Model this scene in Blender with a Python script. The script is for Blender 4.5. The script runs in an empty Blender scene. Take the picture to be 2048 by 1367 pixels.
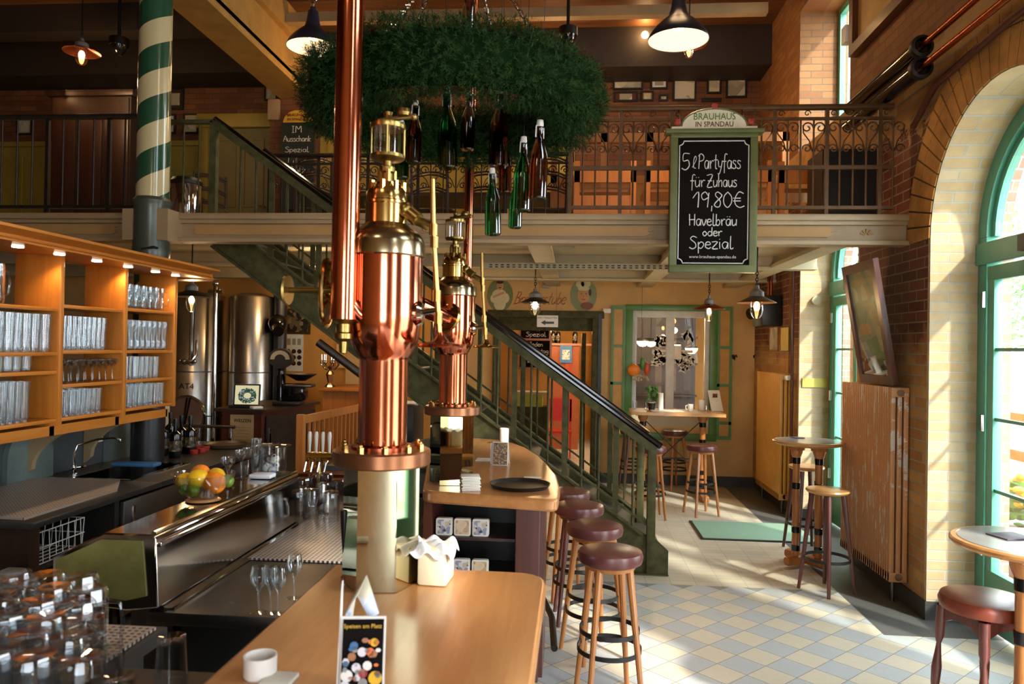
import bpy, bmesh, math, random
from mathutils import Vector, Matrix, Euler
random.seed(7)
PI = math.pi
sc = bpy.context.scene
COL = sc.collection

# ---------------------------------------------------------------- camera
FPX = 1500.0                       # focal length in pixels of a 2048 px wide frame
EYE = Vector((0, 0, 1.87))
def _cam_rows():
    y = Vector(((1150-1024)/FPX, -(697-683.5)/FPX, -1)).normalized()
    z = Vector((math.sin(.016), math.cos(.016), 0)); z = (z - y*z.dot(y)).normalized()
    x = y.cross(z)
    return Matrix((x, y, z))
RM = _cam_rows()
cd = bpy.data.cameras.new('camera'); cam = bpy.data.objects.new('camera', cd); COL.objects.link(cam)
cd.sensor_width = 36; cd.lens = 36*FPX/2048; cd.clip_start = .05; cd.clip_end = 300
cam.matrix_world = Matrix.Translation(EYE) @ RM.to_4x4()
cd.dof.use_dof = True; cd.dof.focus_distance = 5.6; cd.dof.aperture_fstop = 4.2
sc.camera = cam
def at(px, py, X=None, Y=None, Z=None):
    """the point of the plane X=, Y= or Z= seen at a pixel of the 2048x1367 photograph"""
    d = RM @ Vector(((px-1024)/FPX, -(py-683.5)/FPX, -1))
    if X is not None: t = X/d.x
    elif Y is not None: t = Y/d.y
    else: t = (Z-EYE.z)/d.z
    return EYE + d*t

# ---------------------------------------------------------------- exposure, world, sun
vs = sc.view_settings; vs.view_transform = 'Standard'; vs.look = 'None'; vs.gamma = 1; vs.exposure = 0.2; vs.use_curve_mapping = False
sc.cycles.transparent_max_bounces = 24; sc.cycles.max_bounces = 9; sc.cycles.diffuse_bounces = 4; sc.cycles.glossy_bounces = 5
sc.cycles.transmission_bounces = 8; sc.cycles.caustics_reflective = False; sc.cycles.caustics_refractive = False
sc.cycles.sample_clamp_indirect = 4.0
w = bpy.data.worlds.new('sky'); sc.world = w; w.use_nodes = True
wn = w.node_tree.nodes; wl = w.node_tree.links; wn.clear()
wo = wn.new('ShaderNodeOutputWorld'); bg = wn.new('ShaderNodeBackground'); wl.new(bg.outputs[0], wo.inputs[0])
bg.inputs[0].default_value = (.84, .92, 1.0, 1); bg.inputs[1].default_value = 14.0
def light(kind, name, loc, energy, color, **k):
    l = bpy.data.lights.new(name, kind); l.energy = energy; l.color = color
    for a, b in k.items(): setattr(l, a, b)
    o = bpy.data.objects.new(name, l); o.location = loc; COL.objects.link(o); return o
sun = light('SUN', 'sun', (6, 0, 8), 8.0, (1.0, .93, .82), angle=.05)
sun.rotation_euler = Vector((-1.55, 2.0, -1.75)).to_track_quat('-Z', 'Y').to_euler()
for yc in (4.68, 7.76, 1.6, -1.48):                 # sky portals in the arched windows
    p = light('AREA', 'window_portal', (3.2, yc, 1.8), 1, (1, 1, 1), shape='RECTANGLE', size=1.75, size_y=3.6)
    p.rotation_euler = (0, PI/2, 0); p.data.cycles.is_portal = True
for yc, zc in ((7.95, 4.9), (4.7, 5.2), (1.6, 5.0), (-1.48, 5.0)):
    if yc == 4.7: continue
    p = light('AREA', 'upper_window_portal', (3.2, yc, zc), 1, (1, 1, 1), shape='RECTANGLE', size=1.7, size_y=1.7)
    p.rotation_euler = (0, PI/2, 0); p.data.cycles.is_portal = True

# ---------------------------------------------------------------- materials
def srgb(h):
    if not isinstance(h, str): return tuple(h)+(1,) if len(h) == 3 else h
    v = [int(h[i:i+2], 16)/255 for i in (0, 2, 4)]
    return tuple((c/12.92 if c <= .04045 else ((c+.055)/1.055)**2.4) for c in v)+(1,)
class NT:
    def __init__(s, name):
        s.m = bpy.data.materials.new(name); s.m.use_nodes = True; s.n = s.m.node_tree.nodes; s.l = s.m.node_tree.links
        s.n.clear(); s.out = s.n.new('ShaderNodeOutputMaterial')
    def new(s, t, **k):
        x = s.n.new(t)
        for a, b in k.items(): setattr(x, a, b)
        return x
    def put(s, sock, v):
        if isinstance(v, bpy.types.NodeSocket): s.l.new(v, sock)
        elif v is not None: sock.default_value = v
    def math(s, op, a, b=None, c=None):
        x = s.new('ShaderNodeMath', operation=op); s.put(x.inputs[0], a); s.put(x.inputs[1], b); s.put(x.inputs[2], c); return x.outputs[0]
    def mix(s, f, a, b):
        x = s.new('ShaderNodeMix', data_type='RGBA'); s.put(x.inputs[0], f); s.put(x.inputs[6], a); s.put(x.inputs[7], b); return x.outputs[2]
    def ramp(s, f, stops):
        x = s.new('ShaderNodeValToRGB'); s.put(x.inputs[0], f); e = x.color_ramp.elements
        while len(e) < len(stops): e.new(.5)
        for q, (p, c) in zip(e, stops): q.position = p; q.color = srgb(c)
        return x.outputs[0]
    def pos(s, obj=False):
        if obj: return s.new('ShaderNodeTexCoord').outputs['Object']
        return s.new('ShaderNodeNewGeometry').outputs['Position']
    def xyz(s, v):
        x = s.new('ShaderNodeSeparateXYZ'); s.l.new(v, x.inputs[0]); return x.outputs
    def comb(s, a, b, c=0.):
        x = s.new('ShaderNodeCombineXYZ'); s.put(x.inputs[0], a); s.put(x.inputs[1], b); s.put(x.inputs[2], c); return x.outputs[0]
    def noise(s, v, scale, detail=4, rough=.6, dist=0.):
        x = s.new('ShaderNodeTexNoise'); s.l.new(v, x.inputs['Vector']); x.inputs['Scale'].default_value = scale
        x.inputs['Detail'].default_value = detail; x.inputs['Roughness'].default_value = rough; x.inputs['Distortion'].default_value = dist; return x.outputs[0]
    def scalev(s, v, sx, sy, sz):
        x = s.new('ShaderNodeMapping'); s.l.new(v, x.inputs[0]); x.inputs['Scale'].default_value = (sx, sy, sz); return x.outputs[0]
    def bump(s, h, strength=.3, dist=.01):
        x = s.new('ShaderNodeBump'); s.l.new(h, x.inputs['Height']); x.inputs['Strength'].default_value = strength; x.inputs['Distance'].default_value = dist; return x.outputs[0]
    def bsdf(s, color, rough=.5, metal=0., normal=None, **k):
        b = s.new('ShaderNodeBsdfPrincipled'); s.put(b.inputs['Base Color'], srgb(color) if isinstance(color, (str, tuple)) else color)
        s.put(b.inputs['Roughness'], rough); s.put(b.inputs['Metallic'], metal)
        if normal is not None: s.l.new(normal, b.inputs['Normal'])
        for a, v in k.items(): s.put(b.inputs[a.replace('_', ' ')], v)
        s.l.new(b.outputs[0], s.out.inputs[0]); return b
def plain(name, color, rough=.5, metal=0., var=.12, nscale=9., bump=0., **k):
    t = NT(name); c = Vector(srgb(color)[:3]); n = t.noise(t.pos(True), nscale, 5)
    a = tuple(max(0, x*(1-var)) for x in c); b = tuple(min(1, x*(1+var)) for x in c)
    r = t.ramp(n, [(.3, a), (.7, b)])
    t.bsdf(r, rough, metal, t.bump(n, bump) if bump else None, **k); return t.m
def wood(name, c1, c2, rough=.4, axis='y', scale=1., gloss=0.):
    t = NT(name); s = {'x': (2, 26, 26), 'y': (26, 2, 26), 'z': (26, 26, 2)}[axis]
    v = t.scalev(t.pos(), *[q*scale for q in s]); n = t.noise(v, 1., 6, .65, .6)
    r = t.ramp(n, [(.3, c1), (.7, c2)])
    t.bsdf(r, rough, 0, t.bump(n, .08), Coat_Weight=gloss, Coat_Roughness=.15); return t.m
def brick(name, c1, c2, mortar, mix2=None, bw=.25, rh=.078):
    t = NT(name); g = t.new('ShaderNodeNewGeometry'); p = t.xyz(g.outputs['Position']); n = t.xyz(g.outputs['True Normal'])
    isx = t.math('GREATER_THAN', t.math('ABSOLUTE', n[0]), .6)
    u = t.math('ADD', t.math('MULTIPLY', isx, p[1]), t.math('MULTIPLY', t.math('SUBTRACT', 1., isx), p[0]))
    b = t.new('ShaderNodeTexBrick'); t.l.new(t.comb(u, p[2]), b.inputs[0])
    for k, v in (('Scale', 1), ('Mortar Size', .006), ('Mortar Smooth', .3), ('Bias', 0), ('Brick Width', bw), ('Row Height', rh)): b.inputs[k].default_value = v
    b.offset = .5
    b.inputs['Color1'].default_value = srgb(c1); b.inputs['Color2'].default_value = srgb(c2); b.inputs['Mortar'].default_value = srgb(mortar)
    col = b.outputs['Color']
    nz = t.noise(g.outputs['Position'], 3.2, 6, .7)
    if mix2:                                         # a second set of brick colours between two heights
        b2 = t.new('ShaderNodeTexBrick'); t.l.new(t.comb(u, p[2]), b2.inputs[0])
        for k, v in (('Scale', 1), ('Mortar Size', .006), ('Mortar Smooth', .3), ('Bias', 0), ('Brick Width', bw), ('Row Height', rh)): b2.inputs[k].default_value = v
        b2.inputs['Color1'].default_value = srgb(mix2[0]); b2.inputs['Color2'].default_value = srgb(mix2[1]); b2.inputs['Mortar'].default_value = srgb(mix2[2])
        z = t.math('ADD', p[2], t.math('MULTIPLY', t.math('SUBTRACT', nz, .5), 1.3))
        lo, hi = mix2[3], mix2[4]
        f = t.math('MULTIPLY', t.math('SMOOTH_MIN', t.math('MAXIMUM', t.math('MULTIPLY', t.math('SUBTRACT', z, lo), 3.), 0.), 1., .1),
                   t.math('LESS_THAN', z, hi))
        f = t.math('MULTIPLY', f, isx)
        col = t.mix(f, col, b2.outputs['Color'])
    var = t.ramp(nz, [(.25, (.62, .58, .55)), (.75, (1.0, 1.0, 1.0))])
    x = t.new('ShaderNodeMix', data_type='RGBA', blend_type='MULTIPLY'); x.inputs[0].default_value = .8
    t.l.new(col, x.inputs[6]); t.l.new(var, x.inputs[7])
    h = t.math('SUBTRACT', t.math('MULTIPLY', nz, .3), b.outputs['Fac'])
    t.bsdf(x.outputs[2], .75, 0, t.bump(h, .5, .006)); return t.m
def thin_glass(name, tint=(1, 1, 1), rough=.02, refl=.6, tr=.97):
    t = NT(name); lw = t.new('ShaderNodeLayerWeight'); lw.inputs[0].default_value = .35
    tb = t.new('ShaderNodeBsdfTransparent'); tb.inputs[0].default_value = tuple(c*tr for c in tint)+(1,)
    gl = t.new('ShaderNodeBsdfGlossy'); gl.inputs['Roughness'].default_value = rough
    mx = t.new('ShaderNodeMixShader'); f = t.math('ADD', t.math('MULTIPLY', lw.outputs['Facing'], refl), .05)
    t.l.new(f, mx.inputs[0]); t.l.new(tb.outputs[0], mx.inputs[1]); t.l.new(gl.outputs[0], mx.inputs[2]); t.l.new(mx.outputs[0], t.out.inputs[0]); return t.m
def emis(name, color, strength):
    t = NT(name); e = t.new('ShaderNodeEmission'); e.inputs[0].default_value = srgb(color); e.inputs[1].default_value = strength
    t.l.new(e.outputs[0], t.out.inputs[0]); return t.m
def patches(name, cols, scale=20., rough=.5, seed=0.):
    """a blurred print: a voronoi patchwork of the colours the print shows"""
    t = NT(name); v = t.new('ShaderNodeTexVoronoi'); v.inputs['Scale'].default_value = scale; v.inputs['Randomness'].default_value = 1
    mp = t.new('ShaderNodeMapping'); mp.inputs['Location'].default_value = (seed, seed*2, seed*3); t.l.new(t.pos(True), mp.inputs[0])
    t.l.new(mp.outputs[0], v.inputs['Vector']); g = t.xyz(v.outputs['Color'])
    r = t.ramp(g[0], [(i/len(cols), c) for i, c in enumerate(cols)])
    for q in t.n:
        if q.type == 'VALTORGB': q.color_ramp.interpolation = 'CONSTANT'
    t.bsdf(r, rough); return t.m

M = {}
M['brick_y'] = brick('yellow_brick', 'C79A5A', 'AD7A42', 'A89C84', mix2=('7A4226', '5E2E1C', '8E7F6C', 1.75, 3.55))
M['brick_pale'] = brick('pale_glazed_brick', 'D2BA94', 'C6A678', 'BDB6A8', rh=.07)
M['brick_red'] = brick('red_outer_brick', 'B88070', 'A86E5E', 'C9BDB0', rh=.07)
M['brick_up'] = brick('dark_orange_brick', '7E4E2A', '64391F', '4E3C2E')
M['brick_arch'] = plain('arch_brick', 'B5803E', .75, var=.35, nscale=5, bump=.3)
M['mortar'] = plain('mortar', '5C4A38', .9)
M['plaster'] = plain('ochre_plaster', 'C8A268', .8, var=.13, nscale=2.2, bump=.05)
M['brick_dimmed'] = brick('dimmed_upper_brick', '9C6A38', '845226', '6E5844')  # darker copy of the wall brick; the dimness up there is put into its colour
M['orange_plaster'] = plain('orange_plaster', 'C88F42', .8, var=.1, nscale=3)
M['slate'] = plain('slate_base', '3A3A3A', .6, var=.2)
M['cream'] = plain('cream_paint', 'B5A888', .55, var=.08, nscale=4)
M['cream_dk'] = plain('beam_paint', '9A815F', .5, var=.12, nscale=4)
M['beam_gold'] = plain('ochre_beam_paint', 'B08A4A', .45, var=.2, nscale=4)
M['ceil'] = wood('ceiling_boards', '4A2C14', '6E4420', .6, 'x', .5)
M['ceil_dk'] = plain('dark_beam', '2A2019', .7, var=.2)
M['panel_y'] = plain('olive_wainscot', '9A8434', .55, var=.12, nscale=3)
M['panel_o'] = plain('olive_door_paint', '6E6436', .5, var=.15, nscale=3)
M['green_dk'] = plain('dark_green_paint', '47452A', .6, 0., var=.4, nscale=12, Specular_IOR_Level=.15)
M['green'] = plain('green_paint', '4E7A3C', .4, var=.12, nscale=6)
M['teal'] = plain('teal_window_paint', '5A9C84', .35, var=.08, nscale=6)
M['col_green'] = plain('column_green', '1F4A34', .25, var=.1)
M['iron'] = plain('dark_iron', '2B2622', .45, .6, var=.2, nscale=20)
M['rust'] = plain('bronze_brown_iron', '5A3E22', .5, .4, var=.25, nscale=16)
M['black'] = plain('black_paint', '141414', .4, var=.2)
M['black_gloss'] = plain('black_gloss', '0C0C0E', .12, var=.1)
M['white'] = plain('white', 'E6E2DA', .5, var=.03)
M['paper'] = plain('paper', 'D8D4C8', .7, var=.05)
M['steel'] = plain('brushed_steel', 'BDBBB8', .09, 1., var=.06, nscale=3)
M['tank'] = plain('tank_steel', 'A5A29C', .27, 1., var=.08, nscale=2)
M['steel_dk'] = plain('dull_steel', '6A6865', .38, 1., var=.12, nscale=4)
M['chrome'] = plain('chrome', 'C8C8C8', .08, 1., var=.02)
M['mirror'] = plain('mirror_plinth', 'B8B090', .03, 1., var=.02)
M['copper'] = plain('polished_copper', 'CC7656', .12, 1., var=.12, nscale=7)
M['copper_dk'] = plain('aged_copper', 'A8583A', .25, 1., var=.2, nscale=9)
M['brass'] = plain('brass', 'BE9C5C', .18, 1., var=.14, nscale=12)
M['brass_dk'] = plain('aged_brass', '8E7844', .32, 1., var=.25, nscale=14)
M['wood_bar'] = wood('bar_beech', 'A86C3A', 'C48A54', .28, 'y', .55, .5)
M['wood_edge'] = wood('bar_edge', '8A5426', 'A86C38', .35, 'x', .6, .3)
M['wood_shelf'] = wood('orange_beech', 'A8601E', 'C07A2C', .35, 'y', .8, .3)
M['wood_shelf_v'] = wood('orange_beech_upright', 'A8601E', 'C47C2E', .35, 'z', .8, .3)
M['wood_red'] = wood('mahogany', '3E1A12', '5A2A1C', .35, 'z', .8, .3)
M['wood_dk'] = wood('dark_brown_wood', '241610', '3A2418', .45, 'z', .8)
M['wood_org'] = wood('orange_pine', 'A8622A', 'C07C3A', .45, 'z', .7)
M['wood_leg'] = wood('honey_leg_wood', '9A5C2A', 'B87A3E', .35, 'z', 1.2, .3)
M['wood_leg_dk'] = wood('dark_red_leg_wood', '4A2420', '6A3830', .35, 'z', 1.2, .3)
M['wood_tbl'] = wood('table_oak', 'B07A44', 'C8965C', .3, 'x', .6, .4)
M['leather'] = plain('oxblood_leather', '5E3230', .32, var=.12, nscale=14, bump=.1)
M['leather_red'] = plain('red_brown_leather', '7A3A28', .28, var=.12, nscale=14)
M['rad_y'] = plain('ochre_radiator_paint', 'DFA64C', .35, var=.05)
M['fabric'] = plain('white_cloth', 'D8D6DC', .85, var=.05)
M['glass'] = thin_glass('thin_glass', (.97, .99, 1.0), .03, .6)
M['glass_win'] = thin_glass('window_glass', (.97, 1, .99), .0, .25, .98)
M['glass_green'] = thin_glass('green_bottle_glass', (.10, .38, .16), .04, .6, .9)
M['glass_brown'] = thin_glass('brown_bottle_glass', (.38, .14, .06), .04, .6, .9)
M['bulb'] = emis('warm_bulb', 'FFC070', 22)
M['bulb_dim'] = emis('dim_warm_bulb', 'FFE0A0', 7)
M['lamp_in'] = emis('lamp_inner_enamel', 'FFD9A0', 2.1)
M['spot'] = emis('spot_disc', 'FFE8C8', 14)
M['chalk'] = plain('chalk', 'D8D8D4', .9, var=.1, nscale=60)
M['board'] = plain('chalkboard', '120D0B', .9, var=.3, nscale=6, Specular_IOR_Level=.12)
M['needle'] = plain('fir_needles', '22351A', .9, var=.65, nscale=24, Specular_IOR_Level=.04)
M['leaf'] = plain('leaf_green', '4A7A2E', .6, var=.3, nscale=8)
M['yellow'] = plain('yellow', 'E0B020', .5); M['orange'] = plain('orange_peel', 'E07A10', .45, bump=.2, nscale=60, var=.06)
M['lemon'] = plain('lemon_peel', 'E0B018', .4, bump=.15, nscale=50, var=.06); M['lime'] = plain('lime_peel', '5C7A18', .4, var=.15)
M['red'] = plain('red_plastic', 'A82820', .4)
M['blue'] = plain('blue', '3A6A9A', .6)
M['grey'] = plain('grey_plastic', '8A8A88', .5)
M['marble'] = plain('grey_green_marble', '5E6A66', .3, var=.25, nscale=5)
M['cabinet_dk'] = plain('dark_grey_cabinet', '30302F', .35, .3, var=.15)
M['menu'] = patches('menu_print', ['1A1410', 'C8A050', '1A1410', 'C8C0C8', '8A3020', 'E0C040', '2A2020', '6A5A8A'], 60, .3)
M['menu2'] = patches('menu_print_small', ['2A1A10', '7A5228', '3A2014', '9A7850', '4A1812'], 120, .3, 3)
M['photo_g'] = patches('faded_photograph', ['BDB8A4', 'A29E8A', 'C4BDA4', '94907F', 'AEA890'], 7, .3, 1)
M['print_b'] = patches('coaster_print', ['C8C4C0', 'D0CCC8', '8A8CA0', 'C8C4C0', '3A3E50', 'B8A890'], 55, .6, 5)
M['label_b'] = patches('small_label', ['2A2420', '8A7A50', '1A1614', '4A3A20'], 50, .4, 2)

def floor_mat():
    t = NT('tiled_floor'); P = t.pos(); x, y, z = t.xyz(P)
    s = .2
    def grid(a, b, sa, sb, off=False):
        fa = t.math('FRACT', t.math('DIVIDE', a, sa)); fb = t.math('FRACT', t.math('DIVIDE', b, sb))
        g = t.math('MINIMUM', t.math('MULTIPLY', t.math('MINIMUM', fa, t.math('SUBTRACT', 1., fa)), sa), t.math('MULTIPLY', t.math('MINIMUM', fb, t.math('SUBTRACT', 1., fb)), sb))
        return t.math('LESS_THAN', g, .0022)
    ox, oy = OFFX, OFFY
    a = t.math('MULTIPLY', t.math('SUBTRACT', t.math('SUBTRACT', x, ox), t.math('SUBTRACT', y, oy)), .70711)
    b = t.math('MULTIPLY', t.math('ADD', t.math('SUBTRACT', x, ox), t.math('SUBTRACT', y, oy)), .70711)
    a = t.math('ADD', a, .1); b = t.math('ADD', b, .1)
    ck = t.math('MODULO', t.math('ABSOLUTE', t.math('ADD', t.math('FLOOR', t.math('DIVIDE', a, s)), t.math('FLOOR', t.math('DIVIDE', b, s)))), 2.)
    nz = t.noise(P, 30, 3); nb = t.noise(P, 1.5, 4)
    cream = t.mix(nz, srgb('D2C6AC'), srgb('DDD2BC')); blue = t.mix(nz, srgb('B4B9BA'), srgb('C1C5C6'))
    near = t.mix(ck, cream, blue); near = t.mix(grid(a, b, s, s), near, srgb('6E706E'))
    vo = t.new('ShaderNodeTexWhiteNoise', noise_dimensions='2D')
    t.l.new(t.comb(t.math('FLOOR', t.math('DIVIDE', x, .2)), t.math('FLOOR', t.math('DIVIDE', y, .1))), vo.inputs[0])
    far = t.mix(vo.outputs[0], srgb('C2B8A4'), srgb('D2C6AE')); far = t.mix(t.math('MULTIPLY', grid(x, y, .2, .1), .6), far, srgb('6A6860'))
    bord = t.mix(vo.outputs[0], srgb('7C807E'), srgb('8A8E8C')); bord = t.mix(grid(x, y, .2, .3), bord, srgb('5E605E'))
    wall = t.mix(grid(x, y, .3, .3), srgb('5A5C5C'), srgb('46484A'))
    isfar = t.math('GREATER_THAN', y, 6.10)
    tri = t.math('MULTIPLY', t.math('ABSOLUTE', t.math('SUBTRACT', t.math('FRACT', t.math('DIVIDE', t.math('SUBTRACT', x, ox), .2828)), .5)), .2828)
    isb = t.math('MULTIPLY', t.math('GREATER_THAN', t.math('ADD', y, tri), oy+.28), t.math('LESS_THAN', y, 6.10))
    c = t.mix(isfar, near, far); c = t.mix(isb, c, bord)
    isw = t.math('GREATER_THAN', x, t.math('ADD', 2.08, 0.))
    c = t.mix(t.math('MULTIPLY', isw, t.math('GREATER_THAN', y, 5.2)), c, wall)
    c = t.mix(t.math('MULTIPLY', nb, .25), c, srgb('7A7468'))
    t.bsdf(c, t.math('ADD', .28, t.math('MULTIPLY', nb, .25)), 0, t.bump(nz, .05)); return t.m
_q = at(1447, 1191, Z=0); OFFX, OFFY = _q.x, _q.y
M['floor'] = floor_mat()

def column_mat():
    t = NT('spiral_column'); g = t.xyz(t.pos(True)); ang = t.math('ARCTAN2', g[1], g[0])
    f = t.math('FRACT', t.math('ADD', t.math('DIVIDE', g[2], .41), t.math('DIVIDE', ang, -2*PI)))
    c = t.mix(t.math('GREATER_THAN', f, .5), srgb('1F4A34'), srgb('C4B48A')); t.bsdf(c, .22, 0, None, Coat_Weight=.4); return t.m
M['column'] = column_mat()
def rad_worn():
    t = NT('worn_radiator_paint'); P = t.pos(True); n = t.noise(t.scalev(P, 1, 9, 1.6), 2.2, 6, .7)
    f = t.math('GREATER_THAN', n, .57); t.bsdf(t.mix(f, srgb('C08A5A'), srgb('CDBFB0')), .45); return t.m
M['rad_worn'] = rad_worn()
def perf():
    t = NT('perforated_steel'); x, y, z = t.xyz(t.pos())
    fx = t.math('SUBTRACT', t.math('FRACT', t.math('DIVIDE', x, .022)), .5); fy = t.math('SUBTRACT', t.math('FRACT', t.math('DIVIDE', y, .022)), .5)
    d = t.math('ADD', t.math('MULTIPLY', fx, fx), t.math('MULTIPLY', fy, fy)); h = t.math('LESS_THAN', d, .07)
    t.bsdf(t.mix(h, srgb('BFB2A6'), srgb('2A2522')), .4, t.math('MULTIPLY', t.math('SUBTRACT', 1., h), .45)); return t.m
M['perf'] = perf()

# ---------------------------------------------------------------- mesh helpers
class MB:
    def __init__(s): s.bm = bmesh.new(); s.k = 0
    def _v(s, p): return s.bm.verts.new(p)
    def box(s, a, b, bev=0., rot=None):
        """box between two corners"""
        a = Vector(a); b = Vector(b); c = (a+b)/2; d = (b-a); e = (s.k % 4)*.0005; s.k += 1     # no two faces of neighbours coincide
        d = Vector((abs(d.x)+e, abs(d.y)+e, abs(d.z)+e))
        m = Matrix.Translation(c) @ (rot.to_4x4() if rot else Matrix()) @ Matrix.Diagonal((abs(d.x), abs(d.y), abs(d.z), 1))
        r = bmesh.ops.create_cube(s.bm, size=1, matrix=m)
        if bev > 0:
            es = {e for v in r['verts'] for e in v.link_edges}
            bmesh.ops.bevel(s.bm, geom=list(es), offset=bev, segments=2, affect='EDGES', profile=.5)
        return s
    def bar(s, p, q, wd, th, up=(0, 0, 1)):
        """rectangular bar from p to q, wd across, th along up"""
        p = Vector(p); q = Vector(q); d = (q-p).normalized(); u = Vector(up); sd = d.cross(u)
        if sd.length < 1e-4: sd = d.cross(Vector((1, 0, 0)))
        sd.normalize(); u = sd.cross(d).normalized()
        vs = []
        for e in (p, q):
            for (i, j) in ((-1, -1), (1, -1), (1, 1), (-1, 1)): vs.append(s._v(e+sd*(i*wd/2)+u*(j*th/2)))
        for f in ((3, 2, 1, 0), (4, 5, 6, 7), (0, 1, 5, 4), (1, 2, 6, 5), (2, 3, 7, 6), (3, 0, 4, 7)): s.bm.faces.new([vs[i] for i in f])
        return s
    def ring(s, c, ax, sx, r, n): return [s._v(c+ax*(math.cos(2*PI*i/n)*r)+sx*(math.sin(2*PI*i/n)*r)) for i in range(n)]
    def cyl(s, p, q, r0, r1=None, seg=12, cap=True):
        p = Vector(p); q = Vector(q); r1 = r0 if r1 is None else r1; d = (q-p).normalized()
        a = d.orthogonal().normalized(); b = d.cross(a)
        A = s.ring(p, a, b, r0, seg); B = s.ring(q, a, b, r1, seg)
        for i in range(seg): s.bm.faces.new((A[i], A[(i+1) % seg], B[(i+1) % seg], B[i]))
        if cap: s.bm.faces.new(A[::-1]); s.bm.faces.new(B)
        return s
    def lathe(s, prof, c=(0, 0, 0), seg=20, axis='z', flute=0.):
        c = Vector(c); rows = []
        for (r, z) in prof:
            row = []
            for i in range(seg):
                a = 2*PI*i/seg; rr = max(r, 1e-4)*(1-flute*(i % 2))
                v = Vector((math.cos(a)*rr, math.sin(a)*rr, z))
                if axis == 'x': v = Vector((v.z, v.x, v.y))
                if axis == 'y': v = Vector((v.y, v.z, v.x))
                row.append(s._v(c+v))
            rows.append(row)
        for A, B in zip(rows, rows[1:]):
            for i in range(seg): s.bm.faces.new((A[i], A[(i+1) % seg], B[(i+1) % seg], B[i]))
        for row, (r, z), fl in ((rows[0], prof[0], 1), (rows[-1], prof[-1], 0)):
            if r > .002 and r < 9: pass
        return s
    def tube(s, pts, r, seg=8, closed=False, r1=None):
        pts = [Vector(p) for p in pts]; n = len(pts); rings = []; prev = None
        for i, p in enumerate(pts):
            if closed: d = pts[(i+1) % n]-pts[i-1]
            else: d = pts[min(i+1, n-1)]-pts[max(i-1, 0)]
            d = d.normalized() if d.length > 1e-7 else Vector((0, 0, 1))
            if prev is None: a = d.orthogonal().normalized()
            else:
                a = prev-d*prev.dot(d); a = a.normalized() if a.length > 1e-6 else d.orthogonal().normalized()
            prev = a; rr = r if r1 is None else r+(r1-r)*i/(n-1)
            rings.append(s.ring(p, a, d.cross(a), rr, seg))
        m = n if closed else n-1
        for k in range(m):
            A = rings[k]; B = rings[(k+1) % n]
            for i in range(seg): s.bm.faces.new((A[i], A[(i+1) % seg], B[(i+1) % seg], B[i]))
        if not closed: s.bm.faces.new(rings[0][::-1]); s.bm.faces.new(rings[-1])
        return s
    def prism(s, pts, axis, a0, a1):
        """outline extruded along an axis; pts are (y,z) for X, (x,z) for Y, (x,y) for Z"""
        f = {'X': lambda u, v, a: (a, u, v), 'Y': lambda u, v, a: (u, a, v), 'Z': lambda u, v, a: (u, v, a)}[axis]
        A = [s._v(f(u, v, a0)) for u, v in pts]; B = [s._v(f(u, v, a1)) for u, v in pts]; n = len(pts)
        s.bm.faces.new(A[::-1]); s.bm.faces.new(B)
        for i in range(n): s.bm.faces.new((A[i], A[(i+1) % n], B[(i+1) % n], B[i]))
        return s
    def sphere(s, c, r, seg=14, sc3=(1, 1, 1), rot=None):
        m = Matrix.Translation(Vector(c)) @ (rot.to_4x4() if rot else Matrix()) @ Matrix.Diagonal((r*sc3[0], r*sc3[1], r*sc3[2], 1))
        bmesh.ops.create_uvsphere(s.bm, u_segments=seg, v_segments=max(6, seg//2+2), radius=1, matrix=m); return s
    def quad(s, *p): s.bm.faces.new([s._v(q) for q in p]); return s
WROOT = set()
def build_fix(self, name, m, parent=None, smooth=35):
    bmesh.ops.recalc_face_normals(self.bm, faces=self.bm.faces)
    me = bpy.data.meshes.new(name); self.bm.to_mesh(me); self.bm.free()
    me.materials.append(M[m] if isinstance(m, str) else m)
    if smooth:
        me.shade_smooth(); me.set_sharp_from_angle(angle=math.radians(smooth))
    o = bpy.data.objects.new(name, me); COL.objects.link(o)
    adopt(o, parent); return o
def adopt(o, parent):
    """parts are modelled in world coordinates (or in the thing's own, when it is a local one)"""
    if parent is None: return o
    o.parent = parent
    if parent.name in WROOT and parent.parent is None: o.matrix_parent_inverse = Matrix.Translation(-parent.location)
    return o
MB.build = build_fix
def tag(o, label, cat, group=None, kind=None):
    if label: o['label'] = label
    if cat: o['category'] = cat
    if group: o['group'] = group
    if kind: o['kind'] = kind
    return o
def struct(o): o['kind'] = 'structure'; return o
def thing(name, label, cat, loc=(0, 0, 0), rz=0., group=None, local=False):
    o = bpy.data.objects.new(name, None); COL.objects.link(o); o.location = loc; o.rotation_euler = (0, 0, rz); o.empty_display_size = .1
    tag(o, label, cat, group)
    if not local: WROOT.add(o.name)
    return o
def dup(root, loc=None, rz=None, label=None, group=None, scale=None):
    def cp(o, par):
        c = o.copy(); COL.objects.link(c); c.parent = par
        for ch in o.children: cp(ch, c)
        return c
    r = cp(root, None)
    if loc is not None: r.location = loc
    if rz is not None: r.rotation_euler = (0, 0, rz)
    if label: r['label'] = label
    if group: r['group'] = group
    if scale: r.scale = scale
    return r
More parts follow.
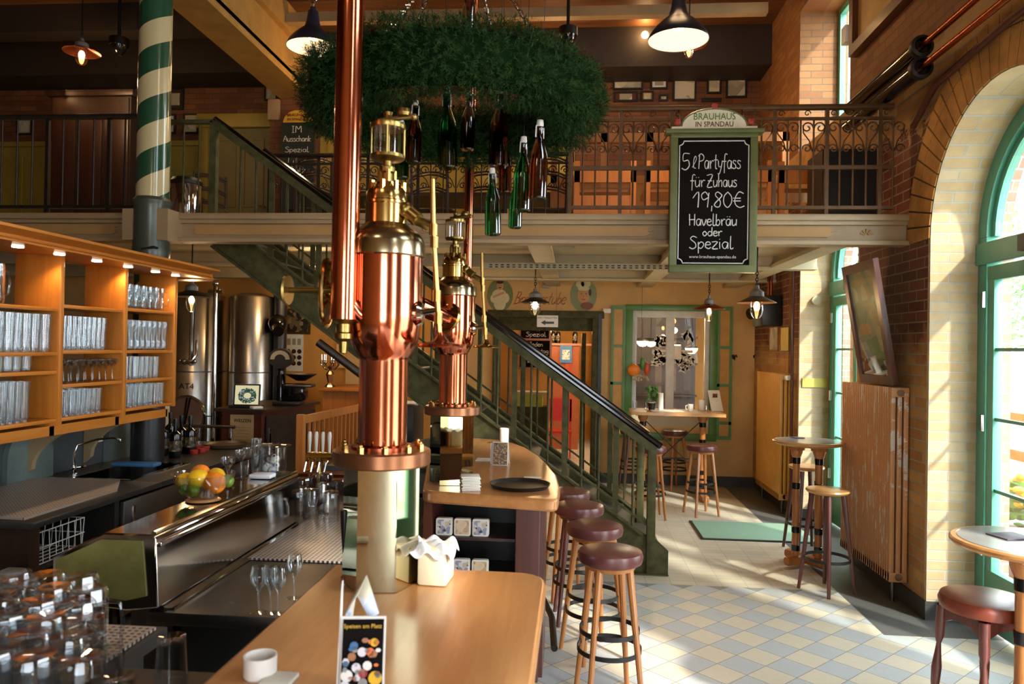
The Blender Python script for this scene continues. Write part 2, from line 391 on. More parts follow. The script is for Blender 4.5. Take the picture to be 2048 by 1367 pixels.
def text(body, name, m, loc, size, rot=(PI/2, 0, 0), parent=None, extrude=.001, sx=1., shear=0., align='CENTER'):
    c = bpy.data.curves.new(name, 'FONT'); c.body = body; c.size = size; c.extrude = extrude; c.align_x = align; c.align_y = 'CENTER'; c.shear = shear; c.resolution_u = 3
    o = bpy.data.objects.new('tmp', c); COL.objects.link(o); bpy.context.view_layer.update()
    me = bpy.data.meshes.new_from_object(o.evaluated_get(bpy.context.evaluated_depsgraph_get())); bpy.data.objects.remove(o); bpy.data.curves.remove(c)
    R = Matrix.Translation(Vector(loc)) @ Euler(rot).to_matrix().to_4x4() @ Matrix.Diagonal((sx, 1, 1, 1)); me.transform(R)
    me.materials.clear(); me.materials.append(M[m]); me.name = name
    q = bpy.data.objects.new(name, me); COL.objects.link(q); adopt(q, parent); return q
# ---- handwriting: one stroke glyphs, x to the right, y up, cap height 1, x height .55
G = {
 'P': ('.05,0 .12,1;.0,.85 .25,1.02 .5,.85 .45,.6 .1,.5', .55), 'a': ('.4,.5 .2,.56 .05,.35 .12,.05 .3,.05 .42,.5;.42,.5 .42,.0', .5),
 'r': ('.05,.55 .1,0;.1,.35 .25,.56 .38,.5', .4), 't': ('.18,.95 .15,.1 .3,.0;.0,.6 .36,.6', .36), 'y': ('.05,.55 .1,.15 .3,.15;.42,.55 .3,.0 .15,-.35 .02,-.3', .46),
 'f': ('.42,.95 .28,1.02 .18,.8 .15,-.3;.0,.5 .34,.5', .38), 's': ('.36,.5 .15,.56 .08,.42 .3,.25 .32,.08 .15,0 .0,.08', .42), 'u': ('.05,.55 .08,.1 .22,.0 .38,.2;.42,.55 .4,.0', .5),
 'ü': ('.05,.55 .08,.1 .22,.0 .38,.2;.42,.55 .4,.0;.12,.75 .14,.8;.32,.75 .34,.8', .5), 'Z': ('.0,.95 .55,.98 .05,.02 .55,.0;.1,.5 .5,.5', .6),
 'h': ('.05,1 .08,0;.08,.35 .28,.55 .38,.4 .38,0', .48), '1': ('.0,.6 .3,1 .28,0', .42), '9': ('.42,.75 .25,1 .05,.8 .15,.5 .42,.65;.45,.95 .38,0', .52),
 ',': ('.1,.1 .08,-.25', .2), '8': ('.4,.85 .2,1 .08,.8 .35,.4 .3,.05 .1,.05 .05,.25 .4,.7 .4,.85', .5), '0': ('.25,1 .05,.7 .05,.25 .25,0 .45,.3 .45,.7 .25,1', .55),
 '€': ('.55,.9 .3,1 .1,.6 .12,.2 .35,0 .6,.1;.0,.6 .4,.6;.0,.42 .4,.42', .6), 'H': ('.05,1 .08,0;.5,1 .48,0;.0,.5 .55,.52', .6), 'v': ('.0,.55 .18,0 .38,.55', .42),
 'e': ('.05,.3 .38,.35 .3,.55 .1,.5 .05,.15 .25,0 .42,.12', .46), 'l': ('.1,1.05 .08,.1 .2,0 .28,.08', .28), 'ℓ': ('.0,.1 .3,.7 .22,.95 .1,.6 .12,.1 .28,.05', .34), 'b': ('.08,1 .06,0;.06,.3 .25,.52 .4,.3 .25,0 .06,.08', .46),
 'ä': ('.4,.5 .2,.56 .05,.35 .12,.05 .3,.05 .42,.5;.42,.5 .42,.0;.14,.75 .16,.8;.34,.75 .36,.8', .5), 'o': ('.22,.55 .04,.3 .2,0 .4,.25 .22,.55', .46), 'd': ('.38,.45 .18,.52 .05,.25 .2,0 .38,.15;.42,1 .4,0', .5),
 'S': ('.5,.9 .25,1.02 .08,.8 .4,.45 .42,.12 .2,-.02 .0,.1', .55), 'p': ('.05,.55 .06,-.4;.06,.35 .25,.56 .42,.35 .25,.02 .06,.1', .48), 'z': ('.02,.55 .38,.55 .04,.02 .42,.0', .45), 'i': ('.08,.55 .1,0;.08,.75 .09,.8', .22),
 '5': ('.5,1 .12,1 .1,.55 .4,.6 .48,.25 .25,0 .0,.1', .58), 'J': ('.1,1 .45,1;.35,1 .35,.2 .18,-.05 .0,.1', .5), 'n': ('.05,.55 .08,0;.08,.35 .25,.56 .38,.4 .38,0', .48), 'D': ('.08,1 .06,0;.0,1 .35,.95 .52,.5 .35,.05 .0,0', .58),
 'g': ('.4,.5 .2,.56 .05,.3 .2,.05 .4,.2;.42,.55 .4,-.25 .2,-.38 .05,-.28', .5), 'I': ('.1,1 .1,0;.0,1 .22,1;.0,0 .22,0', .3), 'M': ('.05,0 .08,1 .3,.5 .52,1 .55,0', .62), 'A': ('.0,0 .28,1 .55,0;.1,.4 .45,.4', .6),
 'c': ('.38,.45 .2,.55 .05,.3 .15,.02 .38,.08', .42), 'k': ('.06,1 .08,0;.38,.55 .1,.25 .4,0', .44), 'G': ('.5,.85 .25,1 .05,.5 .2,.02 .5,.1 .5,.45 .3,.45', .58), 'L': ('.08,1 .06,.02 .48,.0', .5), 'B': ('.08,1 .06,0;.0,1 .35,.95 .35,.6 .08,.52 .42,.42 .4,.08 .0,0', .5),
 'm': ('.05,.55 .08,0;.08,.4 .2,.55 .28,.4 .28,0;.28,.4 .42,.55 .5,.4 .5,0', .6), 'w': ('.0,.55 .12,0 .25,.45 .38,0 .5,.55', .55), ':': ('.1,.4 .1,.45;.1,.05 .1,.1', .2), '.': ('.08,.0 .1,.05', .18), 'ß': ('.06,0 .1,.9 .3,.95 .35,.65 .2,.5 .4,.25 .2,0', .48), ' ': ('', .3)}
def cr(pts, k=4):
    if len(pts) < 3: return pts
    out = []; P4 = [pts[0]]+pts+[pts[-1]]
    for i in range(1, len(P4)-2):
        a, b, c, d = P4[i-1:i+3]
        for j in range(k):
            t = j/k; out.append(tuple(.5*((2*b[q])+(-a[q]+c[q])*t+(2*a[q]-5*b[q]+4*c[q]-d[q])*t*t+(-a[q]+3*b[q]-3*c[q]+d[q])*t**3) for q in range(2)))
    out.append(pts[-1]); return out
def write(mb, s, x0, x1, zb, h, f, r=.004):
    """chalk writing from x0 to x1 on base line zb with cap height h; f(x, z) gives the point on the board"""
    wd = sum(G[c][1] for c in s); k = (x1-x0)/wd; x = x0
    for c in s:
        g, a = G[c]
        for st in g.split(';'):
            if not st: continue
            pts = [tuple(map(float, q.split(','))) for q in st.split()]
            P = [f(x+u*k, zb+v*h) for u, v in cr(pts)]
            if len(P) > 1: mb.tube(P, r, 4)
        x += a*k
# ================================================================ SETTING
XW = 2.5; YB = 10.6; ZG = 2.9; ZC = 6.15
struct(MB().box((-9, -4, -.1), (3.2, 16.5, 0)).build('floor', 'floor'))
struct(MB().box((3.2, -12, -.4), (40, 40, -.06)).build('ground', plain('pavement', 'A8A49C', .9)))
struct(MB().box((-9, -4, ZC), (3.2, YB+.3, ZC+.15)).build('ceiling', 'ceil'))
# right wall with its row of arched openings
AR = .86; ZS = 2.69
def arch_pts(yc, n=22, r=AR): return [(yc+r*math.cos(a), ZS+r*math.sin(a)) for a in [PI*i/n for i in range(n+1)]]
m = MB(); X2 = 3.03
for yc in (7.76, 4.68, 1.6, -1.48):
    A = arch_pts(yc); z1 = 4.15
    for i in range(len(A)-1):                       # wall above the arch, in strips
        (ya, za), (yb, zb) = A[i], A[i+1]
        m.prism([(ya, za), (ya, z1), (yb, z1), (yb, zb)], 'X', XW, X2)
edges = [-4, -1.48-AR, -1.48+AR, 1.6-AR, 1.6+AR, 4.68-AR, 4.68+AR, 7.76-AR, 7.76+AR, YB+.3]
for a, b in zip(edges[::2], edges[1::2]): m.box((XW, a, 0), (X2, b, 4.15))
ups = [(-2.2, -.8), (.9, 2.3), (7.17, 8.76)]        # upper windows
struct(m.build('wall_right', 'brick_y', smooth=0)); m = MB(); ye = -4
for a, b in ups:
    m.box((XW, ye, 4.15), (X2, a, ZC)); m.box((XW, a, 5.75), (X2, b, ZC)); ye = b
m.box((XW, ye, 4.15), (X2, YB+.3, ZC))
struct(m.build('wall_right_upper', 'brick_dimmed', smooth=0))
# pale glazed reveals lining the openings on the side that shows
for i, yc in enumerate((4.68, 7.76)):
    m = MB()
    m.box((XW-.002, yc+AR-.004, 0.12), (2.86, yc+AR+.03, ZS)); A = arch_pts(yc, 26, AR-.003); B = arch_pts(yc, 26, AR+.03)
    for j in range(len(A)-1): m.prism([A[j], B[j], B[j+1], A[j+1]], 'X', XW-.002, 2.86)
    m.box((XW-.002, yc-AR-.03, 0.12), (2.86, yc-AR+.004, ZS))
    struct(m.build('trim_%d' % (i+1), 'brick_pale', smooth=0))
    m = MB(); m.box((2.96, yc+AR-.02, 0), (X2+.01, yc+AR+.03, 3.0)); m.box((2.96, yc-AR-.03, 0), (X2+.01, yc-AR+.02, 3.0))
    A = arch_pts(yc, 22, AR-.01); B = arch_pts(yc, 22, AR+.03)
    for j in range(len(A)-1): m.prism([A[j], B[j], B[j+1], A[j+1]], 'X', 2.96, X2+.01)
    struct(m.build('trim_%d' % (i+3), 'brick_red', smooth=0))
# ring of upright bricks over the arch of the near window
m = MB(); mm = MB()
for yc in (4.68,):
    n = 30
    for i in range(n):
        a0 = PI*(i+.06)/n; a1 = PI*(i+.94)/n; r0 = AR+.004
        for (ra, rb) in ((r0, AR+.235), (AR+.245, AR+.36)):
            if ra > 1.05 and i % 2: pass
            m.prism([(yc+ra*math.cos(a0), ZS+ra*math.sin(a0)), (yc+rb*math.cos(a0), ZS+rb*math.sin(a0)), (yc+rb*math.cos(a1), ZS+rb*math.sin(a1)), (yc+ra*math.cos(a1), ZS+ra*math.sin(a1))], 'X', XW-.012, XW+.02)
        mm.prism([(yc+r0*math.cos(PI*i/n), ZS+r0*math.sin(PI*i/n)), (yc+1.22*math.cos(PI*i/n), ZS+1.22*math.sin(PI*i/n)), (yc+1.22*math.cos(PI*(i+1)/n), ZS+1.22*math.sin(PI*(i+1)/n)), (yc+r0*math.cos(PI*(i+1)/n), ZS+r0*math.sin(PI*(i+1)/n))], 'X', XW-.004, XW+.01)
struct(m.build('trim_5', 'brick_arch', smooth=0)); struct(mm.build('trim_6', 'mortar', smooth=0))
m = MB()
for a, b in zip(edges[::2], edges[1::2]): m.box((XW-.012, a-.012, 0), (2.87, b+.012, .13))
struct(m.build('baseboard_right', 'slate'))
# windows and terrace doors
def arched_window(n, yc, opening):
    X0, X1 = 2.82, 2.92; t = thing('window_%d' % n, None, None, (X1, yc, 0)); t['kind'] = 'structure'
    m = MB(); fw = .11
    A = arch_pts(yc, 26, AR); B = arch_pts(yc, 26, AR-fw)
    for j in range(26): m.prism([A[j], B[j], B[j+1], A[j+1]], 'X', X0, X1)
    for s in (1, -1): m.box((X0, yc+s*(AR-fw), 0), (X1, yc+s*AR, ZS), .006)
    m.box((X0-.02, yc-AR, 2.50), (X1, yc+AR, ZS-.04), .008); m.box((X0+.02, yc-AR+.1, 2.55), (X1+.01, yc+AR-.1, 2.62))
    A = arch_pts(yc, 24, AR-fw); B = arch_pts(yc, 24, AR-fw-.05)
    for j in range(24): m.prism([A[j], B[j], B[j+1], A[j+1]], 'X', X0+.03, X1-.02)
    m.build('frame', 'teal', t)
    for s in (1, -1):                                # the door leaves
        yo = yc+s*(AR-fw-.035); yi = yc+s*.03; m = MB()
        for (ya, yb) in ((yo, yo-s*.085), (yi, yi+s*.085)): m.box((X0-.01, ya, .03), (X0+.05, yb, 2.48), .006)
        for (za, zb) in ((2.38, 2.48), (.03, .42)): m.box((X0-.01, yo, za), (X0+.05, yi, zb), .006)
        for zb in (.95, 1.43, 1.9): m.box((X0+.005, yo, zb), (X0+.03, yi, zb+.022))
        lf = m.build('door_leaf', 'teal', t)
        MB().box((X0+.02, yo, .42), (X0+.026, yi, 2.38)).build('pane', 'glass_win', lf)
        for zz in (.5, 1.35, 2.2): MB().cyl((X0-.02, yo+s*.03, zz), (X0-.02, yo+s*.03, zz+.11), .012, seg=8).build('hinge', 'chrome', t)
    m = MB(); P = [(yc+(AR-fw-.05)*math.cos(PI*i/20), ZS+(AR-fw-.05)*math.sin(PI*i/20)) for i in range(21)]
    m.prism(P, 'X', X0+.05, X0+.056); m.build('fanlight_pane', 'glass_win', t)
    MB().box((X0-.06, yc-.02-.3, 2.53), (X0-.02, yc+.28, 2.63)).build('door_closer', 'steel_dk', t)
arched_window(1, 4.68, True); arched_window(2, 7.76, False)
def upper_window(n, a, b):
    t = thing('window_%d' % n, None, None, (2.95, a, 4.15)); t['kind'] = 'structure'; m = MB()
    for (p, q) in (((2.92, a, 4.15), (2.98, a+.07, 5.75)), ((2.92, b-.07, 4.15), (2.98, b, 5.75)), ((2.92, a, 5.68), (2.98, b, 5.75)), ((2.92, a, 4.15), (2.98, b, 4.22)), ((2.92, (a+b)/2-.03, 4.15), (2.98, (a+b)/2+.03, 5.75))): m.box(p, q)
    m.build('frame', 'teal', t); MB().box((2.95, a, 4.15), (2.955, b, 5.75)).build('pane', 'glass_win', t)
for i, (a, b) in enumerate(ups): upper_window(i+3, a, b)

# back wall: plaster below the gallery with a doorway and a window, brick above
m = MB()
for (x0, x1, z0, z1) in ((-9, -1.14, 0, ZG), (-1.14, .31, 2.36, ZG), (.31, .79, 0, ZG), (.79, 1.87, 0, .80), (.79, 1.87, 2.43, ZG), (1.87, 3.15, 0, ZG)): m.box((x0, YB, z0), (x1, YB+.28, z1))
struct(m.build('wall_back', 'plaster', smooth=0))
struct(MB().box((-9, YB, ZG), (3.15, YB+.28, ZC)).build('wall_back_upper', 'brick_up', smooth=0))
struct(MB().box((-9, -4, 0), (-8.8, YB, ZC)).build('wall_left', 'brick_up', smooth=0))
m = MB()                                             # front wall behind the viewer; its unseen window is added to bring in daylight
for x0, x1 in ((-9, -.4), (1.6, 3.15)): m.box((x0, -4.2, 0), (x1, -4, ZC))
m.box((-9, -4.2, 3.0), (3.15, -4, ZC)); m.box((-9, -4.2, 0), (3.15, -4, .7)); struct(m.build('wall_front', 'plaster', smooth=0))
for i, (x0, x1) in enumerate(((-.4, 1.6),)):
    m = MB()
    for x in (x0, (x0+x1)/2-.04, x1-.08): m.box((x, -4.15, .7), (x+.08, -4.05, 3.0))
    for z in (.7, 2.0, 2.92): m.box((x0, -4.15, z), (x1, -4.05, z+.08))
    struct(m.build('window_%d' % (i+7), 'teal', smooth=0))
    p = light('AREA', 'front_portal', ((x0+x1)/2, -4.25, 1.85), 1, (1, 1, 1), shape='RECTANGLE', size=2.0, size_y=2.3); p.rotation_euler = (PI/2, 0, 0); p.data.cycles.is_portal = True
m = MB()
for (a, b) in ((-9, -1.18), (.36, 2.5)): m.box((a, YB-.02, 0), (b, YB, .14))
struct(m.build('baseboard_back', 'slate'))
struct(MB().box((2.47, 8.95, .14), (XW, YB, 2.87)).build('trim_8', 'brick_y', smooth=0))
# frame of the doorway
m = MB()
for x in (-1.16, .24): m.box((x, YB-.06, 0), (x+.08, YB+.32, 2.36), .006)
m.box((-1.24, YB-.06, 2.30), (.40, YB+.32, 2.40), .006); m.box((-1.14, YB+.02, 2.12), (.31, YB+.06, 2.30), .004)
struct(m.build('door_1', 'green_dk'))
m = MB(); m.box((.32, YB-.07, 0), (.37, YB+.02, 2.36)); struct(m.build('trim_7', 'black'))
# the room behind
m = MB(); m.box((-5, 15.6, 0), (5, 15.8, 3)); m.box((-5, YB+.28, 0), (-4.8, 15.6, 3)); m.box((4.8, YB+.28, 0), (5, 15.6, 3)); struct(m.build('wall_inner', 'orange_plaster', smooth=0))
struct(MB().box((-5, YB+.28, 2.95), (5, 15.8, 3.05)).build('ceiling_inner', 'cream'))
# gallery
m = MB(); z0 = 2.87
m.box((-8.8, 5.99, z0), (-3.22, YB, ZG+.01)); m.box((-3.22, 7.5, z0), (-.02, YB, ZG+.01)); m.box((-.02, 5.99, z0), (XW, YB, ZG+.01))
struct(m.build('gallery_floor', 'cream', smooth=0))
m = MB(); m.box((-8.8, 5.92, 2.72), (XW, 5.99, 2.88))
m.box((-8.8, 5.86, 2.69), (XW, 6.01, 2.725), .006); m.box((-8.8, 5.86, 2.875), (XW, 6.01, 2.925), .01); m.box((-8.8, 5.885, 2.845), (XW, 5.93, 2.88), .004)
struct(m.build('gallery_beam', 'cream_dk'))
m = MB()                                             # raised panels on the beam
def panel(x0, x1):
    p = [(x0, 2.755), (x1-.09, 2.755), (x1-.05, 2.775), (x1-.07, 2.795), (x1-.02, 2.80), (x1-.07, 2.807), (x1-.05, 2.82), (x1-.09, 2.835), (x0, 2.835), (x0-.04, 2.82), (x0-.02, 2.807), (x0-.07, 2.80), (x0-.02, 2.795), (x0-.04, 2.775)]
    m.prism(p, 'Y', 5.908, 5.93)
for x0, x1 in ((-8.3, -5.9), (-5.6, -3.75), (-3.1, -1.4), (-1.0, .62), (.9, 2.0)): panel(x0, x1)
for x in (.78, 2.2, -1.2):
    for a in range(5):
        q = PI*(a+.5)/5; m.tube([(x+.015*math.cos(q), 5.915, 2.77+.015*math.sin(q)), (x+.05*math.cos(q), 5.912, 2.77+.05*math.sin(q))], .006, 6)
struct(m.build('trim_9', plain('beam_panel_paint', 'A8824E', .5, var=.08, nscale=3)))
m = MB()
for x in (-5.2, -.32, .95, 2.12): m.box((x-.06, 6.02, 2.78), (x+.06, YB, 2.87)); m.box((x-.1, 6.02, 2.745), (x+.1, YB, 2.78))
for y in (8.1, 9.6): m.box((-8.8, y-.05, 2.76), (XW, y+.05, 2.87)); m.box((-8.8, y-.08, 2.735), (XW, y+.08, 2.76))
struct(m.build('ceiling_joists', 'cream', smooth=0))
g = MB(); 
for z in (2.70, 2.722):
    for k in range(40): g.box((-.9+k*.06, 7.74, z+.001), (-.9+k*.06+.03, 7.746, z+.011))
lt = MB().box((-1.0, 7.745, 2.69), (1.55, 7.79, 2.75)).build('cable_tray', 'cream'); tag(lt, 'long perforated cream cable tray under the gallery', 'cable tray')
g.build('perforation', 'black', lt, smooth=0)
# big ceiling beams
m = MB(); m.box((-4.17, -4, 5.38), (-3.73, YB, 5.43)); m.box((-4.02, -4, 5.43), (-3.88, YB, 5.80)); m.box((-4.17, -4, 5.76), (-3.73, YB, 5.81)); m.box((-4.17, -4, 5.30), (-3.73, YB, 5.34)); m.box((-3.78, -4, 5.34), (-3.73, YB, 5.78), .01); m.box((-4.17, -4, 5.34), (-4.12, YB, 5.78), .01); m.box((-4.25, -4, 5.81), (-3.65, YB, ZC))
struct(m.build('ceiling_beam', 'beam_gold', smooth=20))
m = MB(); m.box((-8.8, 10.0, 5.62), (XW, YB, ZC)); m.box((-8.8, 7.6, 5.95), (-4.25, 7.9, ZC)); m.box((-8.8, 9.0, 5.80), (-4.25, 9.3, ZC))
for y in (1.0, 3.2, 5.4, 7.4): m.box((-3.65, y, 6.02), (XW, y+.18, ZC))
struct(m.build('ceiling_beam', 'ceil_dk', smooth=0))
struct(MB().box((-3.65, 9.0, 5.86), (XW-.3, 9.12, 5.98)).build('ceiling_beam', 'cream_dk', smooth=0))
# wainscot upstairs and brick pier
m = MB()
m.box((-8.8, YB-.05, ZG), (-5.55, YB, 4.75)); m.box((-8.8, YB-.09, 4.75), (-5.5, YB, 4.82)); m.box((-3.75, YB-.04, ZG), (-.05, YB, 4.9))
for x in (-8.3, -7.3, -6.3): 
    m.box((x-.02, YB-.07, 3.1), (x+.02, YB-.05, 4.6)); 
for k in range(9): m.box((-3.6+k*.4, YB-.06, ZG), (-3.56+k*.4, YB-.04, 4.9))
struct(m.build('trim_10', 'panel_y', smooth=0))
struct(MB().box((-4.33, 10.2, ZG), (-3.72, YB, 5.3)).build('wall_pier', 'brick_up', smooth=0))
m = MB(); m.box((-4.35, 10.15, 5.0), (-4.18, 10.5, 5.3), .02); struct(m.build('trim_11', 'cream_dk'))
# upstairs door
t = thing('door_2', None, None, (-5.0, YB, ZG)); t['kind'] = 'structure'
m = MB(); m.box((-5.5, YB-.1, ZG), (-5.38, YB, 5.1)); m.box((-4.45, YB-.1, ZG), (-4.35, YB, 5.1)); m.box((-5.55, YB-.13, 5.0), (-4.3, YB, 5.2), .01); m.build('door_frame', 'panel_y', t)
m = MB(); m.box((-5.38, YB-.05, ZG), (-4.45, YB, 5.0))
for (z0, z1) in ((3.05, 3.7), (3.85, 4.85)):
    for (a, b) in ((-5.28, -4.97), (-4.87, -4.55)):
        for q in (((a, z0), (b, z0+.03)), ((a, z1-.03), (b, z1)), ((a, z0), (a+.03, z1)), ((b-.03, z0), (b, z1))): m.box((q[0][0], YB-.065, q[0][1]), (q[1][0], YB-.05, q[1][1]))
m.build('door_leaf', 'panel_o', t, smooth=0)
MB().tube([(-4.52, YB-.05, 3.85), (-4.52, YB-.1, 3.85), (-4.6, YB-.11, 3.85)], .012, 6).build('door_handle', 'brass', t)
# back bar partition under the glass shelf
m = MB(); m.box((-3.82, 1.6, 0), (-3.76, 6.45, 1.36))
struct(m.build('wall_bar', plain('dark_grey_wall_panel', '4A4E50', .35, .2, var=.15), smooth=0))
# ================================================================ TAP TOWERS
def hexpts(r, n=6, ph=0): return [(r*math.cos(2*PI*i/n+ph), r*math.sin(2*PI*i/n+ph)) for i in range(n)]
def tower(label, x, y, near):
    t = thing('beer_tap_tower', label, 'beer tap tower', (x, y, 1.1), 0, None, local=True)
    P = hexpts(.122, 6, math.radians(8)); 
    pl = MB().prism(P, 'Z', 0.002, .39).build('mirrored_plinth', 'mirror', t, smooth=0)
    m = MB(); m.lathe([(0, .385), (.15, .385), (.157, .39), (.157, .43), (.15, .436), (.0, .436)], seg=36); fl = m.build('base_flange', plain('bronze_flange', '8A5A3C', .3, .8), t)
    for k in range(10):
        a = 2*PI*k/10; c = (.125*math.cos(a), .125*math.sin(a)); m = MB(); m.cyl((c[0], c[1], .43), (c[0], c[1], .452), .012, seg=6); m.sphere((c[0], c[1], .455), .008, 8); m.build('bolt', 'brass', fl)
    m = MB().lathe([(.078, .43), (.078, .72), (.082, .735), (.09, .745), (.112, .79), (.12, .85), (.121, .88), (.121, 1.06)], seg=40); m.build('copper_vessel', 'copper', t)
    m = MB().lathe([(.10, .436), (.10, .447), (.082, .452), (.082, .45)], seg=32); m.build('copper_collar', 'copper_dk', t)
    m = MB().lathe([(.122, 1.055), (.128, 1.06), (.128, 1.10), (.124, 1.112), (.115, 1.13), (.085, 1.15), (.070, 1.165), (.0, 1.165)], seg=36); m.build('dome_ring', plain('nickel_brass', 'A89878', .2, 1.), t)
    m = MB().lathe([(.068, 1.16), (.068, 1.225), (.072, 1.228), (.072, 1.236), (.067, 1.24), (.067, 1.265), (.058, 1.28), (.04, 1.285), (.036, 1.30), (.0, 1.30)], seg=32)
    for k in range(8):
        a = 2*PI*k/8; m.cyl((.055*math.cos(a), .055*math.sin(a), 1.27), (.055*math.cos(a), .055*math.sin(a), 1.30), .009, seg=6)
    m.build('brass_neck', 'brass', t)
    m = MB().lathe([(.018, 1.29), (.018, 1.33), (.026, 1.335), (.026, 1.35), (.014, 1.355), (.014, 1.37), (.05, 1.375), (.056, 1.38), (.056, 1.39), (.0, 1.39)], seg=24)
    for k in range(4):
        a = 2*PI*k/4+.4; m.cyl((.024*math.cos(a), .024*math.sin(a), 1.29), (.024*math.cos(a), .024*math.sin(a), 1.34), .008, seg=6)
    m.lathe([(.0, 1.475), (.056, 1.475), (.058, 1.48), (.058, 1.49), (.02, 1.495), (.012, 1.52), (.016, 1.53), (.0, 1.535)], seg=24)
    for k in range(4):
        a = 2*PI*k/4+.2; m.cyl((.053*math.cos(a), .053*math.sin(a), 1.385), (.053*math.cos(a), .053*math.sin(a), 1.48), .004, seg=6)
    m.build('sight_glass_mount', 'brass_dk', t)
    MB().lathe([(.044, 1.388), (.044, 1.476)], seg=24).build('sight_glass', 'glass', t)
    m = MB().tube([(-.03, -.01, 1.50), (.03, -.01, 1.508), (.085, -.012, 1.512)], .008, 8); m.sphere((.088, -.012, 1.512), .011, 10); m.lathe([(.0, 0), (.02, .0), (.024, .01), (.02, .022), (0, .024)], (.055, -.012, 1.515), 12); m.build('top_lever', 'brass_dk', t)
    # slanted arm and tall vertical rod with its foot disc
    m = MB().tube([(.06, -.02, 1.215), (.105, -.03, 1.175), (.168, -.04, 1.145)], .016, 10); m.sphere((.068, -.02, 1.21), .026, 12); m.cyl((.082, -.024, 1.198), (.112, -.032, 1.174), .024, seg=12); m.build('side_arm', 'brass_dk', t)
    m = MB().tube([(.160, -.05, 1.30), (.166, -.05, 1.14), (.17, -.05, 1.08), (.192, -.05, .80)], .0085, 10)
    for z, x0 in ((1.14, .166), (.93, .18), (.86, .186), (1.10, .169)): m.cyl((x0, -.05, z-.018), (x0, -.05, z+.018), .0135, seg=12)
    m.build('tap_rod', plain('bronze_rod', 'A8854A', .28, 1., var=.15), t)
    m = MB().lathe([(.0, .775), (.04, .77), (.07, .767), (.074, .772), (.07, .778), (.03, .785), (.016, .80), (.01, .815), (.0, .815)], (.194, -.05, 0), 28); m.build('rod_foot_disc', 'copper_dk' if near else 'brass', t)
    m = MB().cyl((.11, -.03, .875), (.182, -.048, .885), .010, seg=10); m.lathe([(.0, 0), (.036, .0), (.042, .012), (.034, .024), (.0, .03)], (.106, -.02, .875), 20, 'x'); m.build('outlet_fitting', 'steel', t)
    if near:
        pc = (-.103, -.105)
        m = MB().cyl((pc[0]+.02, pc[1], 5.04), (pc[0], pc[1], .85), .0425, seg=28); m.build('copper_pipe', 'copper', t)
        m = MB().tube([(pc[0], pc[1], .98), (pc[0]+.005, pc[1], .92), (pc[0]+.04, pc[1]+.01, .87), (pc[0]+.08, pc[1]+.03, .83)], .032, 14, r1=.022); m.build('branch_pipe', 'copper', t)
        m = MB().lathe([(.042, .86), (.03, .84), (.024, .835), (.024, .81), (.03, .805), (.03, .79), (.014, .78), (.012, .745), (.0, .74)], (pc[0], pc[1], 0), 16); m.build('drain_cock', 'brass_dk', t)
        m = MB().tube([(-.29, -.10, .94), (-.14, -.105, .94)], .0095, 10); m.lathe([(.0, 0), (.045, .0), (.05, .006), (.046, .012), (.0, .014)], (-.295, -.10, .94), 24, 'x')
        m.build('valve_spindle', 'brass_dk', t)
        m = MB(); m.tube([(-.175, -.06+.055*math.cos(2*PI*k/24), .935+.105*math.sin(2*PI*k/24)) for k in range(24)], .009, 8, closed=True)
        for k in range(5):
            a = 2*PI*k/5; m.tube([(-.16, -.06, .935), (-.175, -.06+.055*math.cos(a), .935+.105*math.sin(a))], .006, 6)
        m.lathe([(.0, 0), (.03, .0), (.034, .01), (.034, .05), (.02, .06), (0, .06)], (-.185, -.06, .935), 16, 'x'); m.build('hand_wheel', 'brass', t)
        m = MB().lathe([(.0, 0), (.05, .0), (.055, .03), (.05, .06), (.03, .07), (0, .07)], (-.19, -.02, .98), 20, 'x'); m.build('pressure_gauge', 'brass_dk', t)
    else:
        m = MB().cyl((.065, .13, 5.04), (.055, .13, 1.05), .027, seg=20); m.tube([(.055, .13, 1.06), (.05, .12, 1.0), (.03, .08, .95)], .027, 12); m.build('copper_pipe', 'copper', t)
        m = MB().tube([(-.15, -.26, .99), (-.08, -.16, .955), (-.01, -.10, .92)], .05, 20); m.build('inlet_pipe', 'copper', t)
        d = Vector((.55, -.8, -.25)).normalized()
        m = MB().cyl((-.012, -.105, .93), (-.022, -.12, .935), .085, seg=32)
        for k in range(8):
            a = 2*PI*k/8; m.sphere((-.022+.068*math.cos(a), -.124, .935+.068*math.sin(a)), .008, 8)
        m.build('inlet_flange', 'brass', t)
        m = MB(); m.lathe([(.0, 0), (.045, .0), (.05, .01), (.04, .02), (.0, .03)], (-.16, -.02, .98), 20, 'x'); m.build('valve_cap', 'brass', t)
    return t
tower('large copper beer tap tower on a mirrored plinth on the near counter', -.62, 2.40, True)
tower('smaller looking copper tap tower standing on the far counter', -.69, 4.225, False)

# ================================================================ BAR COUNTERS
def rounded(pts, r, k=5):
    """polygon with its convex corners rounded; pts are (x, y, round?)"""
    out = []; n = len(pts)
    for i, (x, y, f) in enumerate(pts):
        if not f: out.append((x, y)); continue
        p = Vector((x, y)); a = Vector(pts[i-1][:2]); b = Vector(pts[(i+1) % n][:2]); u = (a-p).normalized(); v = (b-p).normalized()
        A = p+u*r; B = p+v*r
        for j in range(k+1): s = j/k; out.append(tuple((A*(1-s)**2+p*2*s*(1-s)+B*s*s)))
    return out
t = thing('bar_counter', 'near wooden bar counter with mirrored plinth and menu stand', 'bar counter', (-.47, 1.2, 0))
p = rounded([(-.835, -.6, 0), (-.09, -.6, 0), (-.082, 2.585, 1), (-.83, 2.585, 0)], .12)
m = MB().prism(p, 'Z', 1.055, 1.1); bt = m.build('worktop', 'wood_bar', t); bt.modifiers.new('b', 'BEVEL').width = .012; bt.modifiers['b'].segments = 2
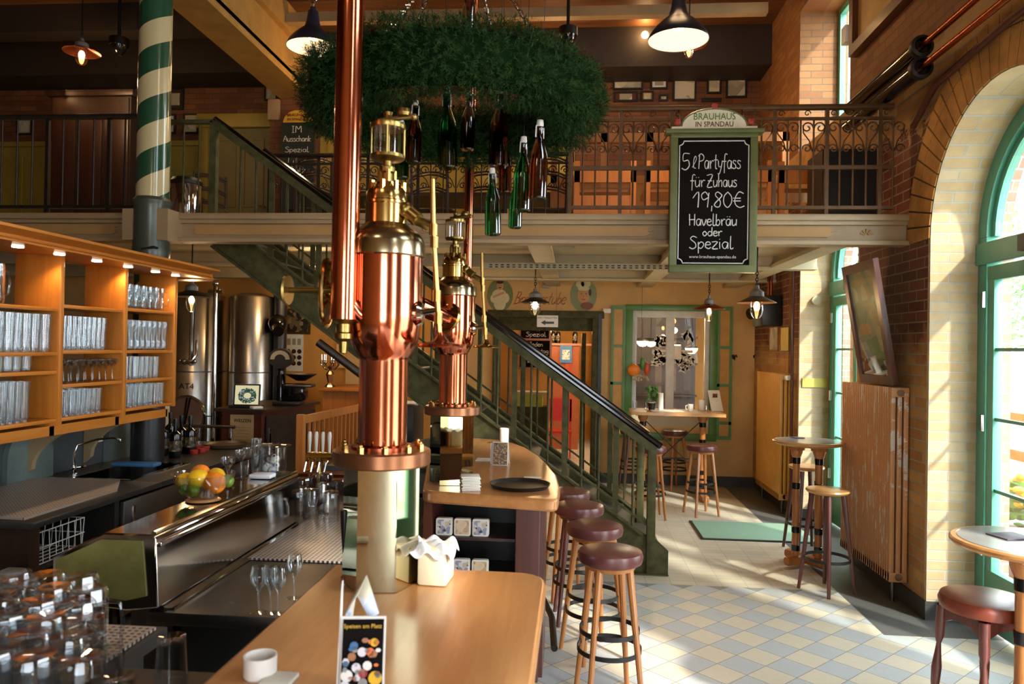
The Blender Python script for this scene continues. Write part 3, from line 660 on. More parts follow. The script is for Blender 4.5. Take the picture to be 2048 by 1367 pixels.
MB().box((-.78, -.6, .08), (-.3, 2.45, 1.055), .01).build('body', 'wood_red', t); MB().box((-.76, -.6, 0), (-.34, 2.4, .08)).build('plinth', 'black', t)
MB().tube([(-.16, -.6, .16), (-.16, 2.3, .16), (-.16, 2.42, .155)], .022, 12).build('foot_rail', 'iron', t)
t = thing('bar_counter', 'far wooden bar counter with curved end and coaster shelf', 'bar counter', (-.5, 4.9, 0))
pts = [(-.80, 3.955, 1), (-.075, 3.82, 1)]
cv = [(-.07, 4.2), (-.10, 4.6), (-.165, 4.98), (-.25, 5.4), (-.37, 5.82), (-.48, 6.06), (-.62, 6.24), (-.8, 6.31), (-1.0, 6.32)]
pts += [(x, y, 0) for x, y in cv]+[(-.98, 5.0, 0)]
p = rounded(pts, .07)
bt = MB().prism(p, 'Z', 1.035, 1.1).build('worktop', 'wood_bar', t); bt.modifiers.new('b', 'BEVEL').width = .014; bt.modifiers['b'].segments = 2
b = MB().box((-.78, 4.42, .08), (-.36, 5.9, 1.035)); b.build('body', wood('orange_panel', '9A5E22', 'B87A30', .4, 'z', .5), t, smooth=0)
b = MB(); b.box((-.80, 4.0, .1), (-.755, 4.42, 1.035)); b.box((-.30, 3.98, .1), (-.17, 4.42, 1.035), .004); b.box((-.17, 4.05, .1), (-.15, 4.42, 1.03)); b.build('side_panel', 'wood_red', t, smooth=0)
b = MB()
for z in (.62, .84): b.box((-.755, 4.02, z-.012), (-.30, 4.4, z+.003))
b.build('shelf', 'wood_dk', t); MB().box((-.755, 4.39, .1), (-.30, 4.42, 1.035)).build('back_panel', 'black', t); MB().box((-.755, 4.0, .1), (-.30, 4.03, .62)).build('lower_panel', 'wood_edge', t)
MB().tube([(-.09, 4.3, .16), (-.12, 4.8, .16), (-.22, 5.3, .16), (-.34, 5.8, .16)], .02, 10).build('foot_rail', 'iron', t)
# coasters leaning on the shelves
def coaster(x, z, label, pm, flip=0):
    c = MB(); c.prism(rounded([(-.045, 0, 1), (.045, 0, 1), (.045, .093, 1), (-.045, .093, 1)], .012, 3), 'Y', 0, .03)
    o = c.build('coaster_pack', 'paper'); o.location = (x, 4.05, z); tag(o, label, 'coasters', None)
    d = MB().box((-.036, -.002, .009), (.036, .0, .084)).build('printed_face', pm, o, smooth=0)
K1 = 'print_b'; K2 = patches('beige_coaster', ['C8B090', 'B89C78', 'CDB898', 'A88868'], 40, .6, 9)
coaster(-.695, .8435, 'left pack of white coasters on the upper counter shelf', K1); coaster(-.595, .8435, 'middle beige pack of coasters on the upper counter shelf', K2); coaster(-.495, .8435, 'right pack of white coasters on the upper counter shelf', K1)
coaster(-.595, .6235, 'white pack of coasters on the lower counter shelf', K1); coaster(-.495, .6235, 'beige pack of coasters on the lower counter shelf', K2); coaster(-.695, .6235, 'pack of coasters half hidden behind the cloth-topped tub', K1)
# things on the far counter
c = at(1040, 973, Z=1.1)
t = thing('serving_tray', 'round black serving tray on the far counter', 'tray', (c.x, c.y, 1.1), 0, local=True)
MB().lathe([(0, .006), (.150, .006), (.165, .022), (.17, .022), (.155, .0), (.0, .0)], seg=40).build('tray_body', 'black', t)
c = at(940, 978, Z=1.1)
t = thing('coaster_stack', 'stack of white beer mats in front of the far plinth', 'coasters', (c.x, c.y, 1.1), .3, local=True)
for k in range(9):
    o = MB().box((-.05, -.05, k*.0085+.001), (.05, .05, k*.0085+.008), .001, Euler((0, 0, random.uniform(-.12, .12))).to_matrix()).build('coaster', 'paper', t)
c = at(1008, 890, Z=1.1); tag(MB().lathe([(0, 0), (.034, 0), (.036, .01), (.036, .13), (.033, .135), (.03, .13), (.03, .09), (0, .09)], c, 24).build('white_beaker', 'white'), 'tall white cylinder candle holder at far counter end', 'candle holder')
def menu(name, label, c, rz, w, h, mat_, lean=.12, back=True):
    t = thing(name, label, 'menu card', c, rz, local=True)
    MB().prism([(-.0, 0), (.004, 0), (.004+lean*h, h), (lean*h, h)], 'X', -w/2, w/2).build('stand_back', 'white', t)
    MB().prism([(-.004, .004), (-.002, .004), (-.002+lean*h, h*.97), (-.004+lean*h, h*.97)], 'X', -w/2+.004, w/2-.004).build('printed_card', mat_, t, smooth=0)
    if back: MB().prism([(.10, 0), (.104, 0), (lean*h+.004, h), (lean*h, h)], 'X', -w/2, w/2).build('rear_leg', 'white', t)
    return t
c = at(1000, 930, Z=1.1); t = menu('menu_stand', 'small menu card in a stand on the far counter', c, -.05, .10, .15, 'menu2'); MB().box((-.07, .03, .0), (-.02, .05, .14)).build('white_card', 'paper', t)
c = at(970, 920, Z=1.1); tag(MB().box(c+Vector((-.06, -.05, .001)), c+Vector((.13, .07, .006)), 0).build('leaflet', 'paper'), 'white leaflets lying flat behind the small menu stand', 'leaflet')
c = at(1065, 955, Z=1.1); tag(MB().box(c+Vector((-.05, -.02, .001)), c+Vector((.05, .02, .004)), 0).build('bill_slip', 'paper'), 'small white slip of paper by the round tray', 'paper')
c = at(845, 895, Z=1.1)+Vector((.22, -.3, 0))
tag(MB().box(c+Vector((-.09, -.22, .001)), c+Vector((.06, .22, .02)), .004).build('folded_cloth', 'fabric'), 'folded white cloth on the far counter behind the tower', 'cloth')
# near counter things
t = menu('menu_stand', 'blurred black menu card in a folding stand on near counter', at(717, 1400, Z=1.1)+Vector((0, .02, 0)), .15, .098, .165, plain('black_card', '100C0A', .8, Specular_IOR_Level=.1), .16, False)
m = MB().prism([(0, 0), (.003, 0), (.055, .17), (.06, .235), (.048, .21), (.035, .16)], 'X', -.055, -.052); m.build('folded_sheet', 'white', t)
m = MB()
m.quad((-.054, .0, .0), (-.052, .10, .02), (-.03, .13, .20), (-.045, .05, .16)); m.quad((-.045, .05, .16), (-.03, .13, .20), (-.004, .10, .235), (-.02, .06, .20)); m.quad((-.02, .06, .20), (-.004, .10, .235), (.03, .06, .16), (.01, .05, .15))
q = m.build('curled_flyer', patches('pale_flyer', ['B0B8CC', 'C8CCD8', 'D0C8B0', 'A8B4C8'], 30, .5, 2), t); q.modifiers.new('s', 'SOLIDIFY').thickness = .001
text('Speisen am Platz', 'card_title', 'yellow', (0.0, .008, .150), .0125, (PI/2-.16, 0, 0), t, .0003)
def blob(x, z, r, mt, nm, n=12, sq=1.):
    MB().prism([(x+r*math.cos(2*PI*i/n), z+sq*r*math.sin(2*PI*i/n)) for i in range(n)], 'Y', 0, .0005).build(nm, mt, t, smooth=0).matrix_basis = Matrix.Translation((0, -.0058, 0)) @ Matrix(((1, 0, 0, 0), (0, 1, .16, 0), (0, 0, 1, 0), (0, 0, 0, 1)))

_r = random.Random(12)
for k in range(26): blob(_r.uniform(-.042, .036), _r.uniform(.02, .075) if k < 16 else _r.uniform(.08, .12), _r.uniform(.004, .008), _r.choice(['fabric', 'white', 'copper_dk', 'grey', 'wood_edge', 'blue']), 'printed_petal', 6, _r.uniform(.6, 1.3))
for x, z, r, mt, nm in ((-.032, .045, .013, 'white', 'printed_rose'), (-.012, .062, .010, 'fabric', 'printed_rose'), (.012, .066, .010, 'white', 'printed_rose'), (-.036, .025, .010, 'fabric', 'printed_rose'), (.030, .040, .015, 'yellow', 'printed_lemon'), (.003, .050, .010, 'red', 'printed_glass'), (.003, .030, .010, 'grey', 'printed_glass'), (.000, .095, .010, 'fabric', 'printed_bottle'), (-.018, .108, .009, 'blue', 'printed_bottle'), (.018, .095, .009, 'copper_dk', 'printed_dish'), (-.022, .085, .009, 'wood_edge', 'printed_dish'), (.026, .115, .009, 'yellow', 'printed_star')):
    blob(x, z, r, mt, nm)
MB().prism([(.0, .012), (.048, .016), (.048, .026), (.0, .02)], 'Y', -.0046, -.004).build('white_banner', 'white', t, smooth=0)
c = at(520, 1352, Z=1.1); 
t = thing('tealight_cup', 'blurred white cup at the bottom edge of near counter', 'cup', c, 0, local=True)
MB().lathe([(0, 0), (.034, 0), (.037, .004), (.038, .05), (.034, .05), (.033, .01), (0, .008)], seg=28).build('cup_body', 'white', t)
tag(MB().box(c+Vector((.02, -.06, .001)), c+Vector((.09, .01, .012)), .003).build('paper_napkin', 'paper'), 'white napkin beside the blurred white cup', 'napkin')
c = at(868, 1163, Z=1.1)
t = thing('cutlery_tub', 'cream plastic tub with a white cloth on top', 'tub', c, -.06, local=True)
MB().box((-.045, -.05, .0), (.052, .07, .118), .01).build('tub_body', plain('cream_plastic', 'DCD2B4', .4, var=.03), t); MB().box((-.075, -.02, .0), (-.05, .09, .12), .01).build('second_tub', plain('tan_plastic', 'B07840', .4, var=.05), t)
m = MB(); N = 9
g = [[m._v((-.09+.16*i/N, -.065+.15*j/N, .122+.018*math.sin(i*1.7+j*.9)+.01*math.cos(j*2.3)-(.03 if j == 0 or i == N else 0))) for j in range(N+1)] for i in range(N+1)]
for i in range(N):
    for j in range(N): m.bm.faces.new((g[i][j], g[i+1][j], g[i+1][j+1], g[i][j+1]))
q = m.build('cloth', 'fabric', t, smooth=60); q.modifiers.new('s', 'SOLIDIFY').thickness = .006; q.modifiers.new('u', 'SUBSURF').levels = 1
# black tap handle leaning against the plinth
c = at(690, 1165, Z=1.1)
m = MB(); tt = thing('beer_tap', 'slim chrome beer tap with a black handle by the near plinth', 'beer tap', c, 0, local=True)
MB().cyl((0, 0, 0), (0, 0, .16), .006, seg=10).lathe([(0, 0), (.014, 0), (.014, .02), (.006, .03)], (0, 0, 0), 12).build('tap_stem', 'chrome', tt); MB().lathe([(.006, .10), (.01, .14), (.016, .22), (.016, .235), (0, .24)], (-.004, 0, 0), 14).build('tap_handle', 'black', tt)
# bag and cable hanging from the far counter
c = at(1045, 1110, Y=4.2); t = thing('hanging_bag', 'small grey bag hanging beside the coaster shelf', 'bag', c, 0, local=True)
m = MB().sphere((0, 0, 0), .045, 12, (1, .8, 1.1)); m.sphere((.005, -.02, .05), .03, 10); m.build('bag_body', plain('grey_nylon', '7A746E', .7), t); MB().tube([(-.02, 0, .05), (0, 0, .16), (.03, 0, .05), (.09, 0, -.1)], .004, 6).build('cord', 'black', t)
# ================================================================ STEEL BAR STATION AND BACK BAR
t = thing('bar_gantry', 'raised stainless steel drinks shelf carrying the fruit bowl', 'steel shelf', (-1.75, 3.4, 0))
m = MB(); pr = [(-1.96, .885), (-1.96, 1.05), (-1.755, 1.148), (-1.567, 1.148), (-1.552, 1.135), (-1.536, .875), (-1.66, .86)]
q = m.prism(pr, 'Y', 2.69, 4.15).build('housing', 'steel', t, smooth=20); q.modifiers.new('b', 'BEVEL').width = .006
MB().box((-1.555, 2.70, 1.10), (-1.535, 4.14, 1.118), .004).build('front_rail', 'chrome', t); MB().tube([(-1.565, 2.70, 1.15), (-1.565, 4.14, 1.15)], .010, 8).build('edge_bead', 'chrome', t)
pq = MB().prism([(-1.94, .93), (-1.94, 1.04), (-1.76, 1.125), (-1.60, 1.125), (-1.58, .92), (-1.66, .90)], 'Y', 2.684, 2.69).build('end_panel', plain('olive_reflection_steel', '9C9A5C', .3, .35, var=.2, nscale=12), t)  # yellow-green reflection on the steel is put into the base colour
MB().box((-1.80, 2.95, 0), (-1.62, 4.10, .88)).build('stand', 'steel_dk', t)
c = at(1120/2, 1135, Z=.95)
t = thing('steel_worktop', 'low stainless worktop with drip tray behind the bar', 'worktop', (-1.2, 3.0, 0))
MB().box((-1.6, 2.72, .80), (-.90, 5.0, .85), .006).build('top', 'steel_dk', t); MB().box((-1.56, 2.9, 0), (-.95, 5.0, .80)).build('cabinet', 'cabinet_dk', t)
MB().box((-1.52, 3.42, .851), (-1.02, 4.35, .862), .004).build('drip_tray', 'perf', t)
t = thing('splash_guard', 'mirror like steel splash panel under the raised shelf', 'steel panel', (-1.5, 3.0, 0))
MB().prism([(2.72, .852), (2.72, .872), (4.1, .872), (4.1, .852)], 'X', -1.55, -1.53).build('panel', 'steel', t); MB().box((-1.53, 2.74, .8505), (-1.50, 4.0, .86)).build('ledge', 'steel', t)
t = thing('glass_rack_counter', 'low dark counter with upturned mugs at the bottom left corner', 'counter', (-1.4, 1.8, 0))
MB().box((-2.3, .4, .93), (-1.27, 2.28, .97)).box((-1.27, .4, .93), (-.90, 1.98, .97)).build('top', 'cabinet_dk', t, smooth=0); MB().box((-2.25, .5, 0), (-1.3, 2.2, .93)).build('body', 'cabinet_dk', t)
MB().box((-2.2, 1.2, .971), (-1.29, 2.25, .98)).build('glass_mat', 'perf', t)
# ---- glassware prototypes (thin shells)
def mug(kr=.04, h=.15):
    t = thing('beer_mug', '', 'beer mug', local=True)
    MB().lathe([(0, .006), (kr*.9, .004), (kr, .015), (kr*1.02, h*.5), (kr, h), (kr-.004, h), (kr-.006, .02), (0, .014)], seg=20, flute=.07).build('glass_body', 'glass', t)
    MB().tube([(kr*.95, 0, h*.82), (kr+.03, 0, h*.8), (kr+.036, 0, h*.5), (kr+.028, 0, h*.25), (kr*.95, 0, h*.22)], .0055, 7).build('handle', 'glass', t)
    return t
def single(name, prof, mat_='glass', seg=16, flute=0.):
    o = MB().lathe(prof, seg=seg, flute=flute).build(name, mat_); return o
def tallglass(h=.19, r=.031): return single('beer_glass', [(0, .012), (r*.72, .010), (r*.78, 0), (r*.8, .01), (r*.86, h*.4), (r, h), (r-.003, h), (r*.8, .02), (0, .018)])
def wheat(h=.21): return single('wheat_beer_glass', [(0, .012), (.024, .0), (.027, .01), (.021, .05), (.024, .09), (.034, .15), (.032, h), (.029, h), (.021, .09), (.016, .02), (0, .02)])
def tumbler(h=.11, r=.036): return single('tumbler', [(0, .01), (r*.8, 0), (r*.82, .008), (r, h), (r-.003, h), (r*.78, .014), (0, .012)])
def wineg(h=.19): return single('wine_glass', [(.034, 0), (.032, .003), (.006, .008), (.0045, .02), (.0045, .085), (.012, .10), (.032, .125), (.035, .15), (.028, h), (.0265, h), (.033, .15), (.03, .126), (.01, .104)])
PR = {}
def setg(key, o): PR[key] = [o, False]; return o
setg('mug', mug()); setg('bigmug', mug(.046, .19)); setg('tall', tallglass()); setg('mid', tallglass(.155, .03)); setg('small', tumbler(.10, .03)); setg('wheat', wheat()); setg('wine', wineg()); setg('tumbler', tumbler(.115, .04)); setg('goblet', wineg(.155))
CATN = {'mug': 'beer mug', 'bigmug': 'beer mug', 'tall': 'beer glass', 'mid': 'beer glass', 'small': 'glass', 'wheat': 'beer glass', 'wine': 'wine glass', 'tumbler': 'tumbler', 'goblet': 'goblet'}
def put(key, loc, label, group=None, rz=0., flip=False, scale=1.):
    p = PR[key]
    if not p[1]: o = p[0]; p[1] = True
    else: o = dup(p[0])
    o.location = loc; o.rotation_euler = (PI if flip else 0, 0, rz); o.scale = (scale,)*3
    for k in ('group',):
        if k in o: del o[k]
    tag(o, label, CATN[key], group); return o
# foreground mugs and tumblers
k = 0
for r in range(6):
    for c_ in range(6):
        y = 1.56+.108*r; x = -.635*y-.075-.104*c_-.03*(r % 2)
        put('bigmug', (x, y, .9805+.19*1.08), 'upturned ribbed beer mug in the crowd at the bottom left', 'mugs in the bottom left corner', random.uniform(0, 6), True, 1.08)
c = (-1.06, 1.93, 1.095)
for i, (x, y, lb) in enumerate(((-1.045, 1.90, 'upturned tumbler nearest the wooden bar at bottom left'), (-1.16, 1.80, 'middle upturned tumbler beside the mugs'), (-1.04, 1.66, 'cropped upturned tumbler at the bottom edge'))):
    put('tumbler', (x, y, .971+.125), lb, None, 0, True, 1.08)
# wine glasses on the ledge
for i, (px, py, lb) in enumerate(((497, 1240, 'leftmost tall wine glass on the steel ledge'), (512, 1250, 'second wine glass on the steel ledge, close to the first'), (549, 1232, 'third wine glass on the steel ledge'), (588, 1195, 'rightmost wine glass by the edge of the wooden bar'))):
    q = at(px, py, Z=.852); q.x = max(-1.25, min(-.93, q.x)); put('wine', (q.x, max(2.76, q.y), .8515), lb, None, 0, False, .92)
# hanging round of mugs on the drip tray
for i, (px, py) in enumerate(((600, 1030), (622, 1035), (645, 1020), (662, 1040), (676, 1010), (628, 1000), (652, 995), (606, 1008))):
    q = at(px, py, Z=.865); put('mug', (q.x, q.y, .8635+.15*1.15), 'upturned glass mug on the perforated drip tray', 'mugs on the drip tray', random.uniform(2, 4), True, 1.15)
# fruit bowl and its fruit
c = at(405, 995, Z=1.152); c.x = -1.68; c.y = 3.30
t = thing('fruit_bowl', 'clear glass bowl of citrus fruit on the steel shelf', 'fruit bowl', (c.x, c.y, 1.1495), 0, local=True)
MB().lathe([(0, .004), (.05, .004), (.055, .0), (.058, .01), (.09, .04), (.125, .085), (.138, .125), (.134, .125), (.12, .085), (.085, .045), (.05, .014), (0, .012)], seg=36).build('bowl_body', 'glass', t)
MB().lathe([(0, .0), (.07, .0), (.078, .004), (.07, .009), (.06, .012)], seg=30).build('wooden_foot', 'wood_bar', t)
for x, y, z, r, mt, nm, lb in ((-.075, -.01, .085, .042, 'lemon', 'lemon', 'yellow lemon at the left of the fruit bowl'), (-.01, -.03, .105, .043, 'lemon', 'lemon', 'yellow lemon in the middle of the fruit bowl'), (.062, -.02, .085, .05, 'orange', 'orange', 'large orange at the right of the fruit bowl'), (-.02, -.055, .055, .030, 'lime', 'lime', 'green lime low at the front of the bowl'), (.105, .02, .09, .03, 'lime', 'lime', 'green lime behind the large orange'), (-.04, .05, .11, .045, 'orange', 'orange', 'orange at the back of the fruit bowl'), (.03, .06, .10, .042, 'lemon', 'lemon', 'lemon at the back of the fruit bowl'), (-.065, -.04, .055, .027, 'lime', 'lime', 'small lime under the left lemon')):
    s3 = (1.18, .95, .95) if nm != 'orange' else (1, 1, 1)
    q = MB().sphere((0, 0, 0), r, 20, s3, Euler((0, random.uniform(-.4, .4), random.uniform(0, 3))).to_matrix()).build(nm, mt, smooth=80); q.location = (c.x+x, c.y+y, 1.1495+z); tag(q, lb, nm)
# glasses and jug behind the bowl
for i, (px, py, ky, lb) in enumerate(((438, 955, 'goblet', 'goblet just behind the fruit bowl'), (470, 950, 'goblet', 'middle goblet on the steel shelf'), (492, 930, 'small', 'short tumbler behind the goblets'), (505, 925, 'tall', 'slim tall glass beside the clear bucket'), (520, 920, 'tall', 'second slim tall glass touching the clear bucket'), (455, 975, 'goblet', 'nearest goblet right of the fruit bowl'))):
    q = at(px, py, Z=1.15); put(ky, (min(-1.60, max(-1.76, q.x)), min(4.05, q.y), 1.150), lb, None, 0)
q = at(548, 935, Z=1.15)
tb = thing('ice_bucket', 'clear cylindrical ice bucket with a flat lid', 'ice bucket', (-1.66, 4.05, 1.1495), 0, local=True)
MB().lathe([(0, .004), (.062, .003), (.068, .01), (.07, .15), (.067, .15), (.064, .012), (0, .01)], seg=28).build('bucket_body', 'glass', tb); MB().lathe([(0, .152), (.085, .152), (.095, .156), (.085, .161), (0, .163)], seg=28).build('lid', 'glass', tb)
m = MB()
for k in range(14): m.sphere((random.uniform(-.035, .035), random.uniform(-.035, .035), .02+random.uniform(0, .08)), .02, 8, (1, 1, .5), Euler((random.random()*3, random.random()*3, 0)).to_matrix())
m.build('wrapped_sweets', 'print_b', tb)
tag(MB().box((-1.72, 3.86, 1.1495), (-1.60, 3.95, 1.175), .01).build('bar_cloth', 'fabric'), 'crumpled white bar cloth between the glasses', 'cloth')

# ---- shelf of glasses
t = thing('glass_shelf', 'orange wooden glass shelf unit with downlights in its cornice', 'shelf unit', (-3.2, 4.5, 1.38))
XF, XK = -3.06, -3.34; ups_ = [5.51, 4.87, 4.23, 3.59, 2.95]
for y in ups_: MB().box((XK, y-.018, 1.36 if y < 5.5 else 1.38), (XF+.01, y+.018, 2.40), .003).build('upright', 'wood_shelf_v', t)
def shelf(y0, y1, z, d=0): MB().box((XK, y0+.018, z-.022), (XF, y1-.018, z), .003).build('shelf_board', 'wood_shelf', t)
bays = [(4.87, 5.51, (2.10, 1.81, 1.605, 1.41)), (4.23, 4.87, (2.085, 1.81, 1.605, 1.405)), (3.59, 4.23, (2.06, 1.80, 1.69, 1.405)), (2.95, 3.59, (2.06, 1.80, 1.69, 1.405))]
for a, b, zs in bays:
    for z in zs: shelf(a, b, z)
m = MB(); cp = [(-3.36, 2.385), (-2.86, 2.365), (-2.80, 2.36), (-2.80, 2.37), (-2.84, 2.385), (-2.84, 2.40), (-2.78, 2.41), (-2.75, 2.42), (-2.75, 2.435), (-3.36, 2.46)]
m.prism(cp, 'Y', 2.6, 5.60).build('cornice', 'wood_shelf', t)
m = MB().box((-3.36, 5.60, 2.36), (-2.90, 5.78, 2.46)).build('cornice_end', 'wood_shelf', t)
MB().box((XK, 2.95, 1.30), (XF-.04, 5.5, 1.36)).build('lower_rail', 'wood_shelf', t)
for y in (4.127, 4.47, 4.80, 5.13, 5.40, 5.66, 3.8, 3.45):
    x = -3.22 if y > 5.5 else -3.26
    o = MB().lathe([(0, 0), (.022, 0), (.028, -.004), (.03, .002)], (x if False else -3.0, y, 2.369), 20).build('downlight', 'spot', t)
    l = light('SPOT', 'downlight_lamp', (-3.05, y, 2.355), 5, (1, .70, .40), spot_size=2.2, spot_blend=.8, shadow_soft_size=.02); 
def fill(ky, bay, sh, n, rows, y0, y1, label, scale=1., flip=False):
    a, b, zs = bays[bay]; z = zs[sh]+.0008
    for i in range(n):
        for r in range(rows):
            y = b-.018-.045-(y0+(y1-y0)*i/max(1, n-1))*(b-a-.13)+random.uniform(-.004, .004); x = (XF-.09-.13*r) if 'mug' in ky else (XF-.04-.085*r+random.uniform(-.004, .004))
            h = {'tall': .19, 'mid': .155, 'small': .10, 'wheat': .21, 'mug': .15, 'bigmug': .19}.get(ky, 0)
            put(ky, (x, y, z+(h*scale if flip else 0)), label, label, 0, flip, scale)
B3, B2, B1 = 'right bay', 'middle bay', 'left bay'
fill('mug', 0, 0, 7, 2, .05, 1, 'beer mug on the top shelf of the right bay', 1.15)
fill('wheat', 0, 1, 8, 2, .05, 1, 'curved wheat beer glass on the second shelf of the right bay', 1.0)
fill('mid', 0, 2, 7, 3, .25, 1, 'straight glass on the third shelf of the right bay', 1.0)
fill('mid', 0, 3, 8, 3, .1, 1, 'straight glass on the bottom shelf of the right bay', .98)
fill('tall', 1, 1, 9, 3, .25, 1, 'tall straight glass on the second shelf of the middle bay', 1.1)
fill('goblet', 1, 2, 8, 2, .0, 1, 'stemmed goblet on the third shelf of the middle bay', .95)
fill('mid', 1, 3, 8, 3, .3, 1, 'straight glass on the bottom shelf of the middle bay', 1.0)
fill('bigmug', 2, 0, 3, 2, .68, 1, 'large beer mug on the top shelf of the left bay', 1.15)
fill('tall', 2, 1, 8, 3, .05, 1, 'tall straight glass on the second shelf of the left bay', 1.15)
fill('small', 2, 2, 6, 2, .3, 1, 'short glass on the third shelf of the left bay', .95)
fill('tall', 2, 3, 7, 2, .35, 1, 'tall straight glass on the bottom shelf of the left bay', 1.2)

# ---- counter with sink
t = thing('sink_counter', 'dark back bar counter with steel sink and drainer', 'counter', (-3.3, 4.8, 0))
cx0, cx1, y0, y1 = -3.76, -2.84, 3.75, 7.1
m = MB()
for a in ((cx0, y0, .865), ): m.box(a, (cx1, 5.0, .90), .004)
m.box((cx0, 5.0, .865), (-3.52, 5.75, .90)); m.box((-3.08, 5.0, .865), (-2.84, 5.75, .90)); m.box((cx0, 5.75, .865), (cx1, y1, .90)); m.build('worktop', 'cabinet_dk', t)
m = MB(); m.box((-3.52, 5.0, .72), (-3.08, 5.75, .725)); m.box((-3.52, 5.0, .72), (-3.515, 5.75, .903)); m.box((-3.085, 5.0, .72), (-3.08, 5.75, .903)); m.box((-3.52, 5.0, .72), (-3.08, 5.005, .903)); m.box((-3.52, 5.745, .72), (-3.08, 5.75, .903)); m.box((-3.54, 4.98, .90), (-3.06, 5.02, .906)); m.box((-3.54, 5.73, .90), (-3.06, 5.77, .906)); m.box((-3.10, 4.98, .90), (-3.05, 5.77, .906)); m.build('sink_basin', 'steel', t)
MB().prism([(-3.70, 3.85), (-2.93, 3.80), (-2.93, 4.62), (-3.12, 4.95), (-3.70, 4.95)], 'Z', .901, .915).build('drainer', 'perf', t)
MB().box((cx0+.02, 3.9, 0), (-3.72, y1, .865)).build('carcass', 'cabinet_dk', t); MB().box((-3.7, 3.80, 0), (-2.90, 3.88, .865)).build('end_panel', 'wood_dk', t)
MB().box((-3.7, 4.55, 0), (-2.90, 4.60, .865)).build('end_panel', 'cabinet_dk', t); MB().box((-2.9, 4.60, .1), (-2.87, 5.5, .84), .004).build('door', 'steel_dk', t); MB().box((-2.9, 5.52, .1), (-2.87, 6.3, .84), .004).build('door', 'steel_dk', t); MB().box((-2.9, 6.32, .1), (-2.87, 7.05, .84), .004).build('door', 'steel_dk', t)
for yy in (4.68, 5.60, 6.40): MB().box((-2.868, yy, .62), (-2.85, yy+.02, .80), .003).build('door_handle', 'chrome', t)
c = at(165, 940, Z=.9)
t = thing('sink_tap', 'chrome mixer tap with a swivel spout over the sink', 'tap', (-3.60, 5.15, .9), 0, local=True)
m = MB().lathe([(0, 0), (.03, 0), (.03, .01), (.018, .02), (.018, .07), (.0, .075)], seg=16); m.tube([(0, 0, .05), (0, 0, .15), (.01, .02, .21), (.08, .12, .24), (.15, .22, .245), (.18, .26, .23), (.185, .265, .20)], .0085, 10); m.build('spout', 'chrome', t)
for s in (-1, 1): m = MB().cyl((0, 0, .05), (.03, s*.05, .05), .010); m.lathe([(0, -.01), (.02, -.01), (.024, 0), (.02, .01), (0, .01)], (.035, s*.055, .052), 8); m.build('tap_knob', 'chrome', t)
tag(MB().box((-3.55, 5.50, .906), (-3.2, 5.62, .935), .012).build('blue_cloth', 'blue'), 'blue cloth lying over the sink edge', 'cloth')
# marble arches on the bar wall
def archpl(y, r, label):
    m = MB(); pts = [(y-r, .90), (y+r, .90)]+[(y+r*math.cos(PI*i/16), 1.05+r*1.1*math.sin(PI*i/16)) for i in range(17)]
    tag(m.prism(pts, 'X', -3.758, -3.72).build('marble_panel', 'marble'), label, 'panel')
archpl(4.88, .22, 'grey arched marble panel behind the drainer')
archpl(5.90, .17, 'grey arched marble panel behind the tap')
for y, lb in ((3.59, 'curved wooden bracket at the near end under the glass shelf'), (4.23, 'curved wooden bracket under the left bay of the shelf'), (4.87, 'curved wooden bracket under the middle of the glass shelf'), (5.50, 'curved wooden bracket at the far end of the shelf')):
    m = MB(); pts = [(-3.755, 1.355), (-3.10, 1.355), (-3.10, 1.31)]+[(-3.10-.60*math.sin(PI/2*i/8), 1.30-.32*(1-math.cos(PI/2*i/8))) for i in range(9)]+[(-3.755, .93)]
    tag(m.prism(pts, 'Y', y-.02, y+.02).build('shelf_bracket', 'wood_dk' if y < 4 else 'cream_dk'), lb, 'bracket')
for i, (px, py) in enumerate(((196, 872), (236, 865))):
    q = at(px, py, X=-3.755); tag(MB().box((-3.758, q.y-.045, q.z-.045), (-3.74, q.y+.045, q.z+.045), .006).build('wall_socket', 'white'), ('left' if i == 0 else 'right')+' white socket plate on the dark bar wall', 'socket')
# dark bottles
def liq(): 
    t = thing('liquor_bottle', '', 'bottle', local=True)
    MB().lathe([(0, 0), (.040, 0), (.043, .006), (.043, .15), (.038, .175), (.016, .195), (.014, .26), (.0, .262)], seg=20).build('bottle_body', 'black_gloss', t)
    MB().lathe([(.0437, .05), (.0437, .125)], seg=20).build('label', 'label_b', t); MB().lathe([(0, .285), (.017, .285), (.018, .26), (.017, .235), (.0155, .235)], seg=16).build('cap', 'black', t); return t
L0 = liq(); first = True
for px, py, lb in ((302, 912, 'leftmost black liquor bottle on the back bar'), (325, 910, 'second black liquor bottle from the left'), (350, 915, 'front middle black liquor bottle with gold label'), (362, 905, 'black liquor bottle just behind the front middle one'), (380, 906, 'rightmost black liquor bottle on the back bar'), (340, 896, 'black liquor bottle at the back of the group')):
    q = at(px, py, Z=.9)
    o = L0 if first else dup(L0); first = False; o.location = (q.x, q.y, .9005); o['label'] = lb; o.scale = (1.1, 1.1, 1.15)
q = at(452, 892, Z=.905); t = thing('serving_tray', 'brown round tray on the back bar by the cabinet', 'tray', (q.x, q.y, .905), 0, local=True); MB().lathe([(0, .012), (.17, .012), (.19, .03), (.195, .03), (.18, .0), (0, .0)], seg=36).build('tray_body', plain('brown_tray', '4A3A26', .4), t)
for i, (px, py) in enumerate(((388, 905), (404, 902), (396, 896), (412, 898))):
    q = at(px, py, Z=.91); tag(MB().lathe([(0, 0), (.03, 0), (.034, .02), (.034, .035), (.0, .04)], (q.x, q.y, .9005), 14).build('snack_tin', 'red'), 'small red and white tin beside the black bottles', 'tin', 'red and white tins')
t = thing('wire_basket', 'white wire basket under the drainer', 'basket', (-3.1, 4.1, .5)); m = MB()
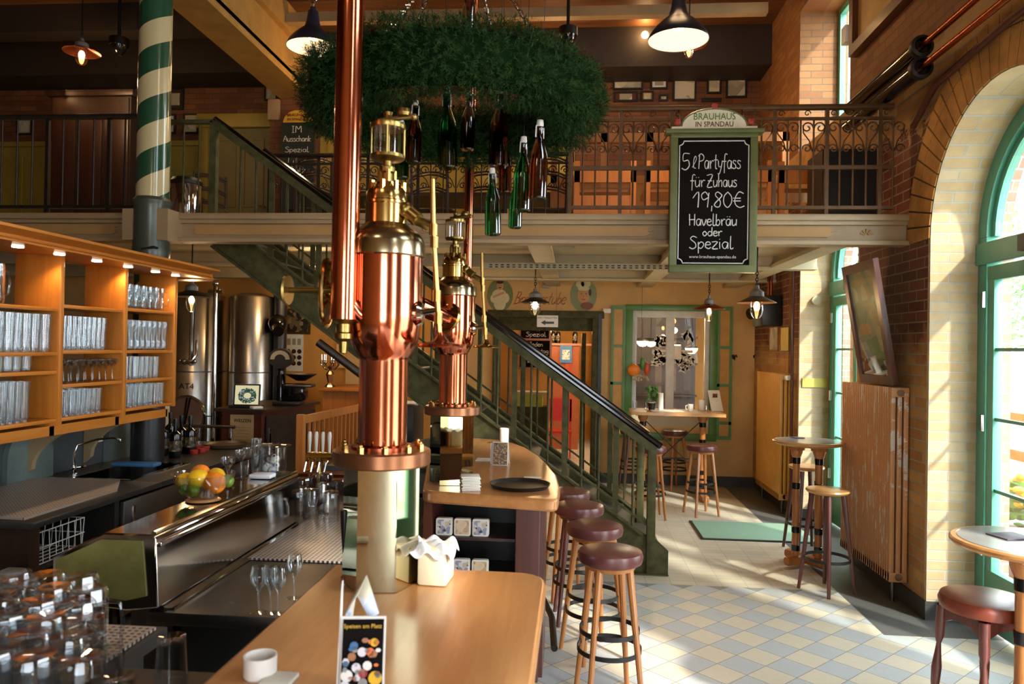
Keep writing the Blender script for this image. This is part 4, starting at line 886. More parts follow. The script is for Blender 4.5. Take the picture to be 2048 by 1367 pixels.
for k in range(9): m.tube([(-3.4+.05*k, 3.98, .78), (-3.4+.05*k, 4.0, .6)], .003, 5); m.tube([(-3.4+.05*k, 4.4, .78), (-3.4+.05*k, 4.38, .6)], .003, 5); m.tube([(-3.4+.05*k, 4.0, .6), (-3.4+.05*k, 4.38, .6)], .003, 5)
for k in range(8): m.tube([(-3.0, 3.98+.055*k, .78), (-3.0, 3.99+.055*k, .6)], .003, 5)
for z in (.78, .69, .6): m.tube([(-3.4, 3.98, z), (-3.0, 3.98, z), (-3.0, 4.4, z), (-3.4, 4.4, z)], .004, 5, closed=True)
m.build('wire_body', 'white', t); MB().box((-3.42, 3.95, .57), (-2.98, 4.44, .59)).build('shelf_under', 'cabinet_dk', t)
tag(MB().box((-3.0, 3.70, .45), (-2.88, 3.78, .66), .02).build('paper_dispenser', 'grey'), 'grey dispenser hanging on the end of the back bar', 'dispenser')
tag(MB().sphere((-3.1, 3.7, .36), .07, 12).build('blue_bottle', plain('teal_plastic', '1E6A6A', .4)), 'teal plastic ball shaped bottle under the dispenser', 'bottle')
# ================================================================ BREWING CORNER
def tank(x, y, r, z1, label):
    t = thing('brewing_tank', label, 'brewing tank', (x, y, 0), 0, local=True)
    MB().lathe([(0, .25), (r*.6, .28), (r, .42), (r, z1), (r*.97, z1+.02), (r*.5, z1+.06), (0, z1+.07)], seg=48).build('tank_body', 'tank', t)
    for z in (.95, 1.50): MB().lathe([(r+.001, z), (r+.006, z+.004), (r+.006, z+.012), (r+.001, z+.016)], seg=48).build('weld_band', 'steel_dk', t)
    for k in range(3): a = 2*PI*k/3+.5; MB().cyl((r*.8*math.cos(a), r*.8*math.sin(a), 0), (r*.8*math.cos(a), r*.8*math.sin(a), .5), .04).build('leg', 'steel_dk', t)
    return t
t = tank(-4.86, 9.2, .42, 2.44, 'left stainless brewing tank with a round manway and tank number')
m = MB(); m.tube([(.17+.23*math.cos(2*PI*k/28), -.44, .98+.23*math.sin(2*PI*k/28)) for k in range(28)], .02, 8, closed=True); m.cyl((.17, -.36, .98), (.17, -.46, .98), .215, seg=32); m.build('manway', 'chrome', t); MB().tube([(.13, -.48, .80), (.20, -.50, 1.2)], .014, 8).build('manway_bar', 'chrome', t)
text('AT4', 'tank_number', 'black', (.14, -.405, 1.33), .10, (PI/2, 0, .25), t)
m = MB().tube([(.20, -.40, 2.4), (.20, -.42, 1.6)], .028, 10); m.build('sight_pipe', 'chrome', t)
m = MB(); m.tube([(.02, -.46, 1.68), (.10, -.47, 1.62), (.22, -.46, 1.64), (.27, -.42, 1.72), (.27, -.42, 1.90)], .014, 8)
for k in range(5): m.sphere((.0+k*.065, -.45, 1.64), .028, 10)
m.build('valve_cluster', 'chrome', t)
t = tank(-4.09, 9.2, .275, 2.44, 'right slim stainless brewing tank beside the scales')
m = MB().tube([(-.33, -.30, 0.6), (-.33, -.30, 2.56)], .032, 12); m.tube([(-.42, -.30, 2.50), (-.24, -.30, 2.50)], .03, 10); m.sphere((-.33, -.30, 2.60), .045, 12); m.build('riser_pipe', 'chrome', t)
tag(MB().cyl((-3.95, 6.9, 0), (-3.95, 6.9, 2.16), .075, seg=24).build('white_canister', 'cream'), 'pale cylinder standing behind the middle shelf bay', 'canister')
t = thing('steel_rail', 'low steel tube fence in front of the tanks', 'rail', (-3.6, 7.2, 0)); m = MB()
for x in (-3.75, -3.6, -3.42): m.cyl((x, 7.25, 0), (x, 7.25, 1.02), .02)
m.build('post', 'chrome', t); MB().cyl((-3.9, 7.25, 1.03), (-3.38, 7.25, 1.03), .018).build('top_bar', 'steel_dk', t)
# cabinet with tablet, scales, dark fridge
t = thing('service_cabinet', 'dark wooden service cabinet carrying tablet and scales', 'cabinet', (-3.35, 8.0, 0))
bp = [(-3.60, 7.45), (-3.17, 7.40), (-3.02, 8.55), (-3.60, 8.6)]
MB().prism(bp, 'Z', 0, 1.17).build('body', 'wood_red', t); MB().prism([(-3.68, 7.40), (-3.12, 7.35), (-2.97, 8.6), (-3.68, 8.65)], 'Z', 1.17, 1.20).build('top', 'wood_dk', t)
a = Vector((-3.155, 7.44, 0)); b = Vector((-3.015, 8.54, 0))
m = MB(); m.bar(a.lerp(b, .03)+Vector((.012, 0, .70)), a.lerp(b, .97)+Vector((.012, 0, .70)), .02, .84); m.build('fridge_door', 'steel_dk', t); MB().bar(a.lerp(b, .06)+Vector((.03, 0, .75)), a.lerp(b, .06)+Vector((.03, 0, 1.0)), .02, .03).build('door_handle', 'chrome', t)
t = thing('notice', 'yellowed printed notice on the front of the service cabinet', 'notice', (-3.42, 7.4, .9)); q = at(485, 870, Y=7.415)
MB().box((q.x-.13, 7.408, q.z-.24), (q.x+.12, 7.416, q.z+.21)).build('sheet', plain('old_paper', 'A88E62', .7, var=.12), t); text('WEIZEN', 'notice_title', 'wood_dk', (q.x, 7.405, q.z+.15), .05, parent=t); m = MB().lathe([(0, 0), (.018, 0), (.008, .03), (.014, .05), (0, .07)], (q.x-.09, 7.40, q.z-.14), 8); m.build('little_figure', 'wood_dk', t)
m = MB()
for k in range(9): m.box((q.x-.08+(k % 3)*.01, 7.404, q.z+.08-k*.032), (q.x+.08-(k % 2)*.02, 7.407, q.z+.085-k*.032))
m.build('print_lines', 'wood_edge', t, smooth=0)
c = at(495, 800, Y=7.5)
t = thing('tablet', 'upright tablet screen showing a wreath picture on the cabinet', 'tablet', (c.x, 7.50, 1.2), .12, local=True); R = Euler((-.12, 0, 0)).to_matrix()
MB().box((-.14, -.008, .02), (.13, .012, .25), .006, R).build('frame', 'black', t)
scm = NT('tablet_screen'); P = scm.pos(True); X = scm.xyz(P); 
dd = scm.math('SQRT', scm.math('ADD', scm.math('POWER', scm.math('MULTIPLY', X[0], .8), 2.), scm.math('POWER', scm.math('SUBTRACT', X[2], .13), 2.))); nn = scm.noise(P, 60, 3)
rg = scm.math('LESS_THAN', scm.math('ABSOLUTE', scm.math('SUBTRACT', scm.math('ADD', dd, scm.math('MULTIPLY', nn, .03)), .068)), .024)
cc = scm.mix(rg, srgb('D8CFA0'), scm.mix(scm.math('GREATER_THAN', nn, .55), srgb('2E4A34'), srgb('A8A8B0')))
em = scm.new('ShaderNodeEmission'); scm.l.new(cc, em.inputs[0]); em.inputs[1].default_value = .85; scm.l.new(em.outputs[0], scm.out.inputs[0])
MB().box((-.125, -.0105, .04), (.115, -.0075, .235), 0, R).build('screen', scm.m, t, smooth=0)
MB().box((-.19, -.02, .0), (.14, .10, .03), .008).build('foot', 'black', t); MB().box((.08, -.013, .043), (.112, -.010, .055), 0, R).build('red_button', 'red', t)
tag(MB().box((-3.33, 7.42, 1.2), (-3.22, 7.58, 1.225), .01, Euler((0, 0, .7)).to_matrix()).build('phone_handset', 'white'), 'white handset lying in front of the scales', 'phone')
c = at(560, 810, Y=7.9)
t = thing('weighing_scale', 'old black shop scales with a fan shaped dial', 'scales', (-3.13, 8.0, 1.2), .1, local=True)
MB().box((-.14, -.12, 0), (.16, .12, .05), .015).build('base', 'black', t); MB().box((-.05, -.08, .05), (.20, .10, .24), .03).build('housing', 'black_gloss', t)
MB().lathe([(.05, .05), (.05, .30), (.03, .36), (.045, .42), (0, .44)], (-.08, 0, 0), 16).build('column', 'black_gloss', t)
pts = [(-.08+.13*math.cos(a), .50+.12*math.sin(a)) for a in [math.radians(-20+220*i/18) for i in range(19)]]
MB().prism(pts+[(-.10, .40), (-.05, .40)], 'Y', -.05, .05).build('dial_case', 'black', t)
pts = [(-.08+.105*math.cos(a), .50+.098*math.sin(a)) for a in [math.radians(180-180*i/14) for i in range(15)]]+[(-.08+.06*math.cos(a), .50+.055*math.sin(a)) for a in [math.radians(180*i/14) for i in range(15)]]
MB().prism(pts, 'Y', -.056, -.05).build('dial_face', 'cream', t, smooth=0)
MB().lathe([(0, 0), (.05, 0), (.17, .07), (.165, .075), (.05, .01)], (.14, 0, .27), 24).build('weighing_pan', 'black', t); MB().box((.0, -.11, .20), (.28, .11, .235), .01).build('upper_plate', 'steel_dk', t)
for k, (s, z) in enumerate(((.09, 1.42), (.07, 1.85))):
    pass
tag(MB().cyl((-3.74, 9.25, 0), (-3.74, 9.25, 2.735), .085, seg=16).build('black_column', 'black'), 'black vertical duct beside the orange wall', 'duct')
m = MB().sphere((-3.70, 9.08, 2.12), .12, 16); m.cyl((-3.70, 9.05, 2.1), (-3.62, 8.9, 2.02), .07); tag(m.build('duct_motor', 'black_gloss'), 'glossy black round fitting on the duct', 'fitting')
# orange wall below the gallery with posters
struct(MB().box((-6, 10.3, 0), (-1.95, 10.6, 2.87)).build('trim_12', 'orange_plaster', smooth=0))
struct(MB().box((-3.18, 10.22, 0), (-2.92, 10.32, 2.87)).build('trim_13', 'plaster', smooth=0))
q = at(588, 705, Y=10.29)
t = thing('wall_poster', 'tall poster with nine round photographs on the orange wall', 'poster', q)
MB().box((q.x-.13, 10.285, q.z-.26), (q.x+.13, 10.299, q.z+.26)).build('sheet', 'paper', t)
for i in range(3):
    for j in range(3): m = MB().cyl((q.x-.08+.08*i, 10.286, q.z+.02-.085*j), (q.x-.08+.08*i, 10.28, q.z+.02-.085*j), .032, seg=16); m.build('round_picture', 'wood_dk', t)
for i in range(3): MB().box((q.x-.10+.075*i, 10.281, q.z+.11), (q.x-.05+.075*i, 10.286, q.z+.2)).build('drawing', 'photo_g', t)
q = at(588, 645, Y=10.29); t = thing('framed_print', 'framed print partly hidden above the round photograph poster', 'picture', q); MB().box((q.x-.24, 10.27, q.z-.16), (q.x+.24, 10.299, q.z+.2)).build('frame', 'brass_dk', t); MB().box((q.x-.21, 10.265, q.z-.13), (q.x+.21, 10.271, q.z+.17)).build('print', patches('dark_print', ['1A1612', '6A5A3A', '2A2218', '8A7A5A'], 18, .5), t, smooth=0)
q = at(705, 715, Y=10.29); t = thing('framed_notice', 'red framed paper on the orange wall below the stairs', 'picture', q); MB().box((q.x-.24, 10.27, q.z-.16), (q.x+.24, 10.299, q.z+.20)).build('frame', 'wood_org', t); MB().box((q.x-.225, 10.262, q.z-.145), (q.x+.225, 10.271, q.z+.185)).build('sheet', plain('peach_paper', 'E0B878', .6), t)
t = thing('wooden_cabinet', 'wooden cabinet with a candelabra on top by the orange wall', 'cabinet', (-2.8, 9.4, 0)); MB().box((-3.08, 9.0, 0), (-2.36, 10.0, 1.30)).build('body', 'wood_org', t); MB().box((-3.12, 8.95, 1.30), (-2.2, 10.05, 1.335), .005).build('top', 'wood_org', t)
q = at(660, 780, Y=9.3)
t = thing('candelabra', 'ornate silver candelabra with leafy arms', 'candelabra', (q.x, 9.3, 1.335), 0, local=True)
m = MB().lathe([(0, 0), (.07, 0), (.06, .02), (.03, .05), (.045, .12), (.055, .16), (.03, .2), (.05, .26), (.0, .28)], seg=14, flute=.1)
for k in range(7):
    a = 2*PI*k/7; c_, s_ = math.cos(a), math.sin(a); m.tube([(0, 0, .22), (.06*c_, .06*s_, .22), (.11*c_, .11*s_, .28), (.11*c_, .11*s_, .34)], .008, 6); m.sphere((.11*c_, .11*s_, .31), .02, 8); m.cyl((.11*c_, .11*s_, .33), (.11*c_, .11*s_, .41), .007, seg=6)
m.build('arms', 'steel', t)
t = thing('laundry_bin', 'dark container with white paper behind the first tower', 'container', (-2.1, 8.9, 0)); MB().box((-2.35, 8.6, .5), (-1.85, 9.2, 1.18), .05).build('bin_body', 'black', t); m = MB()
for k in range(6): m.sphere((-2.3+.08*k, 8.8, 1.19), .06, 8, (1.3, 1, .5))
m.build('crumpled_paper', 'fabric', t)
# slatted bench, dark counter and tap with white handles
q = at(596, 860, Y=6.6)
t = thing('slatted_bench', 'slatted wooden bench with a dark red seat behind the bar', 'bench', (-2.2, 6.8, 0))
xb = -2.44
m = MB(); m.bar((xb, 6.55, 1.19), (xb+.12, 8.2, 1.19), .04, .07); m.build('top_rail', 'wood_org', t); MB().bar((xb, 6.55, .70), (xb+.12, 8.2, .70), .04, .05).build('lower_rail', 'wood_org', t)
for k in range(14): x = xb+.12*k/14; y = 6.62+1.5*k/14; MB().box((x-.01, y, .70), (x+.01, y+.035, 1.17)).build('slat', 'wood_org', t)
for (x, y) in ((xb, 6.55), (xb+.12, 8.2)): MB().box((x-.03, y-.03, 0), (x+.03, y+.03, 1.24)).build('post', 'wood_org', t)
MB().prism([(xb, 6.5), (-1.65, 6.5), (-1.5, 8.2), (xb+.12, 8.2)], 'Z', .60, .72).build('seat', plain('dark_red_leather', '4A1614', .4), t); MB().box((xb+.05, 6.52, 0), (-1.75, 8.0, .60)).build('bench_body', 'wood_red', t)
q = at(640, 920, Z=1.0)
t = thing('dark_counter', 'dark topped counter unit behind the beer taps', 'counter', (-1.6, 5.6, 0))
MB().prism([(-1.75, 5.15), (-1.0, 5.15), (-1.0, 6.9), (-1.35, 6.9)], 'Z', .985, 1.02).build('top', 'slate', t); MB().box((-1.55, 5.2, 0), (-1.02, 6.3, .985)).build('body', 'steel_dk', t)
MB().box((-1.54, 5.19, .80), (-1.02, 5.195, .84)).build('trim_strip', 'chrome', t)
c = at(632, 945, Y=5.05)
t = thing('beer_font', 'brass beer font with four white handles', 'beer tap', (-1.69, 4.90, .85), 0, local=True)
MB().lathe([(0, 0), (.035, 0), (.02, .03), (.02, .26), (0, .27)], (.0, 0, 0), 16).build('column', 'brass', t); MB().cyl((-.09, 0, .27), (.09, 0, .27), .03, seg=16).build('cross_bar', 'brass', t)
for k in range(4):
    x = -.07+k*.045; MB().lathe([(0, 0), (.008, 0), (.009, .04), (.014, .12), (.010, .145), (0, .15)], (x, 0, .29), 12).build('white_handle', 'white', t); MB().tube([(x, -.02, .26), (x, -.06, .24), (x-.01, -.07, .18)], .008, 8).build('spout', 'chrome', t)
# ================================================================ STOOLS AND TABLES
def stool(name, label, seat_m, leg_m, h=.8, ring_h=.27, bands=2, plain_top=False, group=None):
    t = thing(name, label, 'bar stool', local=True)
    if plain_top: MB().lathe([(0, h-.035), (.13, h-.035), (.155, h-.025), (.165, h-.012), (.16, h), (.13, h+.004), (0, h+.002)], seg=36).build('seat', seat_m, t)
    else: MB().lathe([(0, h-.075), (.15, h-.075), (.168, h-.065), (.175, h-.035), (.168, h-.01), (.14, h), (0, h+.002)], seg=36).build('seat', seat_m, t)
    if not plain_top: MB().lathe([(0, h-.10), (.13, h-.10), (.14, h-.075)], seg=28).build('seat_base', leg_m, t)
    for k in range(4):
        a = PI/4+k*PI/2; c, s = math.cos(a), math.sin(a)
        MB().cyl((c*.205, s*.205, 0), (c*.115, s*.115, h-.04 if plain_top else h-.08), .0135, .021, 10).build('leg', leg_m, t)
    rr = .205-.09*ring_h/h
    for i in range(bands):
        z = ring_h+i*.10; rr = .200-.09*z/h
        MB().lathe([(rr-.003, z-.012), (rr+.003, z-.012), (rr+.003, z+.012), (rr-.003, z+.012), (rr-.003, z-.012)], seg=40).build('foot_ring', 'black', t)
    return t
S = stool('bar_stool', 'nearest oxblood leather bar stool with honey wooden legs', 'leather', 'wood_leg')
S.location = (.208, 4.07, 0); S.rotation_euler = (0, 0, .22)
SD = stool('bar_stool', 'third oxblood bar stool from the front, on dark legs', 'leather', 'wood_leg_dk')
SD.location = (.045, 5.23, 0); SD.rotation_euler = (0, 0, .1)
dup(S, (.139, 4.65, 0), .5, 'second oxblood bar stool from the front, by the far counter')
dup(S, (-.039, 5.72, 0), .3, 'farthest oxblood bar stool at the curved counter end')
dup(S, (.862, 8.50, 0), .1, 'leather stool at the window table, left front behind the newel')
dup(S, (1.466, 8.75, 0), .35, 'leather stool at the window table, right front')
dup(SD, (.80, 10.28, 0), .2, 'dark stool behind the left post of the window table')
dup(S, (1.36, 10.30, 0), .5, 'stool behind the window table against the wall')
W = stool('bar_stool', 'wooden topped bar stool in front of the round table', 'wood_tbl', 'wood_leg_dk', .8, .26, 1, True); W.location = (2.0, 6.10, 0); W.rotation_euler = (0, 0, .55)
o = dup(W, (2.20, 7.32, 0), .2, 'dark stool behind the round table by the far window')
# turned stool right foreground
t = thing('bar_stool', 'red leather stool with turned legs at the right edge', 'bar stool', (1.83, 3.50, 0), .3, local=True)
MB().lathe([(0, .735), (.15, .735), (.178, .745), (.185, .775), (.175, .80), (.14, .81), (0, .812)], seg=36).build('seat', 'leather_red', t)
m = MB()
for k in range(4):
    a = k*PI/2; R = Euler((0, 0, a)).to_matrix(); pr = [(-.13, .735), (.13, .735), (.13, .66), (.09, .67), (.05, .69), (0, .695), (-.05, .69), (-.09, .67), (-.13, .66)]
    A = [m._v(R @ Vector((x, -.125, z))) for x, z in pr]; B = [m._v(R @ Vector((x, -.105, z))) for x, z in pr]; n = len(pr); m.bm.faces.new(A[::-1]); m.bm.faces.new(B)
    for i in range(n): m.bm.faces.new((A[i], A[(i+1) % n], B[(i+1) % n], B[i]))
m.build('apron', 'wood_leg_dk', t)
for k in range(4):
    a = PI/4+k*PI/2; c, s = math.cos(a), math.sin(a)
    prof = [(.012, 0), (.015, .05), (.011, .09), (.018, .13), (.02, .2), (.012, .26), (.022, .30), (.012, .33), (.019, .38), (.022, .45), (.014, .52), (.010, .56), (.022, .60), (.022, .735)]
    m = MB(); rows = []
    for r, z in prof: f = 1-z/.735; rows.append(m.ring(Vector((c*(.165+.05*f), s*(.165+.05*f), z)), Vector((1, 0, 0)), Vector((0, 1, 0)), r, 12))
    for A, B in zip(rows, rows[1:]):
        for i in range(12): m.bm.faces.new((A[i], A[(i+1) % 12], B[(i+1) % 12], B[i]))
    m.bm.faces.new(rows[0][::-1]); m.build('leg', 'wood_leg_dk', t)
# round tables on banded posts
def round_table(label, x, y, rz, posts):
    t = thing('round_table', label, 'bar table', (x, y, 0), rz, local=True)
    MB().lathe([(0, 1.06), (.255, 1.06), (.285, 1.068), (.297, 1.08), (.297, 1.09), (.29, 1.097), (.272, 1.099), (.270, 1.096), (0, 1.096)], seg=56).build('top_rim', 'wood_tbl', t)
    MB().lathe([(0, 1.1), (.267, 1.1), (.269, 1.096)], seg=48).build('top_inlay', plain('slate_inlay', '9A9A98', .18, var=.15, nscale=5), t)
    m = MB()
    for (px, py) in posts: m.box((px-.05, py-.05, 1.02), (px+.05, py+.05, 1.06), .008)
    if len(posts) > 1: m.box((-.16, -.03, 1.035), (.16, .03, 1.06)); m.box((-.03, -.16, 1.035), (.03, .16, 1.06))
    m.build('top_support', 'wood_leg', t)
    for (px, py) in posts:
        l = MB().lathe([(.03, .10), (.036, .14), (.03, .17), (.03, .45), (.033, .47), (.03, .49), (.033, .51), (.03, .53), (.03, .95), (.04, .97), (.05, 1.0), (.052, 1.025)], (px, py, 0), 20).build('post', 'wood_leg', t)
        for z in (.17, .33, .71, .93): MB().lathe([(.0305, z-.028), (.0345, z-.026), (.0345, z+.026), (.0305, z+.028)], (px, py, 0), 20).build('black_band', 'black_gloss', l)
    m = MB()
    for a in (0, PI/2): m.box((-.24, -.04, 0.02), (.24, .04, .10), .03, Euler((0, 0, a)).to_matrix())
    m.build('cross_foot', 'wood_leg', t); return t
RT = round_table('round bar table with four banded posts before the worn radiator', 2.055, 6.80, .5, [(.13, 0), (-.13, 0), (0, .13), (0, -.13)])
round_table('round bar table cropped by the right edge of the photo', 1.905, 3.30, .2, [(-.05, -.02), (.2, .05)])
for (px, py, lb, s) in ((1595, 875, 'dark menu folder lying on the middle round table', .05), (2020, 1072, 'dark paper napkin pad on the cropped right table', .07)):
    q = at(px, py, Z=1.102); q.z = 1.1006; o = MB().box((-s, -s*.8, 0), (s, s*.8, .006), .002, Euler((0, 0, .3)).to_matrix()).build('menu_folder', plain('purple_grey_card', '5A5060', .5)); o.location = q; tag(o, lb, 'folder')
# window table
t = thing('window_table', 'long wooden bar table under the inner window', 'bar table', (1.27, 9.6, 0))
MB().prism(rounded([(.69, 9.42, 1), (1.86, 9.36, 1), (1.86, 10.0, 1), (.72, 10.06, 1)], .03), 'Z', 1.06, 1.1).build('top', 'wood_tbl', t)
for x in (.88, 1.63):
    l = MB().lathe([(.035, .08), (.045, .12), (.038, .15), (.038, .45), (.044, .47), (.038, .49), (.038, .96), (.05, .98), (.062, 1.0), (.065, 1.06)], (x, 9.7, 0), 20).build('post', 'wood_leg', t)
    for z in (.17, .33, .72, .93): MB().lathe([(.0385, z-.028), (.043, z-.026), (.043, z+.026), (.0385, z+.028)], (x, 9.7, 0), 18).build('black_band', 'black_gloss', l)
    MB().box((x-.05, 9.42, 0), (x+.05, 9.98, .08), .02).build('foot', 'wood_leg', t)
m = MB().tube([(.90, 9.7, .30), (1.61, 9.7, .98)], .006, 6); m.tube([(.90, 9.7, .98), (1.61, 9.7, .30)], .006, 6); m.cyl((.88, 9.7, .5), (1.63, 9.7, .5), .01); m.build('cross_brace', 'iron', t)
q = at(1404, 820, Z=1.1)
def onwt(px, py): q = at(px, py, Z=1.1); q.z = 1.1005; return q
tag(MB().lathe([(0, 0), (.035, 0), (.04, .02), (.04, .13), (.036, .13), (.034, .02), (0, .01)], onwt(1402, 820), 20).build('white_jug', 'white'), 'white ceramic jug on the window table', 'jug')
q = onwt(1381, 822); m = MB().lathe([(0, 0), (.03, 0), (.035, .02), (.035, .09), (.032, .09), (.03, .02), (0, .01)], q, 18); m.tube([(q.x-.03, q.y, q.z+.075), (q.x-.06, q.y, q.z+.07), (q.x-.06, q.y, q.z+.03), (q.x-.03, q.y, q.z+.02)], .006, 6); tag(m.build('white_cup', 'white'), 'white cup with a handle left of the jug', 'cup')
q = onwt(1412, 822); tag(MB().lathe([(0, 0), (.018, 0), (.02, .01), (.018, .06), (.012, .075), (0, .08)], q, 12).build('salt_shaker', 'chrome'), 'small shaker between jug and menu stand', 'shaker')
q = onwt(1435, 822); t = menu('menu_stand', 'white leaning menu in a green stand on the window table', q, .25, .16, .26, 'paper', .5, False); MB().box((-.05, .05, 0), (.06, .12, .06)).build('green_base', 'green', t); MB().box((-.03, .075, .17), (.03, .085, .22)).build('picture', 'menu2', t)
q = onwt(1335, 822); tag(MB().box(q+Vector((-.2, -.05, 0)), q+Vector((.2, .2, .004))).build('place_mat', 'paper'), 'white paper mat spread on the window table', 'mat')
for i, (px, lb) in enumerate(((1270, 'left upturned glass on the window table'), (1292, 'second upturned glass on the window table'), (1310, 'third upturned glass on the window table'))):
    q = onwt(px, 818); put('small', (q.x, q.y, 1.1005), lb, None, 0, False, 1.1)
# green mat
c = [at(1403, 1081, Z=0), at(1377, 1041, Z=0)]
t = thing('door_mat', 'green rectangular mat on the tiles by the round table', 'mat', (1.7, 7.9, 0)); MB().box((1.275, 7.58, 0), (2.42, 8.38, .012), .004).build('mat_rubber', 'black', t); MB().box((1.30, 7.60, .012), (2.40, 8.36, .016)).build('mat_pile', plain('mint_green_pile', '7E9C84', .95, var=.1, nscale=60), t)

# ================================================================ RADIATORS, WALL THINGS
def radiator(label, y0, y1, mat_, n, xs=2.36):
    t = thing('radiator', label, 'radiator', (xs+.06, y0, 0)); z0, z1 = .17, 1.62; p = (y1-y0)/n
    m = MB()
    for k in range(n):
        y = y0+p*k; 
        for x in (xs, xs+.047, xs+.094): m.box((x, y+.004, z0), (x+.034, y+p-.004, z1), .006)
        m.box((xs, y+.002, z1-.07), (xs+.128, y+p-.002, z1-.002), .004); m.box((xs, y+.002, z0), (xs+.128, y+p-.002, z0+.07), .004)
    m.build('columns', mat_, t, smooth=30)
    for z in (z1-.04, z0+.04): MB().cyl((xs+.064, y0-.012, z), (xs+.064, y0+.01, z), .026, seg=16).build('end_plug', 'steel', t)
    for y in (y0+.1, y1-.1): MB().cyl((xs+.064, y, 0), (xs+.064, y, z0+.02), .013).build('foot', 'steel_dk', t)
    return t
radiator('tall worn radiator with flaking brown paint under the leaning picture', 5.82, 6.86, 'rad_worn', 24)
r2 = radiator('tall ochre radiator in the far right corner', 8.86, 9.98, 'rad_y', 25)
MB().cyl((2.42, 8.83, 1.58), (2.42, 8.76, 1.58), .03, seg=14).build('thermostat', 'white', r2)
# leaning picture on the radiator
def leaning():
    t = thing('leaning_picture', 'dark framed old picture leaning forward on the worn radiator', 'picture', (2.4, 6.2, 1.63))
    B0, B1 = Vector((2.41, 5.86, 1.635)), Vector((2.41, 6.52, 1.635)); up = Vector((-.19, -.06, .965)).normalized(); H = .97
    nrm = (B1-B0).normalized().cross(up).normalized(); nrm = -nrm if nrm.x > 0 else nrm
    L = (B1-B0).length; u = (B1-B0).normalized()
    def rectp(a0, a1, h0, h1, off, th, name, m_, sm=0):
        m = MB(); P = [B0+u*a+up*h+nrm*off for a, h in ((a0, h0), (a1, h0), (a1, h1), (a0, h1))]; Q = [p-nrm*th for p in P]
        A = [m._v(p) for p in P]; C = [m._v(p) for p in Q]; m.bm.faces.new(A); m.bm.faces.new(C[::-1])
        for i in range(4): m.bm.faces.new((A[i], C[i], C[(i+1) % 4], A[(i+1) % 4]))
        return m.build(name, m_, t, smooth=sm)
    for a0, a1, h0, h1 in ((0, L, 0, .07), (0, L, H-.07, H), (0, .07, .07, H-.07), (L-.07, L, .07, H-.07)): rectp(a0, a1, h0, h1, .02, .04, 'frame', 'wood_red')
    rectp(.06, L-.06, .06, H-.06, .002, .02, 'picture_sheet', 'photo_g')
    rectp(.07, L-.07, .07, .2, .004, .003, 'lower_scene', patches('pale_scene', ['C8C8D0', '8A7A5A', '3A3428', 'B8B8C4', '6A5A38'], 12, .4, 7))
    rectp(.09, L-.09, H-.17, H-.13, .004, .003, 'caption_strip', 'cream'); rectp(.07, L-.07, .07, H-.07, .010, .002, 'glazing', 'glass_win')
leaning()
def wallpic(px0, py0, px1, py1, X, Y, label, pm='paper', fm='black', fr=.02, th=.02):
    """framed picture hung flat on a wall, from its top left and bottom right corners"""
    a = at(px0, py0, X=X, Y=Y) if X is None else at(px0, py0, X=X); b = at(px1, py1, X=X, Y=Y) if X is None else at(px1, py1, X=X)
    t = thing('framed_picture', label, 'picture', (a+b)/2)
    if X is None:
        m = MB()
        for (x0, x1, z0, z1) in ((a.x, b.x, a.z-fr, a.z), (a.x, b.x, b.z, b.z+fr), (a.x, a.x+fr, b.z+fr, a.z-fr), (b.x-fr, b.x, b.z+fr, a.z-fr)): m.box((x0, Y-th, z0), (x1, Y-.001, z1))
        m.build('frame', fm, t, smooth=0); s = MB().box((a.x+fr, Y-th*.5, b.z+fr), (b.x-fr, Y-.001, a.z-fr)).build('mount', pm, t, smooth=0)
        w_, h_ = (b.x-a.x), (a.z-b.z); MB().box((a.x+.25*w_, Y-th*.55, b.z+.22*h_), (b.x-.25*w_, Y-th*.5, a.z-.22*h_)).build('print', 'photo_g', t, smooth=0)
    else:
        y0, y1 = sorted((a.y, b.y)); z1, z0 = max(a.z, b.z), min(a.z, b.z); m = MB()
        for (p, q, r, s) in ((y0, y1, z1-fr, z1), (y0, y1, z0, z0+fr), (y0, y0+fr, z0+fr, z1-fr), (y1-fr, y1, z0+fr, z1-fr)): m.box((X-th, p, r), (X-.001, q, s))
        m.build('frame', fm, t, smooth=0); MB().box((X-th*.5, y0+fr, z0+fr), (X-.001, y1-fr, z1-fr)).build('mount', pm, t, smooth=0)
    return t
wallpic(1542, 652, 1558, 702, 2.47, None, 'left small framed paper above the ochre radiator', 'photo_g', 'wood_edge'); wallpic(1563, 654, 1580, 702, 2.47, None, 'right small yellow paper above the ochre radiator', plain('yellow_paper', 'C8B060', .6), 'brass_dk', .01)
for px, lb in ((1467, 'left dark coat hook on the ochre wall'), (1511, 'right dark coat hook on the ochre wall')):
    q = at(px, 713, Y=YB); m = MB().lathe([(0, 0), (.03, 0), (.025, -.01), (0, -.012)], q, 14, 'y'); m.tube([q+Vector((-.03, -.01, .01)), q+Vector((-.035, -.05, .0)), q+Vector((-.02, -.06, .03))], .008, 6); m.tube([q+Vector((.03, -.01, .01)), q+Vector((.035, -.05, .0)), q+Vector((.02, -.06, .03))], .008, 6); m.tube([q+Vector((0, -.01, -.01)), q+Vector((0, -.06, -.04)), q+Vector((0, -.08, -.01))], .008, 6); tag(m.build('coat_hook', 'iron'), lb, 'hook')
t = thing('wall_heater', 'black wall unit with two copper pipes in the far corner', 'wall unit', (2.4, 9.3, 2.4))
q = at(1555, 610, X=2.3); MB().box((2.22, 9.2, 2.18), (2.465, 9.65, 2.55), .02).build('housing', 'black', t); MB().cyl((2.2, 9.4, 2.35), (2.12, 9.35, 2.33), .07, seg=20).build('round_cover', 'black_gloss', t)
